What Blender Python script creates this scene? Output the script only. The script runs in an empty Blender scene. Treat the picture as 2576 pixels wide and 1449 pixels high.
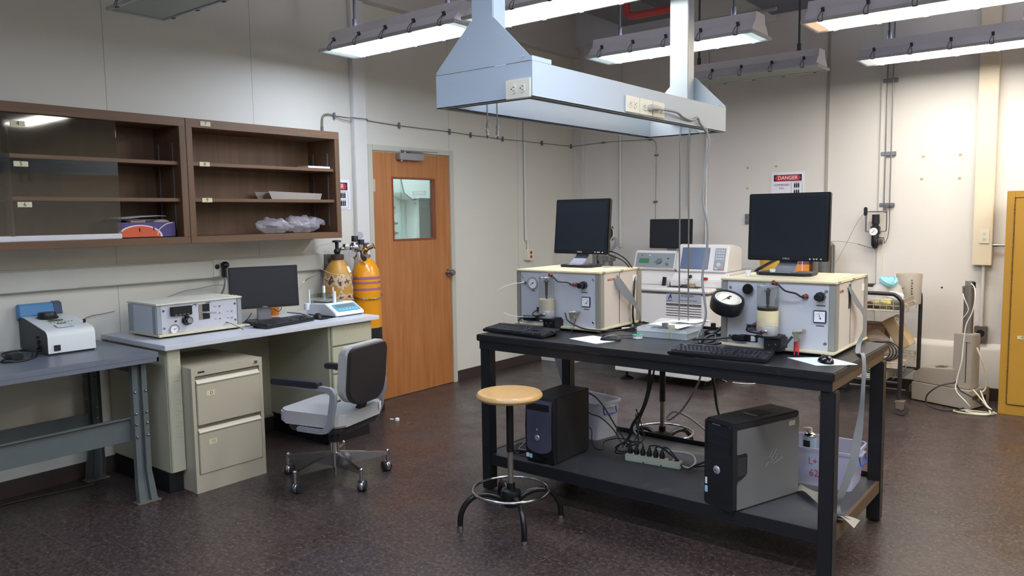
import bpy, bmesh, math, random
from mathutils import Vector, Matrix
random.seed(7)
SC = bpy.context.scene
C = SC.collection
PI = math.pi
# ---------------------------------------------------------------- camera, world, exposure
cam = bpy.data.cameras.new('camera')
cam.sensor_width = 36.0
cam.lens = 36.0 * 1949.2 / 2576.0
cam.clip_start = 0.05
co = bpy.data.objects.new('camera', cam)
C.objects.link(co)
yw, pt, rl = math.radians(38.39), math.radians(5.296), math.radians(-0.816)
fw = Vector((-math.sin(yw)*math.cos(pt), math.cos(yw)*math.cos(pt), -math.sin(pt)))
rt = Vector((math.cos(yw), math.sin(yw), 0)); up = rt.cross(fw)
r2 = rt*math.cos(rl) + up*math.sin(rl); u2 = -rt*math.sin(rl) + up*math.cos(rl)
co.matrix_world = Matrix(((r2.x, u2.x, -fw.x, 0), (r2.y, u2.y, -fw.y, 0), (r2.z, u2.z, -fw.z, 1.55), (0, 0, 0, 1)))
SC.camera = co
w = bpy.data.worlds.new('world'); SC.world = w; w.use_nodes = True
w.node_tree.nodes['Background'].inputs[0].default_value = (.75, .85, 1, 1)
w.node_tree.nodes['Background'].inputs[1].default_value = 0.05
SC.view_settings.view_transform = 'Standard'
SC.view_settings.look = 'None'
SC.view_settings.gamma = 1.0
SC.view_settings.use_curve_mapping = False
SC.view_settings.exposure = 1.1
LAMP = 14.0          # radiance of the tube lights' lenses

# ---------------------------------------------------------------- materials
def lin(h):
    h = h.lstrip('#'); v = [int(h[i:i+2], 16)/255 for i in (0, 2, 4)]
    return tuple((c/12.92 if c <= .04045 else ((c+.055)/1.055)**2.4) for c in v) + (1,)
MATS = {}
def M(name, hexc='#888888', rough=.5, metal=0., vary=0., vscale=8., bump=0., bscale=60., spec=None, emit=0., emitc=None, alpha=None, coat=0.):
    if name in MATS: return MATS[name]
    m = bpy.data.materials.new(name); m.use_nodes = True
    nt = m.node_tree; b = nt.nodes['Principled BSDF']
    col = lin(hexc); b.inputs['Base Color'].default_value = col
    b.inputs['Roughness'].default_value = rough; b.inputs['Metallic'].default_value = metal
    if spec is not None: b.inputs['Specular IOR Level'].default_value = spec
    if coat: b.inputs['Coat Weight'].default_value = coat; b.inputs['Coat Roughness'].default_value = .15
    if emit:
        b.inputs['Emission Color'].default_value = lin(emitc or hexc); b.inputs['Emission Strength'].default_value = emit
    if vary or bump:
        tc = nt.nodes.new('ShaderNodeTexCoord')
    if vary:
        n = nt.nodes.new('ShaderNodeTexNoise'); n.inputs['Scale'].default_value = vscale; n.inputs['Detail'].default_value = 6
        nt.links.new(tc.outputs['Object'], n.inputs['Vector'])
        mx = nt.nodes.new('ShaderNodeMix'); mx.data_type = 'RGBA'
        mx.inputs[6].default_value = tuple(c*(1-vary) for c in col[:3]) + (1,)
        mx.inputs[7].default_value = tuple(min(1, c*(1+vary)) for c in col[:3]) + (1,)
        nt.links.new(n.outputs['Fac'], mx.inputs[0]); nt.links.new(mx.outputs[2], b.inputs['Base Color'])
    if bump:
        n2 = nt.nodes.new('ShaderNodeTexNoise'); n2.inputs['Scale'].default_value = bscale; n2.inputs['Detail'].default_value = 3
        nt.links.new(tc.outputs['Object'], n2.inputs['Vector'])
        bp = nt.nodes.new('ShaderNodeBump'); bp.inputs['Strength'].default_value = bump; bp.inputs['Distance'].default_value = .002
        nt.links.new(n2.outputs['Fac'], bp.inputs['Height']); nt.links.new(bp.outputs['Normal'], b.inputs['Normal'])
    if alpha is not None:                      # thin see-through plastic: part of the light passes straight
        tr = nt.nodes.new('ShaderNodeBsdfTransparent'); tr.inputs[0].default_value = tuple(min(1, .35+.65*c**.3) for c in col[:3]) + (1,)
        ms = nt.nodes.new('ShaderNodeMixShader'); ms.inputs[0].default_value = alpha
        nt.links.new(tr.outputs[0], ms.inputs[1]); nt.links.new(b.outputs[0], ms.inputs[2])
        nt.links.new(ms.outputs[0], nt.nodes['Material Output'].inputs[0])
    MATS[name] = m
    return m
def wood(name, c1, c2, rough=.45, axis='z', scale=1., coat=0., contrast=1.):
    m = bpy.data.materials.new(name); m.use_nodes = True; nt = m.node_tree; b = nt.nodes['Principled BSDF']
    tc = nt.nodes.new('ShaderNodeTexCoord'); mp = nt.nodes.new('ShaderNodeMapping')
    s = {'z': (14, 14, .9), 'y': (14, .9, 14), 'x': (.9, 14, 14)}[axis]
    mp.inputs['Scale'].default_value = tuple(v*scale for v in s)
    n = nt.nodes.new('ShaderNodeTexNoise'); n.inputs['Scale'].default_value = 2.2; n.inputs['Detail'].default_value = 8; n.inputs['Distortion'].default_value = .6
    r = nt.nodes.new('ShaderNodeValToRGB'); r.color_ramp.elements[0].position = .5-.2*contrast; r.color_ramp.elements[1].position = .5+.2*contrast
    r.color_ramp.elements[0].color = lin(c1); r.color_ramp.elements[1].color = lin(c2)
    nt.links.new(tc.outputs['Object'], mp.inputs[0]); nt.links.new(mp.outputs[0], n.inputs['Vector'])
    nt.links.new(n.outputs['Fac'], r.inputs[0]); nt.links.new(r.outputs[0], b.inputs['Base Color'])
    b.inputs['Roughness'].default_value = rough
    if coat: b.inputs['Coat Weight'].default_value = coat; b.inputs['Coat Roughness'].default_value = .12
    return m
def glassy(name, tint, refl=.12, rough=.02):
    m = bpy.data.materials.new(name); m.use_nodes = True; nt = m.node_tree
    nt.nodes.remove(nt.nodes['Principled BSDF'])
    tr = nt.nodes.new('ShaderNodeBsdfTransparent'); tr.inputs[0].default_value = lin(tint)
    gl = nt.nodes.new('ShaderNodeBsdfGlossy'); gl.inputs['Roughness'].default_value = rough
    lw = nt.nodes.new('ShaderNodeLayerWeight'); lw.inputs[0].default_value = .35
    ad = nt.nodes.new('ShaderNodeMath'); ad.operation = 'MULTIPLY_ADD'; ad.inputs[1].default_value = .5; ad.inputs[2].default_value = refl
    ad.use_clamp = True
    ms = nt.nodes.new('ShaderNodeMixShader')
    nt.links.new(lw.outputs['Fresnel'], ad.inputs[0]); nt.links.new(ad.outputs[0], ms.inputs[0])
    nt.links.new(tr.outputs[0], ms.inputs[1]); nt.links.new(gl.outputs[0], ms.inputs[2])
    nt.links.new(ms.outputs[0], nt.nodes['Material Output'].inputs[0])
    return m

# ---------------------------------------------------------------- mesh builder
class MB:
    def __init__(s): s.bm = bmesh.new(); s.mi = 0
    def _fin(s, vs, mat=None, bev=0, seg=2):
        if mat is not None: bmesh.ops.transform(s.bm, matrix=mat, verts=vs)
        fs = set(f for v in vs for f in v.link_faces)
        for f in fs: f.material_index = s.mi
        if bev:
            es = list(set(e for v in vs for e in v.link_edges))
            r = bmesh.ops.bevel(s.bm, geom=es, offset=bev, segments=seg, affect='EDGES', clamp_overlap=True)
            for f in r['faces']: f.material_index = s.mi
        return s
    def box(s, a, b, bev=0, seg=2, mat=None):
        a = Vector(a); b = Vector(b)
        c = (a+b)/2; d = b-a
        vs = bmesh.ops.create_cube(s.bm, size=1, matrix=Matrix.Translation(c) @ Matrix.Diagonal((abs(d.x), abs(d.y), abs(d.z), 1)))['verts']
        return s._fin(vs, mat, bev, seg)
    def cbox(s, c, d, rot=None, bev=0, seg=2):
        mt = Matrix.Translation(Vector(c)) @ (rot.to_4x4() if rot else Matrix()) @ Matrix.Diagonal((d[0], d[1], d[2], 1))
        vs = bmesh.ops.create_cube(s.bm, size=1, matrix=mt)['verts']
        return s._fin(vs, None, bev, seg)
    def cyl(s, p0, p1, r, r2=None, n=20, bev=0):
        p0 = Vector(p0); p1 = Vector(p1); d = p1-p0
        q = Vector((0, 0, 1)).rotation_difference(d.normalized()).to_matrix().to_4x4()
        vs = bmesh.ops.create_cone(s.bm, cap_ends=True, segments=n, radius1=r, radius2=r if r2 is None else r2, depth=d.length, matrix=Matrix.Translation((p0+p1)/2) @ q)['verts']
        if bev:
            es = [e for e in set(e for v in vs for e in v.link_edges) if len(e.link_faces) == 2 and any(len(f.verts) > 4 for f in e.link_faces)]
            for f in set(f for v in vs for f in v.link_faces): f.material_index = s.mi
            r_ = bmesh.ops.bevel(s.bm, geom=es, offset=bev, segments=2, affect='EDGES', clamp_overlap=True)
            for f in r_['faces']: f.material_index = s.mi
            return s
        return s._fin(vs)
    def ball(s, c, r, sc=(1, 1, 1), u=16, v=10, mat=None):
        m = Matrix.Translation(Vector(c)) @ (mat or Matrix()) @ Matrix.Diagonal((sc[0], sc[1], sc[2], 1))
        vs = bmesh.ops.create_uvsphere(s.bm, u_segments=u, v_segments=v, radius=r, matrix=m)['verts']
        return s._fin(vs)
    def lathe(s, prof, loc=(0, 0, 0), axis=(0, 0, 1), n=32, a0=0, a1=2*PI):
        q = Vector((0, 0, 1)).rotation_difference(Vector(axis).normalized()).to_matrix().to_4x4()
        mt = Matrix.Translation(Vector(loc)) @ q
        full = abs(a1-a0-2*PI) < 1e-6; k = n if full else n+1
        rings = []; vs = []
        for r, z in prof:
            if r < 1e-6:
                v = s.bm.verts.new(mt @ Vector((0, 0, z))); rings.append([v]*k); vs.append(v)
            else:
                rg = [s.bm.verts.new(mt @ Vector((r*math.cos(a0+(a1-a0)*i/n), r*math.sin(a0+(a1-a0)*i/n), z))) for i in range(k)]
                rings.append(rg); vs += rg
        for A, B in zip(rings, rings[1:]):
            for i in range(n):
                j = (i+1) % k
                q4 = []
                for v in (A[i], A[j], B[j], B[i]):
                    if v not in q4: q4.append(v)
                if len(q4) >= 3:
                    try: s.bm.faces.new(q4).material_index = s.mi
                    except ValueError: pass
        return s
    def tube(s, pts, r, n=8, closed=False, smooth=0, caps=True, flat=None):
        P = [Vector(p) for p in pts]
        if smooth: P = spline(P, smooth, closed)
        m = len(P); R = r if isinstance(r, (list, tuple)) else [r]*m
        if len(R) != m: R = [R[min(len(R)-1, int(i*len(R)/m))] for i in range(m)]
        rings = []; nrm = None
        for i in range(m):
            if closed: t = P[(i+1) % m]-P[i-1]
            else: t = P[min(i+1, m-1)]-P[max(i-1, 0)]
            if t.length < 1e-9: t = Vector((0, 0, 1))
            t.normalize()
            if nrm is None:
                nrm = t.orthogonal().normalized()
            else:
                nrm = nrm - t*nrm.dot(t)
                nrm = nrm.normalized() if nrm.length > 1e-6 else t.orthogonal().normalized()
            bn = t.cross(nrm)
            rings.append([s.bm.verts.new(P[i] + (nrm*math.cos(2*PI*k/n) + bn*math.sin(2*PI*k/n))*R[i]) for k in range(n)])
        for i in range(m if closed else m-1):
            A = rings[i]; B = rings[(i+1) % m]; o = 0
            if closed and i == m-1:
                o = min(range(n), key=lambda q: (A[0].co-B[q].co).length)
            for k in range(n):
                s.bm.faces.new((A[k], A[(k+1) % n], B[(k+1+o) % n], B[(k+o) % n])).material_index = s.mi
        if caps and not closed:
            s.bm.faces.new(rings[0][::-1]).material_index = s.mi; s.bm.faces.new(rings[-1]).material_index = s.mi
        return s
    def prism(s, pts, axis, a0, a1, bev=0):
        def P(u, v, t): return {'x': (t, u, v), 'y': (u, t, v), 'z': (u, v, t)}[axis]
        A = [s.bm.verts.new(P(u, v, a0)) for u, v in pts]; B = [s.bm.verts.new(P(u, v, a1)) for u, v in pts]
        n = len(pts)
        s.bm.faces.new(A); s.bm.faces.new(B[::-1])
        for i in range(n): s.bm.faces.new((A[i], B[i], B[(i+1) % n], A[(i+1) % n]))
        fs = set(f for v in A+B for f in v.link_faces)
        for f in fs: f.material_index = s.mi
        if bev:
            es = list(set(e for v in A+B for e in v.link_edges))
            r = bmesh.ops.bevel(s.bm, geom=es, offset=bev, segments=2, affect='EDGES', clamp_overlap=True)
            for f in r['faces']: f.material_index = s.mi
        return s
    def sheet(s, rows, thick=0.):                    # rows: list of lists of points -> surface (closed shell when thick)
        g = [[s.bm.verts.new(Vector(p)) for p in r] for r in rows]
        fs = []
        for i in range(len(g)-1):
            for j in range(len(g[0])-1):
                f = s.bm.faces.new((g[i][j], g[i+1][j], g[i+1][j+1], g[i][j+1])); f.material_index = s.mi; fs.append(f)
        if thick:
            for f in fs: f.normal_update()
            r = bmesh.ops.solidify(s.bm, geom=fs, thickness=thick)
            for f in r['geom']:
                if isinstance(f, bmesh.types.BMFace): f.material_index = s.mi
        return s
    def ribbon(s, pts, widths, wdir, thick=.0012, sm=8):
        n = len(pts); W = [Vector(d) for d in wdir] if isinstance(wdir[0], (list, tuple, Vector)) else [Vector(wdir)]*n
        Wd = widths if isinstance(widths, (list, tuple)) else [widths]*n
        L = spline([Vector(p)-d.normalized()*w_/2 for p, d, w_ in zip(pts, W, Wd)], sm); R = spline([Vector(p)+d.normalized()*w_/2 for p, d, w_ in zip(pts, W, Wd)], sm)
        return s.sheet([[a, (a+b)/2, b] for a, b in zip(L, R)], thick)
    def text(s, string, size, mat4, depth=.0006, align='CENTER', sx=1.):
        cu = bpy.data.curves.new('t', 'FONT'); cu.body = string; cu.size = size; cu.extrude = depth/2; cu.align_x = align; cu.align_y = 'CENTER'
        cu.resolution_u = 3
        o = bpy.data.objects.new('t', cu); C.objects.link(o)
        dg = bpy.context.evaluated_depsgraph_get(); me = bpy.data.meshes.new_from_object(o.evaluated_get(dg))
        me.transform(mat4 @ Matrix.Diagonal((sx, 1, 1, 1)))
        n0 = len(s.bm.faces); s.bm.from_mesh(me); s.bm.faces.ensure_lookup_table()
        for f in s.bm.faces[n0:]: f.material_index = s.mi
        bpy.data.objects.remove(o); bpy.data.meshes.remove(me); bpy.data.curves.remove(cu)
        return s
    def xf(s, mat): bmesh.ops.transform(s.bm, matrix=mat, verts=s.bm.verts[:]); return s
def spline(P, k=6, closed=False):
    P = [Vector(p) for p in P]; n = len(P); out = []
    if n < 3 and not closed: return [P[0].lerp(P[1], i/k) for i in range(k+1)]
    for i in range(n if closed else n-1):
        if closed: a, b, c, d = P[i-1], P[i], P[(i+1) % n], P[(i+2) % n]
        else: a, b, c, d = P[max(i-1, 0)], P[i], P[i+1], P[min(i+2, n-1)]
        for j in range(k):
            t = j/k
            out.append(.5*((2*b)+(c-a)*t+(2*a-5*b+4*c-d)*t*t+(3*b-a-3*c+d)*t**3))
    if not closed: out.append(P[-1])
    return out
def front(x, y, z): return Matrix.Translation((x, y, z)) @ Matrix.Rotation(PI/2, 4, 'X')           # text facing -Y
def faceX(x, y, z): return Matrix.Translation((x, y, z)) @ Matrix.Rotation(PI/2, 4, 'Z') @ Matrix.Rotation(PI/2, 4, 'X')  # facing +X
def flat(x, y, z, a=0): return Matrix.Translation((x, y, z)) @ Matrix.Rotation(a, 4, 'Z')
def mesh_obj(name, mb, mat, off=None, ang=38, recalc=True):
    bm = mb.bm
    if off is not None and Vector(off).length > 0: bmesh.ops.translate(bm, vec=-Vector(off), verts=bm.verts[:])
    if recalc: bmesh.ops.recalc_face_normals(bm, faces=bm.faces[:])
    me = bpy.data.meshes.new(name); bm.to_mesh(me); bm.free()
    for m in (mat if isinstance(mat, (list, tuple)) else [mat]): me.materials.append(m)
    me.polygons.foreach_set('use_smooth', [True]*len(me.polygons))
    me.set_sharp_from_angle(angle=math.radians(ang))
    o = bpy.data.objects.new(name, me); C.objects.link(o)
    return o
class T:
    """a thing: an Empty at its base that parents its parts; parts in local coordinates, or world when wld"""
    def __init__(s, name, label, cat, loc=(0, 0, 0), rz=0, group=None, wld=False, kind=None):
        o = bpy.data.objects.new(name, None); o.empty_display_size = .1; C.objects.link(o)
        o.location = loc; o.rotation_euler = (0, 0, rz)
        if kind: o['kind'] = kind
        else: o['label'] = label; o['category'] = cat
        if group: o['group'] = group
        s.o = o; s.off = loc if wld else None
    def part(s, name, mb, mat, parent=None, label=None, kind=None, ang=38):
        p = mesh_obj(name, mb, mat, s.off, ang); p.parent = parent or s.o
        if label: p['label'] = label
        if kind: p['kind'] = kind
        return p
def one(name, mb, mat, label, cat, loc=(0, 0, 0), rz=0, group=None, wld=True, kind=None, ang=38):
    o = mesh_obj(name, mb, mat, loc if wld else None, ang); o.location = loc; o.rotation_euler = (0, 0, rz)
    o['label'] = label; o['category'] = cat
    if group: o['group'] = group
    if kind: o['kind'] = kind
    return o
def struct(name, mb, mat, ang=38, parent=None):
    o = mesh_obj(name, mb, mat, ang=ang)
    if parent: o.parent = parent
    else: o['kind'] = 'structure'
    return o

# ---------------------------------------------------------------- shared materials
W = -4.904; B = 7.34; CZ = 3.78
def wall_mat(name, hexc, seams=None):
    m = bpy.data.materials.new(name); m.use_nodes = True; nt = m.node_tree; b = nt.nodes['Principled BSDF']
    tc = nt.nodes.new('ShaderNodeTexCoord'); col = lin(hexc)
    n = nt.nodes.new('ShaderNodeTexNoise'); n.inputs['Scale'].default_value = 1.3; n.inputs['Detail'].default_value = 5
    nt.links.new(tc.outputs['Object'], n.inputs['Vector'])
    mx = nt.nodes.new('ShaderNodeMix'); mx.data_type = 'RGBA'
    mx.inputs[6].default_value = tuple(c*.94 for c in col[:3])+(1,); mx.inputs[7].default_value = tuple(c*1.04 for c in col[:3])+(1,)
    nt.links.new(n.outputs['Fac'], mx.inputs[0]); last = mx.outputs[2]
    if seams:
        ax, off, step, wd = seams
        sp = nt.nodes.new('ShaderNodeSeparateXYZ'); nt.links.new(tc.outputs['Object'], sp.inputs[0])
        def mth(op, a, bv=None, cl=False):
            q = nt.nodes.new('ShaderNodeMath'); q.operation = op; q.use_clamp = cl
            for i, v in enumerate((a, bv)):
                if v is None: continue
                if isinstance(v, (int, float)): q.inputs[i].default_value = v
                else: nt.links.new(v, q.inputs[i])
            return q.outputs[0]
        u = mth('DIVIDE', mth('SUBTRACT', sp.outputs[ax], off), step)
        d = mth('ABSOLUTE', mth('SUBTRACT', mth('FRACT', mth('ADD', u, .5)), .5))
        k = mth('LESS_THAN', d, wd/step)
        m2 = nt.nodes.new('ShaderNodeMix'); m2.data_type = 'RGBA'
        m2.inputs[7].default_value = tuple(c*.55 for c in col[:3])+(1,)
        nt.links.new(k, m2.inputs[0]); nt.links.new(last, m2.inputs[6]); last = m2.outputs[2]
    nt.links.new(last, b.inputs['Base Color']); b.inputs['Roughness'].default_value = .55
    n2 = nt.nodes.new('ShaderNodeTexNoise'); n2.inputs['Scale'].default_value = 90
    nt.links.new(tc.outputs['Object'], n2.inputs['Vector'])
    bp = nt.nodes.new('ShaderNodeBump'); bp.inputs['Strength'].default_value = .08; bp.inputs['Distance'].default_value = .003
    nt.links.new(n2.outputs['Fac'], bp.inputs['Height']); nt.links.new(bp.outputs['Normal'], b.inputs['Normal'])
    return m
M_wallL = wall_mat('painted panel wall', '#cfcdc0', ('Y', 2.243, 1.0155, .0022))
M_wallB = wall_mat('painted plaster wall', '#d6d2ca')
M_trim = M('pale wall paint', '#d0cfc8', .5, vary=.04)
M_ceil = M('grey ceiling deck', '#c9c9cc', .7, vary=.1, vscale=2)
M_soff = M('grey soffit paint', '#c2bdb6', .6, vary=.05)
M_base = M('dark brown vinyl base', '#3b302c', .45, vary=.15, vscale=20)
M_white = M('white enamel', '#dcdcdc', .35)
M_black = M('black plastic', '#15161a', .42)
M_blackg = M('glossy black plastic', '#0c0d10', .18)
M_chrome = M('chrome', '#c8c8cc', .16, 1.)
M_steel = M('brushed steel', '#9a9a98', .32, 1.)
M_galv = M('galvanised steel', '#84868a', .45, .8, vary=.15, vscale=30)
M_ivory = M('ivory plastic', '#d8d4be', .4)
M_dark = M('dark slot', '#1b1a18', .6)
M_cable = M('black cable rubber', '#121316', .45)
M_cableg = M('grey cable rubber', '#8d8f90', .5)
M_cablew = M('white cable', '#d4d2cc', .45)
M_red = M('red plastic', '#a82a24', .4)
M_paper = M('white paper', '#e6e8ea', .7)
M_ink = M('black ink', '#1a1a1c', .7)
def floor_mat():
    m = bpy.data.materials.new('dark brown vinyl tile'); m.use_nodes = True; nt = m.node_tree; b = nt.nodes['Principled BSDF']; L = nt.links.new
    tc = nt.nodes.new('ShaderNodeTexCoord')
    def noise(sc, det=4, mp=None, dist=0):
        n = nt.nodes.new('ShaderNodeTexNoise'); n.inputs['Scale'].default_value = sc; n.inputs['Detail'].default_value = det; n.inputs['Distortion'].default_value = dist
        if mp:
            q = nt.nodes.new('ShaderNodeMapping'); q.inputs['Scale'].default_value = mp[0]; q.inputs['Rotation'].default_value = (0, 0, mp[1]); L(tc.outputs['Object'], q.inputs[0]); L(q.outputs[0], n.inputs['Vector'])
        else: L(tc.outputs['Object'], n.inputs['Vector'])
        return n.outputs['Fac']
    def ramp(f, a, bb, c1, c2):
        r = nt.nodes.new('ShaderNodeValToRGB'); r.color_ramp.elements[0].position = a; r.color_ramp.elements[1].position = bb
        r.color_ramp.elements[0].color = c1; r.color_ramp.elements[1].color = c2; L(f, r.inputs[0]); return r.outputs[0]
    def mix(f, a, c, mode='MIX'):
        x = nt.nodes.new('ShaderNodeMix'); x.data_type = 'RGBA'; x.blend_type = mode; x.clamp_factor = True
        if isinstance(f, float): x.inputs[0].default_value = f
        else: L(f, x.inputs[0])
        for i, v in ((6, a), (7, c)):
            if isinstance(v, tuple): x.inputs[i].default_value = v
            else: L(v, x.inputs[i])
        return x.outputs[2]
    k = (1, 1, 1, 1); z = (0, 0, 0, 1)
    base = ramp(noise(1.3, 5), .3, .7, lin('#302829'), lin('#3e3533'))
    sn = nt.nodes.new('ShaderNodeVectorMath'); sn.operation = 'SNAP'; sn.inputs[1].default_value = (.46, .46, 10)
    of = nt.nodes.new('ShaderNodeVectorMath'); of.inputs[1].default_value = (.16, .36, 5); L(tc.outputs['Object'], of.inputs[0]); L(of.outputs[0], sn.inputs[0])
    wn = nt.nodes.new('ShaderNodeTexWhiteNoise'); L(sn.outputs[0], wn.inputs['Vector'])
    base = mix(ramp(wn.outputs['Value'], .3, 1, z, (.45, .45, .45, 1)), base, lin('#46332d'))
    base = mix(ramp(noise(34, 5), .44, .60, z, (.75, .75, .75, 1)), base, lin('#241e20'))
    base = mix(ramp(noise(52, 5), .53, .64, z, (.8, .8, .8, 1)), base, lin('#5c4c45'))
    base = mix(ramp(noise(120, 3), .60, .68, z, (.6, .6, .6, 1)), base, lin('#7e6d62'))
    base = mix(ramp(noise(9, 2, ((1, 40, 1), .5)), .67, .72, z, (.3, .3, .3, 1)), base, lin('#978c86'))
    base = mix(ramp(noise(8, 2, ((36, 1, 1), .35)), .68, .73, z, (.3, .3, .3, 1)), base, lin('#978c86'))
    vo = nt.nodes.new('ShaderNodeTexVoronoi'); vo.inputs['Scale'].default_value = 9; L(tc.outputs['Object'], vo.inputs['Vector'])
    base = mix(ramp(vo.outputs['Distance'], .02, .035, (.6, .6, .6, 1), z), base, lin('#c2bdb4'))
    br = nt.nodes.new('ShaderNodeTexBrick'); br.offset = 0; br.inputs['Scale'].default_value = 1
    br.inputs['Brick Width'].default_value = .92; br.inputs['Row Height'].default_value = .92; br.inputs['Mortar Size'].default_value = .0015
    mp = nt.nodes.new('ShaderNodeMapping'); mp.inputs['Location'].default_value = (.16, .36, 0); L(tc.outputs['Object'], mp.inputs[0]); L(mp.outputs[0], br.inputs['Vector'])
    base = mix(br.outputs['Fac'], base, mix(.2, base, lin('#9a928a')))
    L(base, b.inputs['Base Color'])
    rr = ramp(noise(3.5, 6), .3, .75, (.24, .24, .24, 1), (.46, .46, .46, 1)); L(rr, b.inputs['Roughness'])
    b.inputs['Specular IOR Level'].default_value = .5
    bp = nt.nodes.new('ShaderNodeBump'); bp.inputs['Strength'].default_value = .12; bp.inputs['Distance'].default_value = .002
    L(noise(40, 4), bp.inputs['Height']); L(bp.outputs['Normal'], b.inputs['Normal'])
    return m

# ---------------------------------------------------------------- room shell
XR, YF = 3.2, -3.0
struct('floor', MB().box((W-.12, YF, -.1), (XR, B+.12, 0)), floor_mat())
struct('ceiling', MB().box((W-.12, YF, CZ), (XR, B+.12, CZ+.1)), M_ceil)
mb = MB()
mb.box((W-.12, YF, 0), (W, 4.35, CZ)); mb.box((W-.12, 5.285, 0), (W, B+.12, CZ)); mb.box((W-.12, 4.35, 2.11), (W, 5.285, CZ))
struct('wall_left', mb, M_wallL)
struct('wall_back', MB().box((W, B, 0), (XR, B+.12, CZ)), M_wallB)
struct('wall_right', MB().box((XR, YF, 0), (XR+.12, B+.12, CZ)), M_wallB)
struct('wall_front', MB().box((W-.12, YF-.12, 0), (XR+.12, YF, CZ)), M_wallB)
# soffits that box in the top of the walls
mb = MB(); mb.box((W, YF, 3.27), (W+.10, B, CZ)); struct('trim_1', mb, M_soff)
struct('trim_2', MB().box((W+.10, B-.10, 3.37), (XR, B, CZ)), M_ceil)
struct('trim_3', MB().box((W, 4.14, 0), (W+.045, 4.272, 3.27), .004), M_trim)           # pilaster beside the door
mb = MB(); mb.prism([(W, 1.150), (W+.045, 1.163), (W+.05, 1.175), (W+.05, 1.275), (W+.035, 1.288), (W, 1.288)], 'y', -2.9, 3.79)
struct('trim_4', mb, M('raceway paint', '#c6c6ba', .45, vary=.05))
# thickened foot of the back wall
mb = MB(); mb.prism([(B, 0), (B-.055, 0), (B-.055, .405), (B-.045, .425), (B-.008, .455), (B, .455)], 'x', -2.6, XR)
struct('trim_5', mb, M_wallB)
struct('trim_6', MB().box((-2.163, B-.012, .3), (-2.143, B, 3.37)), M('seam strip paint', '#a39d92', .6))
struct('trim_7', MB().box((-1.71, B-.02, .455), (-1.665, B, 3.37), .004), M_wallB)
struct('trim_8', MB().box((-4.80, B-.014, .11), (-4.765, B, 3.37), .003), M_wallB)
struct('baseboard_left', MB().box((W, 5.33, 0), (W+.012, B, .1), .003).box((W, YF, 0), (W+.012, 4.30, .1), .003), M_base)
struct('baseboard_back', MB().box((W, B-.067, 0), (XR, B-.055, .1), .003), M_base)
mb = MB(); mb.box((-3.55, B-.16, 3.30), (-2.6, B-.1, CZ))
struct('trim_9', mb, M_wallB)
struct('trim_12', MB().box((-4.2, 6.3, 3.50), (-3.6, B-.1, CZ)), M('dark beam', '#77757c', .7))

# ---------------------------------------------------------------- door
M_door = wood('orange door veneer', '#9f6230', '#b07541', .38, 'z', .8, coat=.25, contrast=.9)
door = T('door_1', None, None, (W, 4.36, 0), 0, kind='structure')
def slab_with_window(mb, x0, x1):
    mb.box((x0, 0, .006), (x1, .215, 2.10)); mb.box((x0, .725, .006), (x1, .918, 2.10)); mb.box((x0, .215, .006), (x1, .725, 1.365)); mb.box((x0, .215, 1.885), (x1, .725, 2.10))
mb = MB(); slab_with_window(mb, -.045, 0); bmesh.ops.remove_doubles(mb.bm, verts=mb.bm.verts[:], dist=1e-5)
door.part('door_leaf', mb, M_door)
mb = MB()
for a, b_ in (((-.05, .207, 1.352), (.006, .222, 1.898)), ((-.05, .718, 1.352), (.006, .733, 1.898)), ((-.05, .2225, 1.352), (.006, .7175, 1.368)), ((-.05, .2225, 1.882), (.006, .7175, 1.898))): mb.box(a, b_, .002)
wf = door.part('window_frame', mb, wood('red brown bead', '#7d3d24', '#8d4a2c', .4))
door.part('glass', MB().box((-.026, .215, 1.362), (-.021, .725, 1.888)), glassy('door glass', '#eef6f4', .02), parent=wf)
mb = MB(); mb.lathe([(0, .012), (.03, .012), (.033, .004), (.033, 0)], (0, .878, 1.04), (1, 0, 0), 24)
mb.lathe([(.014, .01), (.013, .035), (.024, .042), (.029, .055), (.029, .066), (.024, .075), (0, .078)], (0, .878, 1.04), (1, 0, 0), 24)
door.part('door_knob', mb, M_steel)
mb = MB(); mb.box((.001, .262, 2.042), (.055, .55, 2.098), .004); mb.cyl((.03, .30, 2.03), (.03, .30, 2.045), .012)
cl = door.part('door_closer', mb, M('satin aluminium', '#9ea0a4', .35, .7))
mb = MB(); mb.cyl((.03, .34, 2.098), (.03, .34, 2.122), .016).cbox((.05, .50, 2.122), (.018, .40, .006), Matrix.Rotation(-.10, 3, 'Z')).cbox((.045, .44, 2.114), (.014, .22, .005), Matrix.Rotation(.06, 3, 'Z')).cyl((.03, .30, 2.105), (.03, .40, 2.112), .006)
door.part('closer_arm', mb, M_galv, parent=cl)
for z in (.28, 1.05, 1.82): door.part('hinge', MB().cyl((.006, -.002, z-.05), (.006, -.002, z+.05), .007).box((-.002, -.004, z-.05), (.003, .02, z+.05)), M('hinge paint', '#b9b9a8', .4, .3))
mb = MB(); mb.box((W-.125, 4.30, 0), (W+.012, 4.352, 2.155), .003).box((W-.125, 5.283, 0), (W+.012, 5.335, 2.155), .003).box((W-.125, 4.352, 2.108), (W+.012, 5.283, 2.155), .003)
struct('trim_10', mb, M('door frame paint', '#b9b8a8', .45, vary=.04))
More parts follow.
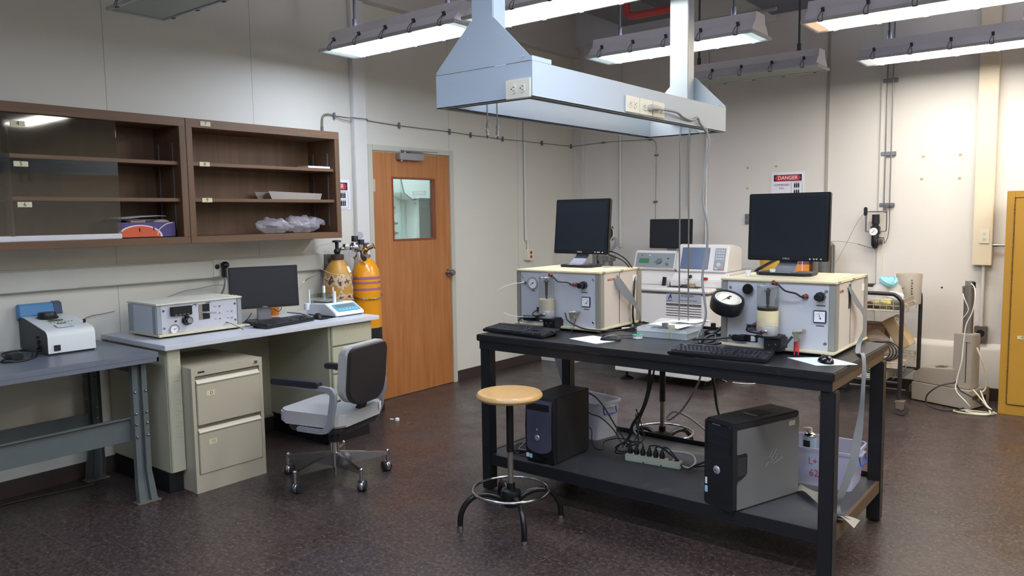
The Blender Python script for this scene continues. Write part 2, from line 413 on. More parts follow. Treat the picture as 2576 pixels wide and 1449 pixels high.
# corridor room behind the door window
mb = MB(); mb.box((-6.3, 3.3, 0), (-6.2, 9.2, 3.0)).box((-6.3, 3.2, 0), (W-.12, 3.3, 3.0)).box((-6.3, 9.2, 0), (W-.12, 9.3, 3.0)).box((-6.3, 3.2, 3.0), (W-.12, 9.3, 3.1)).box((-6.3, 3.2, -.1), (W-.12, 9.3, 0)).box((W-.14, 7.46, 0), (W-.12, 9.2, 3))
struct('wall_corridor', mb, M('corridor paint', '#cfe0dc', .5, vary=.04))
# corridor contents seen through the door window
t = T('fume_hood', 'white rounded fume hood with dark sash seen through the door window', 'fume hood', (-6.1, 6.6, .0), wld=True)
mb = MB(); mb.prism([(5.72, 2.6), (5.72, 1.95), (5.76, 1.81), (5.88, 1.74), (6.0, 1.755), (7.6, 1.755), (7.6, 2.6)], 'x', -6.19, -6.0, .008)
t.part('hood_body', mb, M_white)
t.part('sash', MB().box((-6.18, 6.025, .9), (-6.06, 7.55, 1.756)), M('dark sash glass', '#3f4d4e', .15))
t.part('post', MB().box((-6.19, 5.965, 0), (-6.04, 6.02, 1.757), .004), M_white)
t.part('base_cabinet', MB().box((-6.19, 6.02, 0), (-6.0, 7.55, .88), .004), M_white)
t.part('edge_line', MB().tube([(-5.998, 5.72, 2.3), (-5.998, 5.72, 1.95), (-5.998, 5.76, 1.81), (-5.998, 5.88, 1.74), (-5.998, 6.0, 1.753), (-5.998, 6.6, 1.753)], .006, 6), M('dark sash glass', '#3f4d4e')); t.part('notice', MB().box((-5.999, 6.14, 1.90), (-5.994, 6.34, 1.99)), M('pale blue notice', '#b9dcf0', .5))
t = T('wall_switch', 'white switch plate behind the door window', 'switch', (-6.2, 5.78, 1.66), wld=True)
t.part('plate', MB().box((-6.2, 5.73, 1.59), (-6.192, 5.83, 1.73), .003), M('switch plate grey', '#b9c0c0', .4)); t.part('toggle', MB().box((-6.195, 5.772, 1.645), (-6.175, 5.788, 1.672)), M_dark)
for z, lb in ((1.49, 'upper'), (1.385, 'lower')):
    t = T('valve', lb + ' service valve on the corridor wall behind the door window', 'valve', (-6.2, 5.78, z), group='service valves behind the door window')
    t.part('valve_body', MB().cyl((0, 0, 0), (.07, 0, 0), .012).cyl((.05, -.04, 0), (.05, .02, 0), .01), M_galv)
    t.part('handle', MB().lathe([(.0, 0), (.03, .002), (.03, .01), (0, .014)], (.06, -.05, 0), (0, -1, 0), 12), M_black)
t = T('ceiling_light', 'corridor ceiling lamp beyond the door', 'light', (-5.6, 5.3, 2.98))
t.part('frame', MB().box((-.3, -.65, -.02), (.3, .65, .015)), M_white)
t.part('lens', MB().box((-.27, -.6, -.024), (.27, .6, -.021)), M('corridor lens', '#ffffff', .5, emit=16., emitc='#e6f6ff'))

# ---------------------------------------------------------------- fluorescent fixtures
def lens_mat(name, tint, s):
    m = bpy.data.materials.new(name); m.use_nodes = True; b = m.node_tree.nodes['Principled BSDF']
    b.inputs['Base Color'].default_value = (.8, .8, .8, 1); b.inputs['Emission Color'].default_value = lin(tint); b.inputs['Emission Strength'].default_value = s
    return m
M_cool = lens_mat('cool lit lens', '#d6e4ff', LAMP); M_warm = lens_mat('warm lit lens', '#ffe6c4', LAMP); M_neut = lens_mat('neutral lit lens', '#fffaf2', LAMP)
M_end = {'cool lit lens': lens_mat('cool lens end', '#bfe4ea', .32), 'warm lit lens': lens_mat('warm lens end', '#ffcfa0', .34), 'neutral lit lens': lens_mat('neutral lens end', '#e4ebe8', .32)}
M_up = lens_mat('added uplight', '#e6eaff', LAMP*1.0)  # glow added above the housings to lift the ceiling zone
M_off = M('unlit ribbed lens', '#8d9a92', .3, vary=.06, vscale=40)
M_house = M('fixture enamel', '#ebe8ec', .45, vary=.04, vscale=3)
M_clip = M('fixture latch', '#55565c', .4, .5)
def fixture(x0, yc, lens, label, zb=2.7, L=1.275, rods=True, group='suspended fluorescent fixtures'):
    t = T('fluorescent_fixture', label, 'ceiling light', (x0, yc, zb), group=group)
    outer = [(-.150, .022), (-.108, .075), (-.088, .088), (-.072, .150), (.072, .150), (.088, .088), (.108, .075), (.150, .022)]
    inner = [(y*.95, z-.004) for y, z in outer][::-1]
    mb = MB(); mb.prism(outer+inner, 'x', .022, L-.022)
    for xa in (.016, L-.024): mb.prism(outer, 'x', xa, xa+.008)
    t.part('housing', mb, M_house)
    if lens is not M_off: t.part('added_uplight', MB().box((.1, -.02, .1502), (L-.1, .02, .1512)), M_up)  # added emitter, not a fixture part; brightens ceiling and housings
    mb = MB()
    for a, b_ in (((0, -.166, 0), (L, -.146, .02)), ((0, .146, 0), (L, .166, .02)), ((0, -.146, 0), (.02, .146, .02)), ((L-.02, -.146, 0), (L, .146, .02))): mb.box(a, b_, .002)
    t.part('lens_frame', mb, M('lens frame', '#c3c6c8', .35))
    t.part('lens', MB().box((.085, -.146, .006), (L-.085, .146, .010)), lens)
    for xa in (.02, L-.085): t.part('lens_end', MB().box((xa, -.146, .006), (xa+.065, .146, .010)), lens if lens is M_off else M_end[lens.name])
    for k in range(5):
        for s in (-1, 1):
            x = .12+(L-.24)*k/4
            mb = MB(); mb.tube([(x-.012, s*.168, .004), (x-.014, s*.160, .03), (x, s*.125, .075)], .0022, 5, smooth=3).tube([(x+.012, s*.168, .004), (x+.010, s*.160, .03), (x, s*.125, .075)], .0022, 5, smooth=3)
            mb.cbox((x, s*.118, .072), (.018, .012, .036), Matrix.Rotation(-s*.6, 3, 'X')).box((x-.014, s*.158-.006, -.004), (x+.014, s*.158+.006, .002))
            t.part('latch', mb, M_clip)
    if rods:
        for x in (.2, L-.2):
            t.part('hanger_rod', MB().cyl((x, 0, .149), (x, 0, CZ-zb), .009, n=10).cyl((x, 0, .149), (x, 0, .22), .016, n=10), M('hanger pipe', '#4b4d55', .5))
    return t
fixture(-4.45, 3.655, M_cool, 'lit fixture with lavender housing left of the hood post, over the door side')
fixture(-3.12, 3.655, M_neut, 'large lit fixture cut by the top edge just right of the near hood post')
fixture(-4.43, 2.215, M_off, 'unlit fixture at the top left, over the brown wall cabinet')
fixture(-3.20, 5.110, M_cool, 'lit fixture behind the far hood post, dust streaks on its left end')
fixture(-1.63, 5.110, M_warm, 'lit fixture at the top right with a warm peach glow at its left end')
fixture(-3.24, 6.555, M_off, 'unlit fixture hung below the danger sign wall, behind the hood')
fixture(-1.69, 6.585, M_neut, 'lit fixture nearest the right back wall, above the cream duct')
for x, y in ((-.06, 3.655), (-.06, 5.11), (-.12, 6.585), (-1.62, 2.215), (-.06, 2.215), (1.5, 2.2), (-1.62, .75), (-3.1, .75), (.6, -.7), (-1.8, -.9)):
    fixture(x, y, M_neut if (x > -.5) else M_cool, 'lit fixture outside the picture over the near part of the room', rods=False, group='fixtures outside the picture')

# ---------------------------------------------------------------- overhead pipes and ducts
t = T('sprinkler_pipe', 'red sprinkler pipe under the ceiling behind the hood posts', 'pipe', (-3.4, 6.0, 3.2), wld=True)
t.part('pipe', MB().tube([(-3.46, 6.0, CZ), (-3.46, 6.0, 3.36), (-3.44, 6.0, 3.27), (-3.38, 6.0, 3.24), (-3.06, 6.0, 3.24), (-2.98, 6.0, 3.27), (-2.95, 6.0, 3.36), (-2.95, 6.0, CZ)], .031, 16, smooth=4), M('red pipe paint', '#a33a33', .4))
t.part('coupling', MB().cyl((-2.95, 6, 3.36), (-2.95, 6, 3.42), .052).cyl((-3.46, 6, 3.37), (-3.46, 6, 3.41), .048), M_red)
t = T('pipe_valve', 'black valve fitting on top of the red sprinkler pipe', 'valve', (-3.15, 5.9, 3.35), wld=True)
t.part('valve_body', MB().ball((-3.1, 5.9, 3.38), .05, (1.6, 1, .8)).cyl((-3.25, 5.9, 3.38), (-2.95, 5.9, 3.38), .03).cyl((-3.1, 5.9, 3.38), (-3.1, 5.9, 3.48), .02), M_black)
t.part('rod', MB().cyl((-3.1, 5.9, 3.47), (-3.1, 5.9, CZ), .008, n=8), M_galv)
mb = MB(); mb.tube([(-3.30, 6.9, 3.38), (-3.60, 6.1, 3.22), (-3.59, 6.07, 3.215), (-3.0, 6.07, 3.22)], .013, 8)
one('strut_frame', MB().tube([(-2.2, 6.12, 3.12), (-3.05, 6.12, 3.12), (-3.08, 6.14, 3.12), (-3.08, 7.2, 3.12)], .015, 8), M('bare pipe frame', '#8a8784', .5), 'thin grey pipe bent into a frame beneath the red sprinkler pipe', 'pipe', (-3.0, 6.2, 3.12))
mb = MB(); mb.box((-2.62, 5.55, 3.33), (-1.1, 7.15, 3.7), .02)
t = T('ceiling_cassette', 'blue grey ceiling air unit above the far fixtures', 'air unit', (-1.9, 6.3, 3.33), wld=True)
t.part('casing', mb, M('blue grey casing', '#5c6272', .5, vary=.1, vscale=3))
for x in (-2.5, -2.0, -1.5):
    q = [(x, 5.75, 3.325), (x+.36, 5.75, 3.325), (x+.36, 6.35, 3.325), (x, 6.35, 3.325)]
    P = []
    for i in range(4):
        a, b_, c_ = Vector(q[i-1]), Vector(q[i]), Vector(q[(i+1) % 4])
        P += [b_+(a-b_).normalized()*.07, b_+(a-b_).normalized()*.02+(c_-b_).normalized()*.02, b_+(c_-b_).normalized()*.07]
    t.part('rim', MB().tube(P, .012, 6, closed=True), M('casing rim', '#737a8c', .4))
t = T('duct', 'dark grey square duct crossing under the ceiling', 'duct', (-3.2, 4.45, 3.45), wld=True)
t.part('duct_run', MB().box((-4.3, 4.15, 3.5), (1.5, 4.75, CZ), .01), M('dark duct', '#6b6b76', .5, vary=.1, vscale=3))
t.part('hanger', MB().box((-4.0, 4.12, 3.47), (-3.96, 4.78, 3.5)), M_galv)

# ---------------------------------------------------------------- service hood frame over the bench
M_hood = M('pale blue grey enamel', '#a7b3bb', .42, vary=.03, vscale=3)
hd = T('service_frame', 'suspended pale blue rectangular service frame with outlets hung over the black bench', 'service frame', (-1.94, 3.14, 1.98), wld=True)
X0, X1, Y0, Y1, Z0, Z1 = -2.177, -1.70, 2.281, 3.999, 1.979, 2.106
def rim(x0, x1, y0, y1, z0, z1, th, mb, fl=.018):
    for a, b_ in (((x0, y0, z0), (x1, y0+th, z1)), ((x0, y1-th, z0), (x1, y1, z1)), ((x0, y0+th, z0), (x0+th, y1-th, z1)), ((x1-th, y0+th, z0), (x1, y1-th, z1)),
                  ((x0, y0, z0), (x1, y0+fl, z0+.003)), ((x0, y1-fl, z0), (x1, y1, z0+.003)), ((x0, y0+fl, z0), (x0+fl, y1-fl, z0+.003)), ((x1-fl, y0+fl, z0), (x1, y1-fl, z0+.003))): mb.box(a, b_)
mb = MB(); rim(X0, X1, Y0, Y1, Z0, Z1, .004, mb); hd.part('rim_panel', mb, M_hood)
mb = MB(); mb.box((X0+.055, Y0+.055, Z0+.003), (X0+.06, Y1-.055, Z1+.0)).box((X1-.06, Y0+.055, Z0+.003), (X1-.055, Y1-.055, Z1)).box((X0+.055, Y0+.055, Z0+.003), (X1-.055, Y0+.06, Z1)).box((X0+.055, Y1-.06, Z0+.003), (X1-.055, Y1-.055, Z1))
mb.box((X0+.004, Y0+.004, Z1-.004), (X0+.055, Y1-.004, Z1-.001)).box((X1-.055, Y0+.004, Z1-.004), (X1-.004, Y1-.004, Z1-.001)).box((X0+.004, Y0+.004, Z1-.004), (X1-.004, Y0+.055, Z1-.001)).box((X0+.004, Y1-.055, Z1-.004), (X1-.004, Y1-.004, Z1-.001))
hd.part('inner_panel', mb, M_hood)
PX0, PX1 = -1.987, -1.880
for yy, nm, gy in ((Y0+.002, 'near', Y0-.001), (Y1-.082, 'far', Y1-.0005)):
    mb = MB()
    mb.box((PX0, yy, Z1-.05), (PX1, yy+.075, CZ), .003)
    hd.part('post', mb, M_hood)
    g = MB(); g.prism([(X0+.003, Z1+.002), (X0+.003, Z1+.012), (PX0-.005, 2.285), (PX1+.005, 2.285), (X1-.003, Z1+.012), (X1-.003, Z1+.002)], 'y', gy, gy+.0025)
    for x in (X0+.03, PX0-.02, PX1+.02, X1-.04): g.cyl((x, gy-.003, Z1+.02+(.0 if abs(x-(X0+X1)/2) > .15 else .1)), (x, gy, Z1+.02+(.0 if abs(x-(X0+X1)/2) > .15 else .1)), .004, n=8)
    if nm == 'near': g.box((X1-.003, gy, Z1+.001), (X1, gy+.12, Z1+.018))
    hd.part('gusset_plate', g, M_hood)
def receptacle(w=.07, h=.114):
    """face toward -Y, centred on origin, lying on y=0 plane; returns plate, sockets, slots"""
    pl = MB().box((-w/2, -.007, -h/2), (w/2, 0, h/2), .0022)
    sk = []
    for s in (-1, 1):
        q = MB(); q.prism([(.0165*math.cos(a)*1., s*.0205+.0135*max(-.93, min(.93, math.sin(a)*1.2))) for a in [2*PI*i/20 for i in range(20)]], 'y', -.0095, -.006)
        sk.append(q)
    sl = []
    for s in (-1, 1):
        q = MB(); z = s*.0205
        q.box((-.0075, -.0105, z-.001), (-.0055, -.0094, z+.008)).box((.0055, -.0105, z-.0005), (.0073, -.0094, z+.007)).cyl((0, -.0105, z-.006), (0, -.0094, z-.006), .0026, n=8)
        sl.append(q)
    return pl, sk, sl
def outlet(label, loc, rz, roll=0, group=None, name='wall_outlet', parent=None, pm=None, sm=None):
    R = Matrix.Rotation(roll, 4, 'Y')
    pl, sk, sl = receptacle()
    t = T(name, label, 'outlet', loc, rz, group)
    t.part('cover_plate', pl.xf(R), pm or M_ivory)
    for k, l in zip(sk, sl):
        s = t.part('socket', k.xf(R), sm or pm or M_ivory); t.part('slots', l.xf(R), M_dark, parent=s)
    return t
outlet('ivory duplex outlet on the near short face of the service frame', (-1.762, Y0-.0005, 2.012), 0, PI/2, 'outlets on the service frame')
outlet('ivory outlet leftmost of three on the long face of the service frame', (X1+.0005, 2.995, 2.022), PI/2, PI/2, 'outlets on the service frame')
outlet('ivory outlet with the grey plug in it, middle of three on the long frame face', (X1+.0005, 3.113, 2.022), PI/2, PI/2, 'outlets on the service frame')
outlet('ivory outlet rightmost of three on the long face, below the grey cord', (X1+.0005, 3.231, 2.022), PI/2, PI/2, 'outlets on the service frame')
t = T('extension_cord', 'grey power cord from the frame outlet down to the bench cable hole', 'cord', (-1.69, 3.16, 2.02), wld=True)
t.part('plug', MB().cyl((-1.695, 3.135, 2.022), (-1.672, 3.14, 2.022), .015, .014, 12).tube([(-1.68, 3.13, 2.022), (-1.668, 3.17, 2.022), (-1.668, 3.22, 2.021)], [.014, .012, .009, .008], 10, smooth=3), M('grey plug', '#b5b1aa', .45))
cord = [(-1.668, 3.22, 2.021), (-1.67, 3.36, 2.022), (-1.685, 3.46, 2.01), (-1.692, 3.57, 2.005), (-1.69, 3.63, 2.022), (-1.688, 3.655, 1.998), (-1.69, 3.71, 1.972), (-1.69, 3.745, 1.95), (-1.675, 3.735, 1.90), (-1.685, 3.72, 1.80), (-1.69, 3.70, 1.62), (-1.66, 3.69, 1.5), (-1.66, 3.69, 1.38), (-1.68, 3.68, 1.22), (-1.65, 3.66, 1.05), (-1.66, 3.64, .98), (-1.675, 3.62, .92), (-1.655, 3.625, .895)]
t.part('cable', MB().tube(cord, .0062, 10, smooth=6), M_cableg)
one('cable_tie', MB().tube([(-1.745, 3.72, 1.974), (-1.72, 3.735, 1.955), (-1.695, 3.75, 1.955), (-1.692, 3.745, 1.985), (-1.692, 3.75, 2.01)], .0022, 6, smooth=4), M_cablew, 'white zip tie holding the grey cord to the frame corner', 'cable tie', (-1.7, 3.74, 1.96))
for i, (x, y) in enumerate(((-2.115, 2.52), (-2.115, 2.585))):
    t = T('tube_fitting', ('left' if i == 0 else 'right') + ' steel quick connect hanging under the near end of the service frame', 'fitting', (x, y, 1.98), group='hanging steel fittings')
    t.part('tube', MB().cyl((0, 0, -.045), (0, 0, .05), .003, n=8), M_steel)
    t.part('connector', MB().lathe([(0, -.045), (.008, -.045), (.008, -.058), (.0055, -.06), (.0055, -.068), (.009, -.069), (.009, -.078), (.006, -.08), (.005, -.092), (.007, -.094), (.004, -.104), (0, -.106)], (0, 0, 0), n=14), M_chrome)
for x, z, lb in ((-1.930, .945, 'left'), (-1.876, .935, 'right')):
    t = T('drop_tube', lb+' of two thin steel tubes dropping from the frame to the clear bench tray', 'tube', (x, 3.93, z), group='thin steel drop tubes')
    t.part('tube', MB().cyl((0, 0, 0), (0, 0, 2.09-z), .0042, n=8), M_steel); t.part('bracket', MB().box((-.012, -.008, 2.04-z), (.012, .0145, 2.06-z), .001), M_galv)

# ---------------------------------------------------------------- wall fittings, left wall
def clip(x, y, z, nrm): pass
t = T('copper_tubing', 'thin metal tubing clipped along the left wall over the door and round the corner', 'tubing', (W, 5.5, 2.33), wld=True)
pts = [(W+.012, 3.855, 2.19), (W+.012, 3.857, 2.30), (W+.012, 3.875, 2.34), (W+.012, 3.93, 2.352), (W+.012, 4.10, 2.348), (W+.057, 4.14, 2.346), (W+.057, 4.27, 2.345), (W+.012, 4.31, 2.343), (W+.012, 4.65, 2.331), (W+.012, 5.3, 2.326), (W+.012, 5.57, 2.317), (W+.012, 6.06, 2.313), (W+.018, 6.30, 2.313), (W+.038, 6.405, 2.313), (W+.018, 6.51, 2.313), (W+.012, 6.71, 2.314), (W+.014, B-.03, 2.316), (W+.03, B-.014, 2.318), (-4.51, B-.018, 2.334), (-4.36, B-.022, 2.333), (-4.297, B-.038, 2.332), (-4.23, B-.022, 2.331), (-3.95, B-.012, 2.326), (-3.89, B-.012, 2.31), (-3.868, B-.012, 2.26), (-3.867, B-.012, 2.16), (-3.875, B-.012, 1.66), (-3.878, B-.012, 1.40)]
t.part('tube', MB().tube(pts, .0032, 6, smooth=3), M('dull tubing', '#8b837a', .4, .7))
t.part('tube', MB().tube([(W+.012, 3.845, 2.19), (W+.012, 3.845, 2.30), (W+.013, 3.865, 2.348), (W+.013, 3.93, 2.36), (W+.02, 4.02, 2.33), (W+.02, 4.138, 2.318)], .0028, 6, smooth=3), M('dull tubing', '#8b837a'))
for (x, y, z) in ((W+.012, 3.97, 2.349), (W+.012, 3.85, 2.235), (W+.012, 4.66, 2.331), (W+.012, 5.29, 2.326), (W+.012, 5.58, 2.317), (W+.012, 6.06, 2.313), (W+.012, 6.72, 2.314), (W+.012, 7.27, 2.314), (-4.51, B-.012, 2.334), (-3.94, B-.012, 2.326), (-3.867, B-.012, 2.16), (-3.875, B-.012, 1.68)):
    lw = x > W+.1
    t.part('clip', MB().cbox((x, y, z), (.045, .02, .018) if lw else (.022, .016, .05), bev=.003), M_galv)
t = T('conduit', 'white vertical conduit ending in a box with red sockets on the left wall', 'conduit', (W, 6.41, 1.1), wld=True)
t.part('pipe', MB().tube([(W+.02, 6.405, 3.27), (W+.02, 6.405, 1.45), (W+.02, 6.42, 1.38), (W+.02, 6.44, 1.30), (W+.02, 6.44, 1.2)], .011, 10, smooth=3), M_trim)
bx = t.part('junction_box', MB().box((W, 6.395, 1.09), (W+.05, 6.50, 1.205), .004), M_ivory)
for z in (1.17, 1.127): t.part('socket', MB().cyl((W+.049, 6.455, z), (W+.054, 6.455, z), .017, n=16), M_red, parent=bx)
t = T('danger_sign', None, 'sign', (W+.001, 3.955, 1.74)) if False else None
def danger(label, loc, rz):
    t = T('danger_sign', label, 'sign', loc, rz, 'compressed gas danger signs')
    t.part('board', MB().box((-.155, -.003, -.12), (.155, 0, .12), .0012), M('sign board', '#dfe0e6', .4))
    t.part('header', MB().box((-.13, -.0042, .035), (.13, -.003, .095)), M_ink)
    q = [(.09+.028*math.cos(a), .065+.026*math.sin(a)) for a in [-PI/2+PI*i/10 for i in range(11)]] + [(-.09+.028*math.cos(a), .065+.026*math.sin(a)) for a in [PI/2+PI*i/10 for i in range(11)]]
    t.part('oval', MB().prism(q, 'y', -.0052, -.0042), M('sign red', '#b5222c', .4))
    t.part('lettering', MB().text('DANGER', .048, front(0, -.0056, .0645), sx=.95), M_paper)
    t.part('lettering', MB().text('COMPRESSED', .0265, front(-.057, -.0036, 0), sx=.93).text('GAS', .0265, front(-.057, -.0036, -.03), sx=.93), M_ink)
    p = MB()
    for r in (0, 1):
        for k in range(3):
            x = .066+.018*k; z = .012-.062*r
            p.box((x-.0065, -.0045, z-.04), (x+.0065, -.003, z-.006)).cyl((x, -.0045, z-.006), (x, -.003, z-.006), .0065, n=12).box((x-.002, -.0045, z), (x+.002, -.003, z+.01))
    t.part('pictogram', p, M_ink)
    t.part('border', MB().tube([(.036, -.0036, .028), (.128, -.0036, .028), (.135, -.0036, .02), (.135, -.0036, -.1), (.128, -.0036, -.108), (.042, -.0036, -.108), (.035, -.0036, -.1), (.035, -.0036, .02)], .0011, 4, closed=True), M_ink)
    return t
danger('compressed gas danger sign on the back wall, half hidden by the right monitor', (-2.505, B-.001, 1.805), 0)
danger('compressed gas danger sign on the left wall, cut off by the wall cabinet end', (W+.001, 3.953, 1.74), PI/2)

# ---------------------------------------------------------------- wall fittings, back wall
for x, z0, z1, lb in ((-4.297, 1.2, 3.37, 'white conduit nearest the corner on the back wall'), (-3.50, 1.62, 3.37, 'white conduit on the back wall behind the thin steel tubes'), (-3.31, 1.0, 3.37, 'white conduit behind the hanging grey cord')):
    t = T('conduit', lb, 'conduit', (x, B, z0)); t.part('pipe', MB().cyl((0, -.016, 0), (0, -.016, z1-z0), .014, n=12), M_trim); t.part('strap', MB().box((-.03, -.006, .25), (.03, -.001, .27)).cyl((0, -.016, .25), (0, -.016, .27), .016, n=12), M_trim)
t = T('gas_line', 'pair of thin vertical gas tubes on strut clamps at the right of the back wall', 'tubing', (-1.637, B, 1.5), wld=True)
for dx, z0 in ((-.022, 1.60), (.022, 1.38)):
    z0 = 1.545 if dx < 0 else 1.6
    t.part('tube', MB().cyl((-1.637+dx, B-.03, z0), (-1.637+dx, B-.03, 3.37), .005, n=8), M_galv)
for z in (2.66, 2.04, 1.60):
    c_ = t.part('clamp', MB().box((-1.70, B-.024, z-.018), (-1.58, B-.001, z+.018), .003), M_galv)
    t.part('bolt', MB().cyl((-1.675, B-.03, z), (-1.675, B-.023, z), .008, n=6).cyl((-1.597, B-.03, z), (-1.597, B-.023, z), .008, n=6), M_steel, parent=c_)
t = T('gas_regulator', 'black filter regulator with a white dial on the back wall above the cart', 'regulator', (-1.715, B, 1.40), wld=True)
yb = B-.06
t.part('knob', MB().lathe([(0, .10), (.030, .10), (.032, .02), (.026, .015), (.026, 0)], (-1.715, yb, 1.39+.03), n=16), M_black)
t.part('body', MB().box((-1.75, yb-.03, 1.345), (-1.68, yb+.03, 1.42), .006), M_black)
t.part('bowl', MB().lathe([(.028, 0), (.033, -.02), (.033, -.09), (.02, -.115), (.005, -.12), (.004, -.13), (0, -.13)], (-1.715, yb, 1.345), n=16), M_black)
d_ = t.part('dial', MB().lathe([(0, .012), (.029, .012), (.031, .014), (.033, .012), (.033, -.01)], (-1.722, yb-.032, 1.372), (0, -1, 0), 24), M_paper)
t.part('needle', MB().cbox((-1.722, yb-.045, 1.372), (.003, .001, .034), Matrix.Rotation(.6, 3, 'Y')), M_ink, parent=d_)
t.part('pipework', MB().tube([(-1.75, yb, 1.372), (-1.79, yb, 1.372), (-1.795, yb, 1.38), (-1.795, yb, 1.50)], .006, 8, smooth=3).tube([(-1.68, yb, 1.372), (-1.64, yb, 1.375), (-1.628, yb, 1.39), (-1.628, yb, 1.52), (-1.63, yb, 1.545)], .005, 8, smooth=3).cyl((-1.795, yb, 1.545), (-1.63, yb, 1.545), .005, n=8).cyl((-1.65, yb, 1.545), (-1.625, yb, 1.545), .011, n=10).cyl((-1.632, yb, 1.53), (-1.632, yb, 1.60), .007, n=10).cyl((-1.795, yb, 1.48), (-1.795, yb, 1.51), .009, n=8), M_steel)
t.part('valve_handle', MB().box((-1.812, yb-.02, 1.51), (-1.785, yb+.012, 1.585), .006), M_black)
coil = [(-1.60+.0*i, yb, 0) for i in range(0)]
cp = [(-1.615, B-.03, 1.60), (-1.61, B-.035, 1.45), (-1.615, yb, 1.32), (-1.64, yb, 1.27)]
for k in range(48): a = k*2*PI/12; cp.append((-1.645-.0135*k/12-.004, yb+.028*math.cos(a), 1.29+.032*math.sin(a)))
cp += [(-1.70, yb, 1.25), (-1.725, yb, 1.225), (-1.80, yb, 1.245), (-1.86, yb, 1.262)]
t.part('coiled_tube', MB().tube(cp, .0032, 6, smooth=2), M('dark coiled tube', '#55534f', .4, .5))
one('air_line', MB().tube([(-1.80, yb, 1.54), (-1.86, yb-.01, 1.46), (-1.93, yb-.03, 1.30), (-2.02, yb-.06, 1.10), (-2.12, yb-.1, .95), (-2.16, 7.1, .90)], .0022, 6, smooth=5), M('clear nylon line', '#8e8880', .3), 'thin clear line running down left from the regulator valve', 'tubing', (-1.8, yb, 1.54))
one('air_line', MB().tube([(-1.86, yb, 1.262), (-1.98, yb, 1.28), (-2.1, yb, 1.28), (-2.3, yb, 1.24)], .0022, 6, smooth=5), M('clear nylon line', '#8e8880'), 'thin clear line running level left behind the right monitor', 'tubing', (-1.9, yb, 1.27))
M_cream = M('cream duct paint', '#d8cbb0', .45, vary=.03)
one('surface_duct', MB().box((-.975, B-.075, 1.10), (-.838, B, 3.37), .004), M_cream, 'cream surface duct running down the right back wall', 'duct', (-.9, B, 1.1))
outlet('ivory outlet on the bottom of the cream duct', (-.893, B-.0755, 1.335), 0)
t = T('conduit', 'short white conduit from the cream duct to a grey socket box', 'conduit', (-.885, B, .5), wld=True)
t.part('pipe', MB().tube([(-.895, B-.03, 1.10), (-.895, B-.03, .64), (-.895, B-.03, .60)], .014, 12, smooth=2), M_trim)
bx = t.part('junction_box', MB().box((-.94, B-.06, .48), (-.85, B-.001, .60), .004), M('grey socket box', '#6c655c', .4, .3))
t.part('socket', MB().lathe([(0, .006), (.026, .006), (.03, 0)], (-.895, B-.06, .545), (0, -1, 0), 20), M_black, parent=bx)
t = T('conduit', 'steel stub conduit going from the cream duct to the yellow cabinet', 'conduit', (-.75, B, 1.26), wld=True)
t.part('pipe', MB().cyl((-.838, B-.04, 1.262), (-.40, B-.04, 1.262), .009, n=10), M_steel)
t.part('coupling', MB().cyl((-.838, B-.04, 1.262), (-.80, B-.04, 1.262), .013, n=10), M_steel)
M_tape = M('tan tape', '#b99f72', .6)
tp = ((-2.892, 1.981), (-2.618, 1.982), (-2.894, 1.786)), ((-1.371, 2.0), (-1.097, 2.0), (-1.377, 1.813), (-1.096, 1.808))
nm = (('upper left square of old tape by the left danger sign corner', 'square of old tape just above the danger sign', 'lower square of old tape left of the danger sign'), ('upper left of four tape squares between gas tubes and duct', 'upper right of four tape squares between gas tubes and duct', 'lower left of four tape squares between gas tubes and duct', 'lower right of four tape squares between gas tubes and duct'))
for a, b_ in zip(tp, nm):
    for (x, z), lb in zip(a, b_): one('tape_patch', MB().box((x-.011, B-.0016, z-.010), (x+.011, B-.0001, z+.010)), M_tape, lb, 'tape', (x, B, z), group='tape squares on the back wall')
t = T('wall_bracket', 'small steel bracket on the back wall at the left edge of the right monitor', 'bracket', (-2.885, B, 1.49), wld=True)
t.part('plate', MB().box((-2.91, B-.012, 1.44), (-2.87, B-.001, 1.54), .003), M_galv); t.part('bolt', MB().cyl((-2.89, B-.03, 1.51), (-2.89, B-.01, 1.51), .008, n=8).cyl((-2.89, B-.03, 1.47), (-2.89, B-.01, 1.47), .008, n=8), M_steel)

for x, lb in ((-1.405, 'left of two small dark anchor holes on the back wall above the cart pail'), (-1.195, 'right of two small dark anchor holes on the back wall by the steel tube')):
    one('wall_anchor', MB().cyl((x, B-.003, .90), (x, B, .90), .008, n=10), M_dark, lb, 'anchor', (x, B, .90), group='dark anchors on the back wall')
def rrect(x0, y0, x1, y1, r, n=5, rb=None):
    rb = r if rb is None else rb; out = []
    for cx, cy, a, rr in ((x1-r, y1-r, 0, r), (x0+r, y1-r, PI/2, r), (x0+rb, y0+rb, PI, rb), (x1-rb, y0+rb, 1.5*PI, rb)):
        out += [(cx+rr*math.cos(a+PI/2*i/n), cy+rr*math.sin(a+PI/2*i/n)) for i in range(n+1)]
    return out
def warp(mb, fn):
    for v in mb.bm.verts: v.co = Vector(fn(v.co))
    return mb
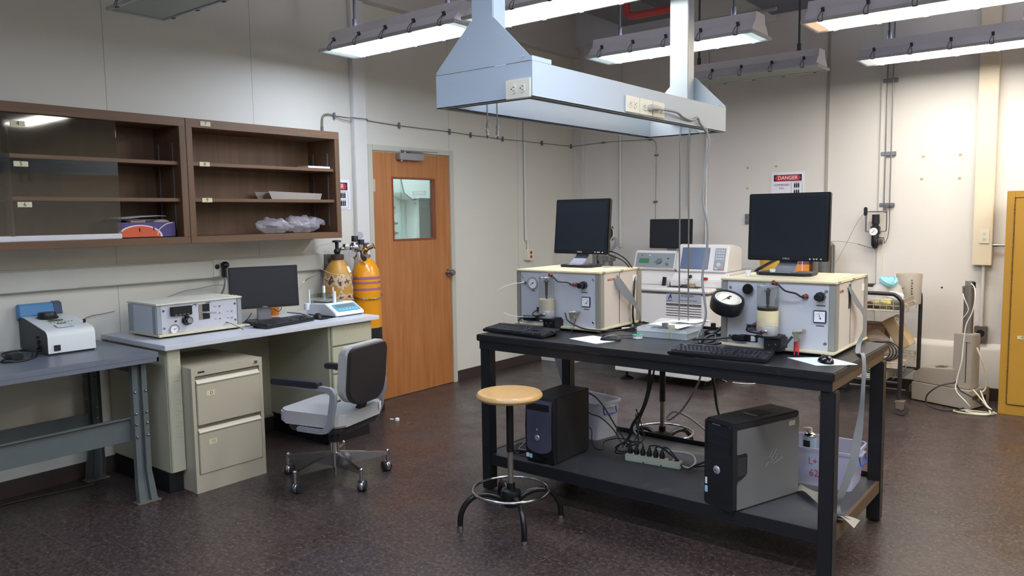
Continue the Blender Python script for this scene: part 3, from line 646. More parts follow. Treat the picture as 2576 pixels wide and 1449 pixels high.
# ================================================================ wall cabinets
M_cab = wood('brown wall cabinet oak', '#5c442f', '#73543b', .5, 'y', .7, contrast=1.2)
M_cabv = wood('brown wall cabinet oak upright', '#58412e', '#6e5139', .5, 'z', .7, contrast=1.2)
M_pane = glassy('cabinet glass', '#dcdcd4', .065, .04)
M_tag = M('number tag', '#cfcba6', .5)
XF, XB = -4.574, W+.002
def cabinet(y0, y1, label, tags, stile=.042):
    t = T('wall_cabinet', label, 'cabinet', (W, (y0+y1)/2, 1.408), wld=True, group='brown wall cabinets')
    t.part('top_panel', MB().box((XB, y0, 2.128), (XF, y1, 2.182), .002), M_cab)
    t.part('bottom_panel', MB().box((XB, y0, 1.408), (XF, y1, 1.452), .002), M_cab)
    t.part('side_panel', MB().box((XB, y0, 1.452), (XF, y0+stile, 2.128), .002), M_cabv)
    t.part('side_panel', MB().box((XB, y1-stile, 1.452), (XF, y1, 2.128), .002), M_cabv)
    t.part('back_panel', MB().box((XB, y0+stile, 1.452), (XB+.012, y1-stile, 2.128)), M_cabv)
    for z in (1.915, 1.69):
        s = t.part('shelf', MB().box((XB+.012, y0+stile, z-.022), (XF-.022, y1-stile, z), .002), M_cab)
    for yy in (y0+stile, y1-stile):
        for x in (XB+.07, XF-.09):
            d = .004 if yy < (y0+y1)/2 else -.004
            t.part('shelf_standard', MB().box((x-.006, min(yy, yy+d), 1.50), (x+.006, max(yy, yy+d), 2.03)), M_galv)
    for n_, y, z, x in tags:
        g = t.part('number_tag', MB().box((x, y-.035, z-.014), (x+.003, y+.035, z+.014), .001), M_tag)
        t.part('numeral', MB().text(n_, .03, faceX(x+.0034, y, z)), M_ink, parent=g)
    return t
cabinet(2.557, 3.748, 'brown open wall cabinet nearest the door, tags 7 to 9 on its shelves', (('7', 2.69, 2.155, XF), ('8', 2.685, 1.905, XF-.022), ('9', 2.69, 1.679, XF-.022)))
cl_ = cabinet(.98, 2.555, 'brown wall cabinet with sliding glass panes, tags 4 to 6 on the glass', ())
g1 = cl_.part('glass_pane', MB().box((XF-.030, 1.555, 1.480), (XF-.026, 2.145, 2.125)), M_pane)
g2 = cl_.part('glass_pane', MB().box((XF-.016, .99, 1.480), (XF-.012, 1.585, 2.125)), M_pane)
cl_.part('aluminium_track', MB().box((XF-.036, 1.545, 1.452), (XF-.02, 2.145, 1.482), .003).box((XF-.022, .99, 1.452), (XF-.006, 1.565, 1.482), .003), M('white aluminium', '#d6d6da', .35, .2))
for n_, y, z in (('4', 1.638, 2.073), ('5', 1.640, 1.862), ('6', 1.645, 1.648)):
    g = cl_.part('number_tag', MB().box((XF-.026, y-.035, z-.014), (XF-.023, y+.035, z+.014), .001), M_tag, parent=g1)
# the numerals stand on the tags
mb = MB()
for n_, y, z in (('4', 1.638, 2.073), ('5', 1.640, 1.862), ('6', 1.645, 1.648)): mb.text(n_, .03, faceX(XF-.0226, y, z))
cl_.part('numeral', mb, M_ink)
# fruit carton with papers
t = T('fruit_carton', 'purple and orange produce carton holding papers on the cabinet floor', 'carton', (-4.72, 2.30, 1.453), wld=True)
M_pur = M('purple printed card', '#4b4178', .6); M_org = M('orange print', '#cf5a35', .6); M_pr = M('pale print', '#e4d6cf', .6)
x0, x1, y0, y1, z0, z1 = -4.87, -4.625, 2.13, 2.49, 1.453, 1.545
mb = MB()
for a, b_ in (((x0, y0, z0), (x1, y1, z0+.004)), ((x0, y0, z0), (x0+.004, y1, z1)), ((x1-.004, y0, z0), (x1, y1, z1)), ((x0, y0, z0), (x1, y0+.004, z1)), ((x0, y1-.004, z0), (x1, y1, z1))): mb.box(a, b_)
t.part('box', mb, M_pur)
def oval(r, n=24, yc=2.265, cut=None): return [(yc+r*.125*math.cos(a), z0+.004+max(0, r*.066*math.sin(a))) for a in [PI*i/n for i in range(n+1)]]
t.part('printed_outline', MB().prism(oval(1.1), 'x', x1, x1+.0012), M_pr); t.part('printed_oval', MB().prism(oval(1.0), 'x', x1+.0012, x1+.0022), M_org)
t.part('printed_curve', MB().tube([(x1+.002, 2.37, z0+.015), (x1+.002, 2.385, z0+.05), (x1+.002, 2.43, z0+.08), (x1+.002, 2.47, z0+.088)], .003, 6, smooth=4), M_pr)
t.part('hand_hole', MB().box((x1+.001, 2.258, z0+.035), (x1+.0032, 2.266, z0+.058), .001).box((x1+.001, 2.345, z0+.04), (x1+.0032, 2.353, z0+.062), .001), M_ink)
rnd = random.Random(3)
def paper_stack(name, label, cx, cy, z, wx, wy, k, amp, rz=0, cat='paper', mat=M_paper, group=None):
    for i in range(k):
        a = rz+rnd.uniform(-.3, .3); ph = rnd.uniform(0, 6); rows = []
        for u in range(9):
            r = []
            for v in range(9):
                x = (u/8-.5)*wx; y = (v/8-.5)*wy
                r.append((cx+x*math.cos(a)-y*math.sin(a), cy+x*math.sin(a)+y*math.cos(a), z+i*.009+amp*math.sin(ph+y*9)*.5+amp*.4*math.cos(x*12+ph)))
            rows.append(r)
        o = one(name, MB().sheet(rows, .0006), mat, label[i], cat, (cx, cy, z+i*.009), group=group)
paper_stack('paper_sheet', ['lowest curled sheet on the purple produce carton', 'middle curled sheet on the purple produce carton', 'top curled sheet on the purple produce carton'], -4.76, 2.30, 1.556, .20, .30, 3, .016, group='loose papers on the carton')
one('small_box', MB().box((-4.70, 2.22, 1.50), (-4.64, 2.31, 1.556), .003), M('tan card', '#9c846a', .7), 'small tan box in the produce carton, under the papers', 'box', (-4.67, 2.26, 1.5))
one('rolled_rag', MB().ball((-4.67, 2.42, 1.542), .032, (.9, 1.7, .62)), M('beige cloth', '#b09b85', .8), 'beige rolled bundle at the right end of the produce carton', 'bundle', (-4.67, 2.42, 1.53))
# bags
def crumple(mb, amp, sc, seed):
    from mathutils import noise
    for v in mb.bm.verts:
        d = noise.noise_vector(v.co*sc+Vector((seed, 0, 0)))
        v.co = v.co+d*amp
    return mb
M_bag = M('clear bag film', '#dad8de', .14, alpha=.30)
for (cx, cy, sy, sz, lb, sd) in ((-4.70, 3.25, .135, .05, 'left clear plastic bag on the cabinet floor right side', 1), (-4.70, 3.475, .14, .06, 'right clear plastic bag on the cabinet floor, its neck pointing to the door', 5)):
    mb = MB().ball((cx, cy, 1.455+sz), 1, (.085, sy, sz), 72, 48)
    if sd == 5: warp(mb, lambda v: (v.x-(v.x-cx)*.6*max(0, (v.y-cy-.07)/.07), v.y+.07*max(0, (v.y-cy-.07)/.07), v.z+.02*max(0, (v.y-cy-.07)/.07)))
    crumple(mb, .024, 16, sd); crumple(mb, .009, 48, sd+3)
    for v in mb.bm.verts: v.co.z = max(v.co.z, 1.4545)
    one('plastic_bag', mb, M_bag, lb, 'bag', (cx, cy, 1.453), group='plastic bags in the wall cabinet', ang=50)
one('paper_pad', MB().box((-4.76, 3.50, 1.916), (-4.62, 3.695, 1.931), .002), M_paper, 'thin white pad on the upper shelf at the door end of the cabinet', 'pad', (-4.69, 3.6, 1.916))
t = T('tray', 'shallow clear tray with a tan lining on the lower shelf of the open cabinet', 'tray', (-4.73, 3.42, 1.691), wld=True)
mb = MB(); mb.prism([(3.19, 1.746), (3.215, 1.692), (3.63, 1.692), (3.645, 1.735)], 'x', -4.665, -4.661); mb.prism([(3.19, 1.746), (3.215, 1.692), (3.63, 1.692), (3.645, 1.735)], 'x', -4.83, -4.826).box((-4.83, 3.215, 1.6915), (-4.661, 3.63, 1.694))
t.part('tray_body', mb, M('clear tray plastic', '#b9b4aa', .3, alpha=.45)); t.part('lining', MB().box((-4.81, 3.26, 1.694), (-4.70, 3.61, 1.738), .003), M('tan lining', '#8d7458', .7))

# ================================================================ left grey work table
M_wt = M('blue grey table steel', '#6f7680', .38, .25, vary=.08, vscale=6)
M_wtl = M('green grey leg paint', '#5c6463', .45, .2, vary=.1, vscale=12)
t = T('work_table', 'grey steel work table in the left foreground carrying the analyser', 'table', (-4.5, 1.2, 0), wld=True)
t.part('tabletop', MB().box((-4.885, .25, .805), (-4.125, 2.085, .838), .005), M_wt)
t.part('apron', MB().box((-4.135, .25, .785), (-4.127, 2.083, .83), .002).box((-4.885, 2.070, .785), (-4.127, 2.083, .83), .002), M_wt)
def channel_leg(x, y, s):
    mb = MB()
    prof = [(-.045, 0), (-.04, .016), (-.012, .016), (-.008, .002), (.008, .002), (.012, .016), (.04, .016), (.045, 0)]
    rows = []
    for z, f, dx in ((.785, 1, 0), (.17, 1, 0), (.10, 1.15, .012*s), (.008, 1.25, .03*s)):
        rows.append([(x+dx+s*v*1.6, y+u*f, z) for u, v in prof])
    mb.sheet(rows, .003)
    return mb
for x, s in ((-4.235, 1), (-4.80, -1)):
    for y in (2.01, .40):
        l = t.part('leg', channel_leg(x, y, s), M_wtl)
        for z in (.44, .50, .37, .62):
            for dy in (-.03, .03): t.part('bolt', MB().ball((x+s*.028, y+dy, z), .008, u=8, v=6), M_steel, parent=l)
        t.part('foot_plate', MB().box((x-.03+s*.03, y-.065, 0), (x+.04+s*.03, y+.065, .008), .002), M('scuffed foot plate', '#7a756a', .6, .3, vary=.3, vscale=30), parent=l)
t.part('stretcher', MB().box((-4.262, .445, .345), (-4.256, 1.97, .48), .001).box((-4.262, .445, .472), (-4.235, 1.97, .48), .001), M_wtl)
t.part('stretcher', MB().box((-4.79, .445, .29), (-4.784, 1.97, .42), .001), M_wtl)
for y in (.42, 1.995): t.part('end_rail', MB().box((-4.79, y, .72), (-4.25, y+.012, .79)), M_wtl)
# analyser
t = T('analyser', 'white and dark grey sloped laboratory analyser with a blue back on the grey table', 'analyser', (-4.66, 1.79, .838), wld=True)
xf = -4.495; y0, y1 = 1.672, 1.912
side = [(-4.88, .848), (-4.88, 1.02), (-4.80, 1.022), (-4.52, .968), (-4.497, .945), (xf, .848)]
for ya_ in (y0, y1-.005): t.part('side_panel', MB().prism([(x, z) for x, z in side], 'y', ya_, ya_+.005), M('dark slate panel', '#33373d', .5))
sh = [(-4.88, 1.024), (-4.80, 1.026), (-4.53, .974), (-4.512, .968), (-4.498, .955), (-4.492, .938), (-4.492, .850)]
mb = MB().sheet([[(x, y, z) for y in (y0-.002, y1+.002)] for x, z in sh], .004); t.part('cover', mb, M('analyser white', '#d4d8d4', .35))
t.part('base', MB().box((-4.87, y0+.004, .838), (-4.50, y1-.004, .852)), M_black)
mb = MB(); mb.prism([(-4.885, 1.0), (-4.885, 1.085), (-4.872, 1.095), (-4.845, 1.09), (-4.83, 1.024)], 'y', y0-.01, y1-.035, .004)
bk = t.part('back_cover', mb, M('analyser blue', '#3f7fae', .3)); t.part('end_cap', MB().prism([(-4.889, 1.0), (-4.889, 1.09), (-4.874, 1.1), (-4.842, 1.094), (-4.826, 1.024)], 'y', y1-.075, y1-.025, .006), M('analyser navy', '#22375a', .35), parent=bk)
t.part('sample_cap', MB().lathe([(0, .035), (.045, .035), (.048, .03), (.048, .012), (.055, .01), (.055, 0), (0, 0)], (-4.755, 1.775, 1.012), n=28), M_black)
sl = math.atan2(.052, .27)
def onslope(xx, yy, dx, dy, h=.0015): return MB().cbox((xx, yy, 1.026-(xx+4.80)*-0-(xx+4.80)*.1926+h+.0035), (dx, dy, .002), Matrix.Rotation(sl, 3, 'Y'))
t.part('display', onslope(-4.675, 1.785, .018, .075), M('green lcd', '#55683c', .3))
k = t.part('keypad', onslope(-4.565, 1.785, .05, .085), M('blue keypad', '#a9c0dc', .4))
mb = MB()
for i in range(4):
    for j in range(4): 
        xx = -4.583+.0125*i; mb.cbox((xx, 1.752+.0155*j, 1.026-(xx+4.80)*.1926+.0075), (.009, .011, .003), Matrix.Rotation(sl, 3, 'Y'))
t.part('key_grid', mb, M('pale keys', '#dfe3d8', .4), parent=k)
mb = MB()
for i in range(7): mb.cbox((-4.635, 1.745+.018*i, 1.026-.165*.1926+.0052), (.006, .008, .001), Matrix.Rotation(sl, 3, 'Y'))
t.part('printed_marks', mb, M_ink); t.part('brand_plate', onslope(-4.608, 1.79, .012, .05), M_galv)
t.part('side_switch', MB().cyl((-4.575, 1.895, .99), (-4.570, 1.895, 1.006), .007), M_black)
r_ = t.part('rocker_switch', MB().box((-4.492, 1.698, .862), (-4.486, 1.73, .893), .001), M_black)
mb = MB()
for p in ((-4.62, .93, .006), (-4.615, .905, .010), (-4.61, .88, .012), (-4.60, .862, .009)): mb.cyl((p[0], y0-.012, p[1]), (p[0], y0+.001, p[1]), p[2])
t.part('side_connectors', mb, M_black)
mb = MB(); mb.box((-4.60, 1.50, .839), (-4.52, 1.57, .868), .006).tube([(-4.56, 1.50, .85), (-4.50, 1.45, .845), (-4.45, 1.50, .843), (-4.47, 1.58, .846), (-4.55, 1.62, .85), (-4.60, 1.58, .86), (-4.56, 1.50, .875), (-4.50, 1.48, .87), (-4.46, 1.55, .85), (-4.50, 1.64, .85), (-4.60, 1.665, .88)], .005, 8, smooth=6)
t = T('power_adapter', 'coiled black power adapter lead at the left end of the grey table', 'adapter', (-4.55, 1.53, .838), wld=True)
t.part('adapter_body', MB().box((-4.62, 1.50, .838), (-4.53, 1.565, .866), .006), M_black)
t.part('lead', MB().tube([(-4.55, 1.50, .85), (-4.48, 1.44, .845), (-4.43, 1.50, .844), (-4.46, 1.57, .846), (-4.54, 1.60, .87), (-4.60, 1.55, .875), (-4.55, 1.47, .873), (-4.47, 1.47, .86), (-4.44, 1.54, .846), (-4.50, 1.61, .848), (-4.60, 1.655, .87)], .005, 8, smooth=6), M_cable)

# ================================================================ lab desk
M_desk = M('white laminate', '#c9cdd2', .35, vary=.05, vscale=5); M_ped = M('pale green grey steel', '#bab9a2', .42, .1, vary=.04, vscale=4)
t = T('lab_desk', 'white topped pale green knee-hole lab desk against the left wall', 'desk', (-4.5, 2.9, 0), wld=True)
t.part('desktop', MB().box((W+.002, 2.122, .834), (-4.13, 3.692, .864), .003), M_desk)
t.part('pedestal', MB().box((-4.885, 2.150, .12), (-4.19, 2.232, .834), .003), M_ped)
t.part('end_strip', MB().box((-4.19, 2.152, .125), (-4.172, 2.231, .83), .004), M_ped)
mb = MB()
for i in range(8):
    z = .80-.065*i; mb.tube([(-4.1712, 2.19, z), (-4.1712, 2.215, z), (-4.1712, 2.215, z-.02), (-4.1712, 2.19, z-.02)], .0012, 4)
t.part('old_adhesive_marks', mb, M('old glue marks', '#a6a58c', .6))
t.part('toe_kick', MB().box((-4.86, 2.145, 0), (-4.21, 2.228, .12)), M_black)
t.part('pedestal', MB().box((-4.885, 3.285, .14), (-4.19, 3.66, .834), .003), M_ped)
for z0_, z1_ in ((.69, .826), (.50, .68), (.32, .49), (.15, .31)):
    d_ = t.part('drawer', MB().box((-4.19, 3.30, z0_), (-4.17, 3.652, z1_), .004), M_ped)
    if z0_ < .6: t.part('handle', MB().box((-4.172, 3.43, z1_-.045), (-4.155, 3.53, z1_-.03), .003), M_galv, parent=d_)
t.part('toe_kick', MB().box((-4.86, 3.29, 0), (-4.23, 3.655, .14)), M_black)
t.part('back_panel', MB().box((-4.89, 2.232, .12), (-4.88, 3.285, .834)), M_ped)
mb = MB()
for i in range(6): mb.tube([(-4.1695, 3.40+.035*i, .785), (-4.1695, 3.40+.035*i, .80), (-4.1695, 3.415+.035*i, .80)], .001, 4)
t.part('old_adhesive_marks', mb, M('old glue marks', '#a6a58c'))
# file cabinet
M_fc = M('putty grey steel', '#b4ad98', .45, .1, vary=.04, vscale=4)
t = T('file_cabinet', 'beige two drawer filing cabinet pushed under the lab desk', 'cabinet', (-4.3, 2.46, 0), wld=True)
t.part('body', MB().box((-4.66, 2.236, 0), (-4.095, 2.690, .722), .003).box((-4.10, 2.236, 0), (-4.075, 2.256, .722)).box((-4.10, 2.670, 0), (-4.075, 2.690, .722)).box((-4.10, 2.256, .675), (-4.075, 2.670, .722)).box((-4.10, 2.256, 0), (-4.075, 2.670, .105)).box((-4.10, 2.256, .385), (-4.085, 2.670, .392)), M_fc)
for z0_, z1_, n_ in ((.392, .655, 'D'), (.108, .372, '11')):
    mb = MB(); mb.box((-4.095, 2.26, z0_), (-4.068, 2.666, z1_-.03), .003); mb.prism([(-4.095, z1_-.03), (-4.095, z1_), (-4.082, z1_-.002), (-4.064, z1_-.022), (-4.068, z1_-.032)], 'y', 2.262, 2.664)
    d_ = t.part('drawer', mb, M_fc)
    t.part('recess', MB().box((-4.094, 2.262, z1_-.002), (-4.086, 2.664, z1_+.014)), M('putty recess', '#7a7466', .6), parent=d_)
    g = t.part('number_tag', MB().box((-4.068, 2.318, z1_-.10), (-4.0665, 2.368, z1_-.072)), M_tag, parent=d_)
mb = MB().text('D', .026, faceX(-4.0662, 2.348, .569)).text('11', .026, faceX(-4.0662, 2.348, .286)); t.part('numeral', mb, M_ink)
t.part('maker_badge', MB().box((-4.075, 2.275, .69), (-4.0735, 2.315, .70)), M_ink); t.part('lock', MB().lathe([(0, .008), (.009, .008), (.012, .004), (.012, 0)], (-4.075, 2.645, .70), (1, 0, 0), 16), M_chrome)
t = T('computer_tower', 'black tower edge standing behind the filing cabinet in the knee hole', 'computer', (-4.4, 2.8, 0), wld=True)
t.part('casing', MB().box((-4.75, 2.72, .0), (-4.36, 2.87, .42), .006), M_black); t.part('front_panel', MB().box((-4.36, 2.722, .004), (-4.345, 2.868, .416), .004), M_blackg); t.part('sticker', MB().box((-4.345, 2.845, .05), (-4.344, 2.862, .07)), M_red)

# ================================================================ instrument cases
M_alu = M('grey corner extrusion', '#9c9b93', .45, .35); M_cream2 = M('cream case edge', '#cfc9ad', .45, vary=.04, vscale=9); M_panel = M('pale front panel', '#c3c6cd', .4, .1); M_sidep = M('case side panel', '#c9c1b8', .5)
M_topc = M('cream case top', '#cbc3a4', .5, vary=.06, vscale=14)
def case(t, w, d, h, z0=.012, side=M_sidep, post=.035, seam=True, M_alu=M_alu, M_topc=M_topc):
    """front at y=0 facing -Y, left edge x=0"""
    t.part('case_body', MB().box((.004, .012, z0+.012), (w-.004, d-.004, z0+h-.012)), side)
    for x in (0, w-post):
        t.part('corner_post', MB().box((x-.001, -.004, z0+.01), (x+post+.001, .045, z0+h-.01), .006), M_alu); t.part('corner_post', MB().box((x-.001, d-.06, z0+.01), (x+post+.001, d+.004, z0+h-.01), .006), M_alu)
    t.part('front_panel', MB().box((post-.002, .0, z0+.013), (w-post+.002, .011, z0+h-.013)), M_panel)
    mb = MB(); mb.box((-.004, -.012, z0+h-.012), (w+.004, d+.012, z0+h), .005)
    tp_ = t.part('top_cover', mb, M_topc)
    for i in range(7): t.part('rib', MB().box((w-.05, .05+(d-.1)*i/6, z0+h-.0005), (w+.0045, .056+(d-.1)*i/6, z0+h+.0018)), M_cream2, parent=tp_)
    for y in (post*.8+.006, d/2, d-post*.8-.006): t.part('edge_clip', MB().cbox((w+.003, y, z0+h-.006), (.005, .022, .0135)), M('edge clip', '#8d8a80', .5), parent=tp_)
    bt = t.part('bottom_cover', MB().box((-.004, -.03, z0), (w+.004, d+.012, z0+.013), .004), M_cream2)
    for x in (.03, w-.03):
        for y in (.03, d-.03): t.part('foot', MB().box((x-.012, y-.012, 0), (x+.012, y+.012, z0+.001), .002), M_alu, parent=bt)
    if seam: t.part('seam', MB().box((w-.0045, d*.45, z0+.02), (w-.003, d*.45+.004, z0+h-.015)), M_dark)
    for x in (post+.012, w-post-.012):
        for z in (z0+.045, z0+h-.045):
            t.part('screw', MB().lathe([(0, .003), (.006, .0035), (.0075, .001), (.0085, 0), (.0085, -.002)], (x, 0, z), (0, -1, 0), 14), M_chrome)
def gauge_round(t, x, z, r, y=0, proud=.014, ang=.8, name='pressure_gauge'):
    g = t.part(name, MB().lathe([(0, .004), (r*.86, .004), (r*.88, proud), (r, proud), (r*1.02, proud-.003), (r*1.02, 0)], (x, y, z), (0, -1, 0), 32), [M_chrome])
    f = t.part('gauge_face', MB().lathe([(0, .0055), (r*.86, .0055)], (x, y, z), (0, -1, 0), 32), M_paper, parent=g)
    mb = MB()
    for k in range(21):
        a = math.radians(-135+270*k/20); q = r*(.68 if k % 5 == 0 else .74)
        p0 = (x+q*math.sin(a), y-.0058, z+q*math.cos(a)); p1 = (x+r*.8*math.sin(a), y-.0058, z+r*.8*math.cos(a)); mb.cyl(p0, p1, .0006, n=4)
    mb.tube([(x-.4*r*math.sin(ang)*.4, y-.0065, z-.4*r*math.cos(ang)*.4), (x+.62*r*math.sin(ang), y-.0065, z+.62*r*math.cos(ang))], [.0016, .0007], 5).cyl((x, y-.008, z), (x, y-.005, z), r*.09, n=10)
    t.part('needle_and_scale', mb, M_ink, parent=g)
    return g
# desk instrument (faces +X)
t = T('bench_instrument', 'low cream and grey instrument with a black display on the white desk', 'instrument', (-4.406, 2.220, .864), PI/2)
w_, d_, h_ = .558, .335, .193
case(t, w_, d_, h_, side=M('blue grey side panel', '#c2cbd6', .45), seam=False, M_alu=M('blue grey extrusion', '#9aa2a6', .45, .3), M_topc=M('pale cream lid', '#d6d4c6', .5, vary=.04))
t.part('bottom_lip', MB().box((-.002, -.035, .012), (w_+.002, -.004, .019), .002), M_cream2)
t.part('digital_display', MB().box((.085, -.022, .125), (.215, 0, .180), .003), M_black)
t.part('display_buttons', MB().box((.105, -.025, .129), (.119, -.022, .135)).box((.130, -.025, .129), (.144, -.022, .135)).box((.155, -.025, .129), (.169, -.022, .135)).box((.18, -.025, .129), (.194, -.022, .135)), M_galv)
gauge_round(t, .105, .047, .029, proud=.012, ang=1.35)
k_ = t.part('control_knob', MB().lathe([(0, .042), (.017, .042), (.018, .038), (.024, .036), (.025, .012), (.030, .010), (.030, 0)], (.185, 0, .092), (0, -1, 0), 24), M_blackg); t.part('knob_cap', MB().cyl((.185, -.0425, .092), (.185, -.044, .092), .0165, n=24), M('silver knob cap', '#b9babd', .3, .7), parent=k_)
t.part('window_opening', MB().box((.268, -.002, .085), (.338, 0, .178)), M_black); t.part('window_side', MB().box((.268, -.003, .085), (.290, -.0015, .178)), M('tan inner', '#8a8272', .6))
t.part('lever', MB().tube([(.285, -.004, .128), (.31, -.03, .128), (.355, -.05, .124)], [.004, .006, .006], 8, smooth=3), M('lever grey', '#a8aab0', .4))
for x, z in ((.405, .155), (.405, .115), (.405, .078), (.487, .115), (.487, .075), (.118, .092)):
    t.part('toggle_switch', MB().cyl((x, -.003, z), (x, 0, z), .0055, n=12).cyl((x, -.002, z), (x, -.016, z+.006), .002, .0028, n=8), M_chrome if x > .2 else M_black)
mb = MB()
for x, z, s in ((.33, .183, .012), (.25, .182, .009), (.375, .155, .006), (.375, .115, .006), (.375, .078, .006), (.46, .115, .006), (.46, .075, .006)): mb.box((x-s*1.3, -.0008, z-s*.18), (x+s*1.3, 0, z+s*.18))
mb.tube([(.225, -.001, .168), (.228, -.001, .178), (.238, -.001, .181), (.248, -.001, .178), (.251, -.001, .168)], .0015, 5, smooth=3)
t.part('printed_marks', mb, M_ink)
t.part('panel_jack', MB().cyl((.445, -.014, .048), (.445, 0, .048), .0055, n=12), M_chrome)
one('thin_lead', MB().tube([(-4.392, 2.665, .912), (-4.36, 2.675, .905), (-4.30, 2.70, .88), (-4.285, 2.71, .867)], .0018, 6, smooth=4), M_cable, 'thin black lead drooping from the desk instrument front', 'lead', (-4.39, 2.665, .9))
# ---------------- monitors
M_scr = M('dark screen', '#1d232c', .22); M_bez = M('monitor bezel', '#12151b', .35)
def monitor(label, loc, rz, w, h, zb, fs=1., bezel=.018, tilt=.06, style='foot', depth=.05, logo=True, back=.03, group=None, btn=True, chin=.024, edge=None):
    t = T('monitor', label, 'monitor', loc, rz, group)
    R = Matrix.Translation((0, 0, zb)) @ Matrix.Rotation(-tilt, 4, 'X')
    mb = MB(); mb.box((-w/2, -.012, 0), (w/2, .018, h), .005); t.part('housing', mb.xf(R), M_bez if edge is None else edge)
    t.part('back_cover', MB().box((-w/2+.03, .018, .03), (w/2-.03, depth, h-.03), .012).xf(R), M_black)
    t.part('bezel', MB().box((-w/2+.003, -.0135, .003), (w/2-.003, -.0115, h-.003), .001).xf(R), M_bez)
    t.part('screen', MB().box((-w/2+bezel, -.0142, chin), (w/2-bezel, -.0132, h-bezel)).xf(R), M_scr)
    if logo: t.part('logo', MB().text('DELL', .013, R @ front(0, -.0143, chin*.48), sx=1.3), M('silver print', '#c9cbd0', .3, .3))
    if btn:
        for x in (w/2-.088, w/2-.068, w/2-.055, w/2-.034): t.part('button', MB().lathe([(0, .003), (.0033, .0025), (.004, 0)], (x, -.0135, chin*.48), (0, -1, 0), 12).xf(R), M('button silver', '#d9dbe2', .25, .3))
    if style == 'foot':                          # silver neck and black slab foot
        mb = MB(); mb.sheet([[(x, y, z) for x in (-.055*k, .055*k)] for y, z, k in ((-.055, .012, .95), (-.035, .02, .93), (.02, zb*.75, .85), (.045, zb+.03, .8), (.05, zb+.12, .8))], .008)
        nk = t.part('neck', mb, M('silver neck', '#a3a7b4', .3, .6))
        q = [(fs*a, b_) for a, b_ in [(-.17, -.05), (-.13, -.085), (.13, -.085), (.17, -.05), (.155, .075), (.06, .10), (-.06, .10), (-.155, .075)]]
        t.part('foot', MB().prism(q, 'z', 0, .014, .004), M_black)
        t.part('foot_strip', MB().box((-.05, -.084, .0142), (.05, .03, .017), .001), M('silver neck', '#a3a7b4'), parent=nk)
    else:
        nk = t.part('neck', MB().box((-.045, .012, .01), (.045, .045, zb+.12), .004), M('grey neck', '#8f9298', .4, .5))
        t.part('foot', MB().prism(rrect(-.12, -.08, .12, .1, .03), 'z', 0, .012, .004), M_black)
    return t
monitor('wide black monitor with a silver rim on the white desk', (-4.54, 3.04, .864), math.radians(70), .462, .285, .092, 1., .014, .05, 'neck', logo=True, btn=False, chin=.02, edge=M('silver rim', '#9ea2ab', .3, .6))
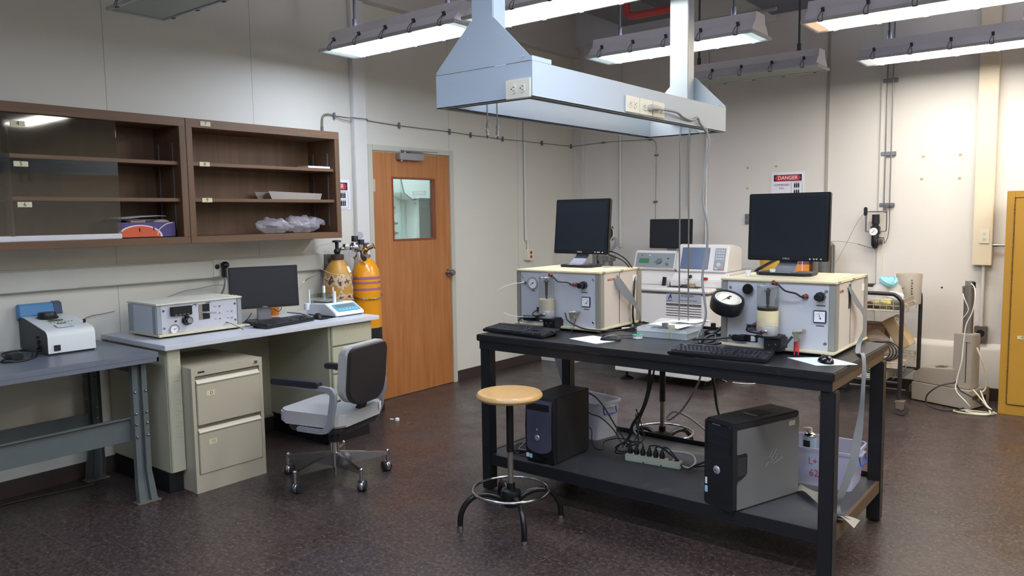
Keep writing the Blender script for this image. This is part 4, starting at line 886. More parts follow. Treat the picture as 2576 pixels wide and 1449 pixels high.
# ---------------- keyboards
M_key = M('key cap', '#23262d', .26); M_kb = M('keyboard shell', '#0f1116', .35)
KEYMESH = {}
def keyboard(label, loc, rz, w=.455, d=.155, sp=.0192, tilt=.10, group='black keyboards'):
    t = T('keyboard', label, 'keyboard', loc, rz, group)
    R = Matrix.Translation((0, 0, .003)) @ Matrix.Rotation(tilt, 4, 'X')
    mb = MB(); mb.prism([(-w/2, 0), (-w/2+.01, -.006), (w/2-.01, -.006), (w/2, 0), (w/2, d-.012), (w/2-.012, d), (-w/2+.012, d), (-w/2, d-.012)], 'z', 0, .016, .004)
    t.part('shell', mb.xf(R), M_kb)
    t.part('rear_feet', MB().box((-w/2+.03, d-.02, -.0), (-w/2+.07, d-.012, .016)).box((w/2-.07, d-.02, 0), (w/2-.03, d-.012, .016)), M_kb)
    rows = []
    x0 = -w/2+.016; y0_ = .014
    def row(y, ks):                # (x in key units, width)
        for x, wd in ks: rows.append((x0+x*sp, y, wd*sp))
    row(y0_, [(0, 1.25), (1.25, 1.25), (2.5, 1.25), (3.75, 6.25), (10, 1.25), (11.25, 1.25), (12.5, 1.25), (13.75, 1.25)])
    row(y0_+sp, [(0, 2.25)] + [(2.25+i, 1) for i in range(10)] + [(12.25, 2.75)])
    row(y0_+2*sp, [(0, 1.75)] + [(1.75+i, 1) for i in range(11)] + [(12.75, 2.25)])
    row(y0_+3*sp, [(0, 1.5)] + [(1.5+i, 1) for i in range(12)] + [(13.5, 1.5)])
    row(y0_+4*sp, [(i, 1) for i in range(13)] + [(13, 2)])
    row(y0_+5.4*sp, [(0, 1)] + [(2+i, 1) for i in range(4)] + [(6.5+i, 1) for i in range(4)] + [(11+i, 1) for i in range(4)])
    cx = 15.4
    row(y0_, [(cx, 1), (cx+1, 1), (cx+2, 1)]); row(y0_+sp, [(cx+1, 1)])
    for r in (3, 4): row(y0_+r*sp, [(cx+i, 1) for i in range(3)])
    nx = 18.75
    row(y0_, [(nx, 2), (nx+2, 1)])
    for r in (1, 2, 3): row(y0_+r*sp, [(nx+i, 1) for i in range(3)])
    row(y0_+4*sp, [(nx+i, 1) for i in range(4)])
    rows.sort(key=lambda q: q[1])
    def kmesh(wd):
        key = round(wd, 5)
        if key not in KEYMESH:
            m = MB(); a = wd/2-.0008; b_ = sp/2-.0008; f = .0024
            m.sheet([]) if False else None
            vs = [m.bm.verts.new(p) for p in ((-a, -b_, 0), (a, -b_, 0), (a, b_, 0), (-a, b_, 0), (-a+f, -b_+f, .008), (a-f, -b_+f, .008), (a-f, b_-f*.6, .008), (-a+f, b_-f*.6, .008))]
            for q in ((0, 1, 5, 4), (1, 2, 6, 5), (2, 3, 7, 6), (3, 0, 4, 7), (4, 5, 6, 7)): m.bm.faces.new([vs[i] for i in q])
            o = mesh_obj('key', m, M_key); KEYMESH[key] = o.data; bpy.data.objects.remove(o)
        return KEYMESH[key]
    for x, y, wd in rows[:96]:
        o = bpy.data.objects.new('spacebar' if wd > .1 else 'key', kmesh(wd)); C.objects.link(o); o.parent = t.o
        o.matrix_local = R @ Matrix.Translation((x+wd/2, y, .0155))
    for x, y, wd in rows[96:]:
        o = bpy.data.objects.new('key', kmesh(wd)); C.objects.link(o); o.parent = t.o; o.matrix_local = R @ Matrix.Translation((x+wd/2, y, .0155))
    return t
keyboard('black keyboard at the front of the white desk, below the wide monitor', (-4.245, 3.035, .864), math.radians(100), .44)
def mouse(label, loc, rz, mat=M_blackg):
    t = T('computer_mouse', label, 'mouse', loc, rz, 'black mice')
    mb = MB().ball((0, 0, 0), 1, (.031, .056, .034), 24, 16)
    for v in mb.bm.verts:
        v.co.z = max(v.co.z, 0); v.co.y *= 1-.0; v.co.z *= 1-.35*max(0, v.co.y/.056)
    t.part('body', mb, mat); t.part('wheel', MB().cyl((-.004, .034, .021), (.004, .034, .021), .008, n=14), M_dark)
    t.part('button_seam', MB().tube([(0, .014, .0325), (0, .03, .029), (0, .045, .018), (0, .052, .008)], .0008, 5, smooth=4), M_dark)
    return t
mouse('black mouse beside the balance on the white desk', (-4.375, 3.345, .866), math.radians(70), M_black)
one('mouse_pad', MB().box((-4.46, 3.29, .8645), (-4.27, 3.42, .8665)), M_black, 'dark mouse mat under the mouse on the white desk', 'mat', (-4.36, 3.35, .864))
one('card', MB().cbox((-4.27, 3.395, .8657), (.05, .085, .0015), Matrix.Rotation(.3, 3, 'Z')), M_paper, 'small white card at the front of the balance', 'card', (-4.27, 3.395, .8645))
# ---------------- balance
t = T('laboratory_balance', 'white laboratory balance with a teal keypad at the right end of the desk', 'balance', (-4.272, 3.42, .864), math.radians(92))
w_ = .262
M_bal = M('balance white', '#dde2e4', .35)
mb = MB(); mb.prism([(-.005, .010), (.0, .030), (.10, .088), (.115, .092), (.31, .080), (.31, .010)], 'x', 0, w_, .004); t.part('body', mb, M_bal)
t.part('base', MB().box((.01, .01, 0), (w_-.01, .3, .012)), M('balance base', '#4c6f78', .5))
a_ = math.atan2(.058, .10); Rb = Matrix.Translation((w_*.53, .0, .0315)) @ Matrix.Rotation(a_, 4, 'X')
q_ = t.part('control_panel', MB().prism(rrect(-.105, .012, .105, .098, .012), 'z', .0005, .0025).xf(Rb), M('teal panel', '#5fa3b8', .35))
t.part('display', MB().box((-.085, .055, .002), (.085, .090, .0035)).xf(Rb), M('balance lcd', '#6d7c80', .25), parent=q_)
mb = MB()
for i in range(6): mb.cyl((-.075+.03*i, .030, .002), (-.075+.03*i, .030, .004), .006, n=12)
t.part('buttons', mb.xf(Rb), M('pale buttons', '#a9d3de', .4), parent=q_)
t.part('weighing_pan', MB().box((.05, .14, .098), (.21, .29, .102), .002).cyl((.13, .21, .085), (.13, .21, .1), .02), M('pan steel', '#a9b0ae', .3, .7))
for x, y, wd, hh in ((.0, .285, .011, .10), (.09, .125, .022, .085), (.215, .28, .011, .10), (.14, .295, .02, .115)):
    t.part('shield_post', MB().box((x+.006, y, .08), (x+.006+wd, y+wd*.7, .085+hh), .002), M_bal)
t.part('glass', MB().box((.015, .291, .085), (.215, .293, .150)), glassy('shield glass', '#e6f0f0', .05))
t.part('level_knob', MB().lathe([(0, .05), (.02, .045), (.024, .03), (.024, 0), (0, 0)], (.0, .30, .04), n=16), M_bal)
# orange cups behind the monitor
for i, (x, y, lb) in enumerate(((-4.76, 3.17, 'orange plastic cup half hidden behind the wide monitor neck'), (-4.80, 3.285, 'orange plastic cup right of the wide monitor neck near the wall'))):
    one('plastic_cup', MB().lathe([(0, 0), (.038, 0), (.042, .085), (.040, .085), (.036, .004), (0, .004)], (x, y, .864), n=24), M('orange cup', '#cf7a1c', .35), lb, 'cup', (x, y, .864), group='orange cups behind the monitor')
for k, (pts, lb) in enumerate((([(-4.82, 2.78, .868), (-4.62, 2.80, .868), (-4.52, 2.86, .88), (-4.56, 2.95, .93)], 'black cable looping up to the left side of the desk monitor'), ([(-4.50, 3.08, .95), (-4.62, 3.20, .91), (-4.70, 3.28, .93), (-4.84, 3.32, 1.0)], 'black cable looping past the orange cups'), ([(-4.55, 3.12, .868), (-4.45, 3.22, .868), (-4.50, 3.34, .868), (-4.66, 3.42, .868), (-4.80, 3.40, .87)], 'thin black cable on the desk between monitor and balance'), ([(-4.60, 2.70, .868), (-4.45, 2.79, .868), (-4.38, 2.83, .872), (-4.42, 2.95, .868), (-4.6, 2.9, .868)], 'black cable lying beside the desk instrument'))):
    one('cable', MB().tube(pts, .003, 6, smooth=6), M_cable, lb, 'cable', pts[0], group='cables on the white desk')
# raceway outlets and plugs
t = T('wall_outlet', 'outlet on the raceway with a black plug, above the desk monitor', 'outlet', (W+.05, 2.93, 1.23), wld=True)
t.part('cover_plate', MB().box((W+.048, 2.86, 1.168), (W+.054, 2.975, 1.282), .002), M('raceway paint', '#c4c2b2')); t.part('socket', MB().lathe([(.012, 0), (.014, .004), (.017, .003), (.018, 0)], (W+.054, 2.888, 1.235), (1, 0, 0), 18), M('brown socket', '#5b4032', .5))
t.part('hole', MB().cyl((W+.0535, 2.888, 1.235), (W+.0548, 2.888, 1.235), .012), M_dark)
t = T('power_plug', 'black plug and grey lead in the raceway outlet behind the desk monitor', 'plug', (W+.07, 2.935, 1.23), wld=True)
t.part('plug_body', MB().ball((W+.075, 2.935, 1.245), .024, (1.2, 1.2, 1)).box((W+.055, 2.915, 1.16), (W+.09, 2.955, 1.25), .006), M_black)
t.part('lead', MB().tube([(W+.075, 2.93, 1.20), (W+.08, 2.925, 1.13), (W+.06, 2.925, 1.08), (W+.04, 2.905, 1.02), (W+.05, 2.88, .94), (W+.06, 2.86, .87)], .006, 8, smooth=5), M_cableg); t.part('lead', MB().tube([(W+.085, 2.94, 1.17), (W+.09, 2.955, 1.10), (W+.10, 2.985, 1.04), (W+.14, 3.02, 1.0)], .003, 6, smooth=5), M_cable)
t = T('wall_outlet', 'grey socket box at the end of the raceway above the rusty cylinder', 'outlet', (W+.03, 3.82, 1.22), wld=True)
t.part('junction_box', MB().box((W, 3.792, 1.10), (W+.055, 3.885, 1.275), .004), M_galv); t.part('socket', MB().cyl((W+.054, 3.848, 1.225), (W+.060, 3.848, 1.225), .021), M('brown socket', '#5b4032'))
one('loose_wire', MB().tube([(W+.02, 1.98, .955), (W+.02, 2.06, .985), (W+.02, 2.12, .99), (W+.03, 2.2, 1.0)], .0018, 5, smooth=4), M_cable, 'thin dark wire on the wall between analyser and desk instrument', 'wire', (W, 2.05, .97))
one('loose_wire', MB().tube([(W+.02, 2.50, 1.04), (W+.02, 2.65, 1.085), (W+.02, 2.77, 1.095), (W+.04, 2.88, 1.11), (W+.06, 2.93, 1.105)], .0018, 5, smooth=4), M('dull wire', '#7c7468', .5), 'thin wire sagging on the wall behind the desk instrument', 'wire', (W, 2.65, 1.08))
one('steel_probe', MB().tube([(-4.70, 3.44, 1.04), (-4.705, 3.475, 1.085), (-4.71, 3.50, 1.10), (-4.72, 3.56, 1.12), (-4.74, 3.63, 1.135), (-4.745, 3.70, 1.155)], [.0016, .0018, .006, .0016, .0016, .0016], 6), M_steel, 'thin wire with a small bright steel connector hanging by the desk monitor', 'wire', (-4.71, 3.5, 1.1))
# ================================================================ gas cylinders
def rust_mat():
    m = bpy.data.materials.new('rusty yellow paint'); m.use_nodes = True; nt = m.node_tree; b = nt.nodes['Principled BSDF']; L = nt.links.new
    tc = nt.nodes.new('ShaderNodeTexCoord'); sp = nt.nodes.new('ShaderNodeSeparateXYZ'); L(tc.outputs['Object'], sp.inputs[0])
    n = nt.nodes.new('ShaderNodeTexNoise'); n.inputs['Scale'].default_value = 22; n.inputs['Detail'].default_value = 8; n.inputs['Roughness'].default_value = .7
    mp = nt.nodes.new('ShaderNodeMapping'); mp.inputs['Scale'].default_value = (1, 1, .6); L(tc.outputs['Object'], mp.inputs[0]); L(mp.outputs[0], n.inputs['Vector'])
    def band(z0_, wd):     # 1 near z0_, 0 away
        a = nt.nodes.new('ShaderNodeMath'); a.operation = 'SUBTRACT'; a.inputs[1].default_value = z0_; L(sp.outputs[2], a.inputs[0])
        b_ = nt.nodes.new('ShaderNodeMath'); b_.operation = 'ABSOLUTE'; L(a.outputs[0], b_.inputs[0])
        c_ = nt.nodes.new('ShaderNodeMapRange'); c_.inputs[1].default_value = 0; c_.inputs[2].default_value = wd; c_.inputs[3].default_value = .30; c_.inputs[4].default_value = 0; L(b_.outputs[0], c_.inputs[0]); return c_.outputs[0]
    def addm(x, y_):
        a = nt.nodes.new('ShaderNodeMath'); a.operation = 'ADD'; L(x, a.inputs[0]); L(y_, a.inputs[1]); return a.outputs[0]
    f = addm(addm(n.outputs['Fac'], band(1.07, .105)), band(.955, .045))
    r = nt.nodes.new('ShaderNodeValToRGB'); e = r.color_ramp.elements
    e[0].position = .5; e[0].color = lin('#b98a35'); e[1].position = .86; e[1].color = lin('#4c3324')
    q = e.new(.68); q.color = lin('#b08238'); q = e.new(.71); q.color = lin('#cdbfa8'); q = e.new(.76); q.color = lin('#b9a284'); q = e.new(.79); q.color = lin('#5d4028')
    L(f, r.inputs[0]); L(r.outputs[0], b.inputs['Base Color']); b.inputs['Roughness'].default_value = .45
    return m
def bottle(zs, r, neck): return [(0, .0), (r*.96, .0), (r, .02), (r, zs), (r*.985, zs+.04), (r*.9, zs+.09), (r*.72, zs+.135), (r*.5, zs+.165), (neck, zs+.18), (neck, zs+.20), (0, zs+.20)]
t = T('gas_cylinder', 'rusty scraped yellow gas cylinder at the left, next to the wall cabinet', 'gas cylinder', (-4.735, 3.825, 0), group='yellow gas cylinders')
t.part('bottle', MB().lathe(bottle(1.05, .113, .045), n=48), rust_mat())
t.part('neck_ring', MB().lathe([(.044, 1.235), (.05, 1.24), (.05, 1.275), (.03, 1.28), (0, 1.28)], n=24), M('rusted iron', '#4b3a30', .6, .4))
t.part('valve', MB().cyl((0, 0, 1.28), (0, 0, 1.37), .014).lathe([(0, .018), (.034, .014), (.036, .004), (.03, 0), (0, 0)], (0, 0, 1.37), n=18).ball((0, 0, 1.30), .026), M_black)
t.part('paper_tag', MB().lathe([(.1035, 1.14), (.083, 1.185)], n=8, a0=.25, a1=.75), M_paper)
t = T('gas_cylinder', 'clean orange yellow gas cylinder with three mauve bands, next to the door', 'gas cylinder', (-4.735, 4.105, 0), group='yellow gas cylinders')
M_cy = M('orange yellow enamel', '#dc920e', .28, vary=.04, vscale=5, coat=.3)
t.part('bottle', MB().lathe(bottle(1.05, .115, .035), n=48), M_cy)
for z in (1.102, 1.050, .998): t.part('mauve_band', MB().lathe([(.1145, -.0105), (.1158, -.009), (.1158, .009), (.1145, .0105)], (0, 0, z-.005) if z < 1.08 else (0, 0, z-.02), n=48), M('mauve band', '#a0687a', .35))
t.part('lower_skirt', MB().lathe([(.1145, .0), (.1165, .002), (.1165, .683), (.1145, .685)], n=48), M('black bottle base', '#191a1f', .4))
t.part('collar', MB().lathe([(.036, 1.24), (.04, 1.24), (.04, 1.262), (0, 1.27)], n=24), M_galv)
t.part('valve', MB().cyl((0, 0, 1.265), (0, 0, 1.345), .017).cyl((0, 0, 1.30), (.035, .05, 1.325), .014).lathe([(0, 0), (.024, 0), (.026, .006), (.0, .01)], (.038, .054, 1.327), (.5, .74, .35), n=14).cyl((0, 0, 1.30), (0, -.09, 1.30), .012).ball((0, 0, 1.30), .025), M('brass', '#9c7a43', .3, 1.))
t.part('hand_wheel', MB().lathe([(0, .012), (.033, .012), (.036, .006), (.033, 0), (0, 0)], (0, 0, 1.345), n=18), M('blue wheel', '#2456a0', .35))
t = T('pressure_regulator', 'silver two stage regulator with black knobs slung between the gas cylinders', 'regulator', (-4.70, 3.96, 1.3), wld=True)
rx = -4.70
t.part('body', MB().lathe([(0, .05), (.03, .05), (.034, .04), (.042, .03), (.044, 0), (.036, -.02), (.022, -.03), (.018, -.06), (.0, -.085)], (rx, 3.965, 1.315), n=24).lathe([(0, .035), (.026, .03), (.03, .01), (.03, -.01), (0, -.02)], (rx, 3.885, 1.325), n=20).cyl((rx, 3.83, 1.32), (rx, 3.90, 1.32), .012).cyl((rx, 3.98, 1.31), (rx, 4.06, 1.30), .012).cyl((rx, 4.03, 1.30), (rx, 4.03, 1.35), .014), M_chrome)
t.part('adjusting_knob', MB().lathe([(0, .045), (.024, .045), (.026, .04), (.026, 0), (0, 0)], (rx, 3.972, 1.37), n=18), M_black)
t.part('adjusting_knob', MB().lathe([(0, .04), (.024, .04), (.025, .036), (.025, 0), (0, 0)], (rx, 4.035, 1.345), n=18), M_black)
for yy, zz in ((4.02, 1.415), (3.94, 1.28)):
    g = t.part('pressure_dial', MB().lathe([(0, .0), (.027, 0), (.029, .006), (.029, .022), (0, .022)], (rx-.0, yy, zz), (.75, -.5, .1), n=20), M_steel)
t.part('outlet_valve', MB().cyl((rx, 4.03, 1.30), (rx+.02, 4.03, 1.235), .009).lathe([(0, .012), (.018, .012), (.02, 0)], (rx+.03, 4.035, 1.235), (1, -.3, 0), n=14), M_black)
mb = MB(); mb.tube([(-4.735, 3.855, 1.37), (-4.80, 3.70, 1.34), (-4.79, 3.66, 1.22), (-4.70, 3.70, 1.15), (-4.62, 3.75, 1.13), (-4.61, 3.82, 1.12)], .0015, 5, smooth=6)
one('capillary_line', mb, M_cablew, 'thin pale capillary line looped round the rusty gas cylinder', 'tubing', (-4.7, 3.75, 1.2))
def chain(P, r, name, label, mat, n, loc, group):
    pts = spline(P, 24); L_ = [0]
    for a, b_ in zip(pts, pts[1:]): L_.append(L_[-1]+(b_-a).length)
    mb = MB()
    for i in range(n):
        s = L_[-1]*(i+.5)/n; j = max(k for k in range(len(L_)) if L_[k] <= s); j = min(j, len(pts)-2)
        f = (s-L_[j])/max(1e-6, L_[j+1]-L_[j]); p = pts[j].lerp(pts[j+1], f); tdir = (pts[j+1]-pts[j]).normalized()
        q = Vector((1, 0, 0)).rotation_difference(tdir).to_matrix() @ Matrix.Rotation(PI/2*(i % 2)+.5, 3, 'X')
        l = L_[-1]/n*.72
        mb.tube([p+q @ Vector((l*math.cos(a)*.95, r*2.2*math.sin(a), 0)) for a in [2*PI*k/8 for k in range(8)]], r, 5, closed=True)
    return one(name, mb, mat, label, 'chain', loc, group=group)
arc = lambda cx, cy, rr, z, a0, a1, sag: [(cx+rr*math.cos(a0+(a1-a0)*i/8), cy+rr*math.sin(a0+(a1-a0)*i/8), z-sag*math.sin(PI*i/8)) for i in range(9)]
chain(arc(-4.735, 4.105, .121, .945, -1.9, 1.2, .03), .0022, 'safety_chain', 'safety chain across the clean banded gas cylinder', M_steel, 26, (-4.62, 4.1, .94), 'safety chains on the gas cylinders')
chain(arc(-4.735, 3.825, .118, .925, -1.2, 1.9, .0), .0022, 'safety_chain', 'safety chain across the rusty gas cylinder behind the balance', M_steel, 22, (-4.62, 3.8, .92), 'safety chains on the gas cylinders')
# ================================================================ office chair
M_fab = M('grey chair tweed', '#a7a8a6', .9, vary=.1, vscale=70, bump=.5, bscale=260); M_shell = M('dark brown chair shell', '#2b2728', .45)
M_arm = M('arm aluminium', '#b4b9c0', .33, .55)
t = T('office_chair', 'grey fabric swivel armchair on chrome five star base, turned to the desk', 'chair', (-3.655, 2.885, 0), math.radians(104))
cr = math.radians(104)
for a in (-84, -12, 60, 132, 204):
    th = math.radians(a)-cr; c_, s_ = math.cos(th), math.sin(th); Rz = Matrix.Rotation(th, 4, 'Z')
    mb = MB()
    mb.prism([(.025, .165), (.315, .125), (.315, .105), (.025, .075)], 'y', -.011, .011, .003); lg = t.part('base_arm', mb.xf(Rz), M_chrome)
    mb = MB().cyl((.315, 0, .062), (.315, 0, .125), .010, n=12).ball((.315, 0, .127), .012)
    t.part('caster_stem', mb.xf(Rz), M_chrome, parent=lg)
    q = math.radians({-84: 20, -12: 35, 60: 80, 132: 10, 204: 30}[a])-cr; Rw = Matrix.Translation(Vector((.315*c_, .315*s_, 0))) @ Matrix.Rotation(q, 4, 'Z')
    cs = t.part('caster', MB().cyl((-.024, .015, .031), (-.006, .015, .031), .031, n=24, bev=.004).cyl((.006, .015, .031), (.024, .015, .031), .031, n=24, bev=.004).xf(Rw), M('caster rubber', '#2b2d33', .5), parent=lg)
    t.part('caster_hood', MB().lathe([(.0315, -.010), (.033, -.008), (.033, .008), (.0315, .010)], (0, .015, .031), (1, 0, 0), 20).xf(Rw), M_chrome, parent=lg)
t.part('pedestal_column', MB().cyl((0, 0, .07), (0, 0, .235), .026, n=24).cyl((0, 0, .02), (0, 0, .07), .010, n=12), M_chrome)
t.part('tilt_mechanism', MB().lathe([(.03, .225), (.036, .24), (.034, .30), (0, .30)], n=20).box((-.07, -.13, .30), (.07, .10, .345), .01), M_shell)
def pad(pts, z0_, z1_, bev): return MB().prism(pts, 'z', z0_, z1_, bev)
q = rrect(-.232, -.215, .232, .235, .07)
mb = pad(q, .375, .452, .028); warp(mb, lambda v: (v.x, v.y, v.z-.012*(1-min(1, (v.x/.2)**2))*(1 if v.z > .42 else 0)+.03*max(0, v.y-.1)))
t.part('seat', mb, M_fab)
mb = pad(rrect(-.215, -.2, .215, .2, .08), .335, .382, .02); t.part('seat_shell', mb, M_shell)
bk = rrect(-.190, .50, .190, .835, .045, 6, .10)
def bcurve(v): return (v.x, v.y-.10*(v.z-.5)+.55*v.x*v.x*1.0, v.z)
mb = MB().prism(bk, 'y', -.235, -.185, .018); t.part('backrest', warp(mb, bcurve), M_fab)
bk2 = rrect(-.178, .492, .178, .823, .04, 6, .10)
mb = MB().prism(bk2, 'y', -.262, -.228, .012); t.part('back_shell', warp(mb, bcurve), M_shell)
t.part('back_support', MB().prism([(-.24, .52), (-.24, .60), (-.225, .60), (-.21, .50), (-.10, .34), (-.10, .315), (-.16, .33)], 'x', -.03, .03), M_shell)
for s in (-1, 1):
    x = s*.245
    path = [(x, .16, .612), (x, -.08, .606), (x, -.15, .602), (x, -.185, .585), (x, -.19, .55), (x, -.175, .47), (x, -.16, .40), (x, -.135, .37), (x, -.10, .358), (x, .06, .36)]
    pp = spline(path, 4); mb = MB()
    rows = []
    for i, p in enumerate(pp):
        tt = (pp[min(i+1, len(pp)-1)]-pp[max(i-1, 0)]).normalized(); nn = Vector((0, tt.z, -tt.y)); hw = .018 if 8 < i < 30 else .013
        rows.append([p+nn*hw+Vector((-.012, 0, 0)), p+nn*hw+Vector((.012, 0, 0)), p-nn*hw+Vector((.012, 0, 0)), p-nn*hw+Vector((-.012, 0, 0)), p+nn*hw+Vector((-.012, 0, 0))])
    mb.sheet(rows); bmesh.ops.remove_doubles(mb.bm, verts=mb.bm.verts[:], dist=1e-5); bmesh.ops.holes_fill(mb.bm, edges=mb.bm.edges[:], sides=4)
    ar = t.part('armrest', mb, M_arm)
    mb = MB().prism(rrect(-.10, .607, .235, .642, .012, 3), 'x', x-.024, x+.024, .010); t.part('arm_pad', mb, M('arm pad vinyl', '#26272d', .45), parent=ar)
    t.part('mounting_bar', MB().cyl((x-s*.02, .03, .36), (x-s*.20, .03, .35), .010).box((x-.014, -.02, .345), (x+.014, .07, .372), .006), M_arm, parent=ar)
    t.part('back_bolt', MB().cyl((x-s*.06, -.19, .53), (x, -.18, .53), .007, n=10), M_chrome, parent=ar)
t.part('label_tab', MB().cbox((.17, -.215, .425), (.045, .003, .035), Matrix.Rotation(.4, 3, 'Z')), M_paper)
# ================================================================ black bench
def bench_mat():
    m = M('black bench paint', '#1b1c20', .38, vary=.25, vscale=9, bump=.25, bscale=30)
    return m
M_bt = bench_mat()
def scuff_mat(name, base, sc, col, axis_scale, pos, rough=.4):
    m = bpy.data.materials.new(name); m.use_nodes = True; nt = m.node_tree; b = nt.nodes['Principled BSDF']; L = nt.links.new
    tc = nt.nodes.new('ShaderNodeTexCoord'); mp = nt.nodes.new('ShaderNodeMapping'); mp.inputs['Scale'].default_value = axis_scale; L(tc.outputs['Object'], mp.inputs[0])
    n = nt.nodes.new('ShaderNodeTexNoise'); n.inputs['Scale'].default_value = sc; n.inputs['Detail'].default_value = 7; n.inputs['Distortion'].default_value = .4; L(mp.outputs[0], n.inputs['Vector'])
    r = nt.nodes.new('ShaderNodeValToRGB'); r.color_ramp.elements[0].position = pos; r.color_ramp.elements[1].position = pos+.06
    r.color_ramp.elements[0].color = lin(base); r.color_ramp.elements[1].color = lin(col); L(n.outputs['Fac'], r.inputs[0]); L(r.outputs[0], b.inputs['Base Color'])
    n2 = nt.nodes.new('ShaderNodeTexNoise'); n2.inputs['Scale'].default_value = 4; n2.inputs['Detail'].default_value = 6; L(tc.outputs['Object'], n2.inputs['Vector'])
    r2_ = nt.nodes.new('ShaderNodeMapRange'); r2_.inputs[3].default_value = rough-.1; r2_.inputs[4].default_value = rough+.12; L(n2.outputs['Fac'], r2_.inputs[0]); L(r2_.outputs[0], b.inputs['Roughness'])
    return m
M_edge = scuff_mat('scuffed black bench top', '#1b1c21', 5, '#7e8086', (2.2, 9, 40), .665, .34)
M_shelf = scuff_mat('scuffed dark bench shelf', '#3a3b3f', 3, '#55554f', (1, 1, 1), .60, .42)
t = T('workbench', 'black steel workbench with a lower shelf carrying the two instrument cases', 'workbench', (-1.86, 3.69, 0), wld=True)
t.part('bench_top', MB().box((-2.828, 3.238, .858), (-.902, 4.138, .895), .005), M_edge)
t.part('apron', MB().box((-2.815, 3.250, .812), (-.915, 4.126, .858), .002), M_bt)
t.part('end_apron', MB().box((-.917, 3.262, .814), (-.9135, 4.114, .857)), M('brown bench end', '#574630', .5, vary=.15)); t.part('end_apron', MB().box((-2.817, 3.262, .814), (-2.8135, 4.114, .857)), M_bt)  # right end is brown, left end matches the black bench
for x in (-2.788, -.932):
    for y in (3.292, 4.092): t.part('leg', MB().box((x-.031, y-.031, .006), (x+.031, y+.031, .812), .004), M_bt)
t.part('shelf', MB().box((-2.80, 3.275, .195), (-.92, 4.105, .2095), .001), M_shelf)
t.part('shelf_rail', MB().box((-2.757, 3.268, .155), (-.963, 3.275, .212)).box((-2.757, 3.262, .155), (-.963, 3.275, .16)), M_bt)
t.part('shelf_rail', MB().box((-2.757, 4.107, .155), (-.963, 4.114, .235)), M_bt)
t.part('shelf_rail', MB().box((-2.815, 3.32, .155), (-2.80, 4.06, .212)), M_bt); t.part('shelf_rail', MB().box((-.92, 3.325, .155), (-.905, 4.06, .212)), M('brown bench end', '#574630'))
t.part('cable_grommet', MB().lathe([(.02, 0), (.034, .0015), (.036, .004), (.030, .005), (.02, .003)], (-1.655, 3.62, .895), n=24), M_black)
# ================================================================ the two big instrument cases
def hexknob(t, x, z, r):
    k = t.part('regulator_knob', MB().cyl((x, -.028, z), (x, 0, z), r, n=8, bev=.002).cyl((x-.0, -.06, z), (x, -.026, z), r*.72, n=16, bev=.003), M_black)
    t.part('printed_mark', MB().box((x-.02, -.0008, z-r-.022), (x+.02, 0, z-r-.018)), M_ink, parent=k)
def sqgauge(t, x, z, s, ang):
    g = t.part('square_gauge', MB().box((x-s/2, -.010, z-s/2), (x+s/2, 0, z+s/2), .003), M('blue grey gauge bezel', '#3a4659', .3))
    t.part('gauge_face', MB().box((x-s*.41, -.0112, z-s*.41), (x+s*.41, -.0098, z+s*.41)), M_paper, parent=g)
    mb = MB(); mb.tube([(x+.004, -.0125, z-.008), (x+.004+s*.42*math.sin(ang), -.0125, z-.008+s*.42*math.cos(ang))], [.0018, .0006], 5).cyl((x+.004, -.0125, z-.008), (x+.004, -.011, z-.008), .0035, n=10)
    for k in range(11):
        a = math.radians(-60+120*k/10); q0, q1 = s*.34, s*.38
        mb.cyl((x+q0*math.sin(a), -.0118, z-.006+q0*math.cos(a)), (x+q1*math.sin(a), -.0118, z-.006+q1*math.cos(a)), .0005, n=4)
    t.part('needle_and_scale', mb, M_ink, parent=g); t.part('printed_mark', MB().box((x-.018, -.0008, z-s/2-.016), (x+.018, 0, z-s/2-.012)), M_ink)
M_clear = glassy('clear acrylic', '#f8fafa', .025, .04); M_milk1 = M('milky resin', '#c4bba4', .35, alpha=.8); M_milk2 = M('creamy yellow filling', '#d9d0a6', .35); M_cellb = M('cell base alloy', '#b4b5b8', .42, .45)
def hose(t, pts, r, tip, sm=6):
    h = t.part('hose', MB().tube(pts, r, 8, smooth=sm), M_cable)
    P = [Vector(p) for p in pts]
    for a, b_ in ((P[0], P[1]), (P[-1], P[-2])):
        d = (b_-a).normalized(); t.part('hose_fitting', MB().cyl(a-d*.004, a+d*.012, r*2.1, n=10).cyl(a-d*.010, a-d*.003, r*2.6, n=6), tip, parent=h)
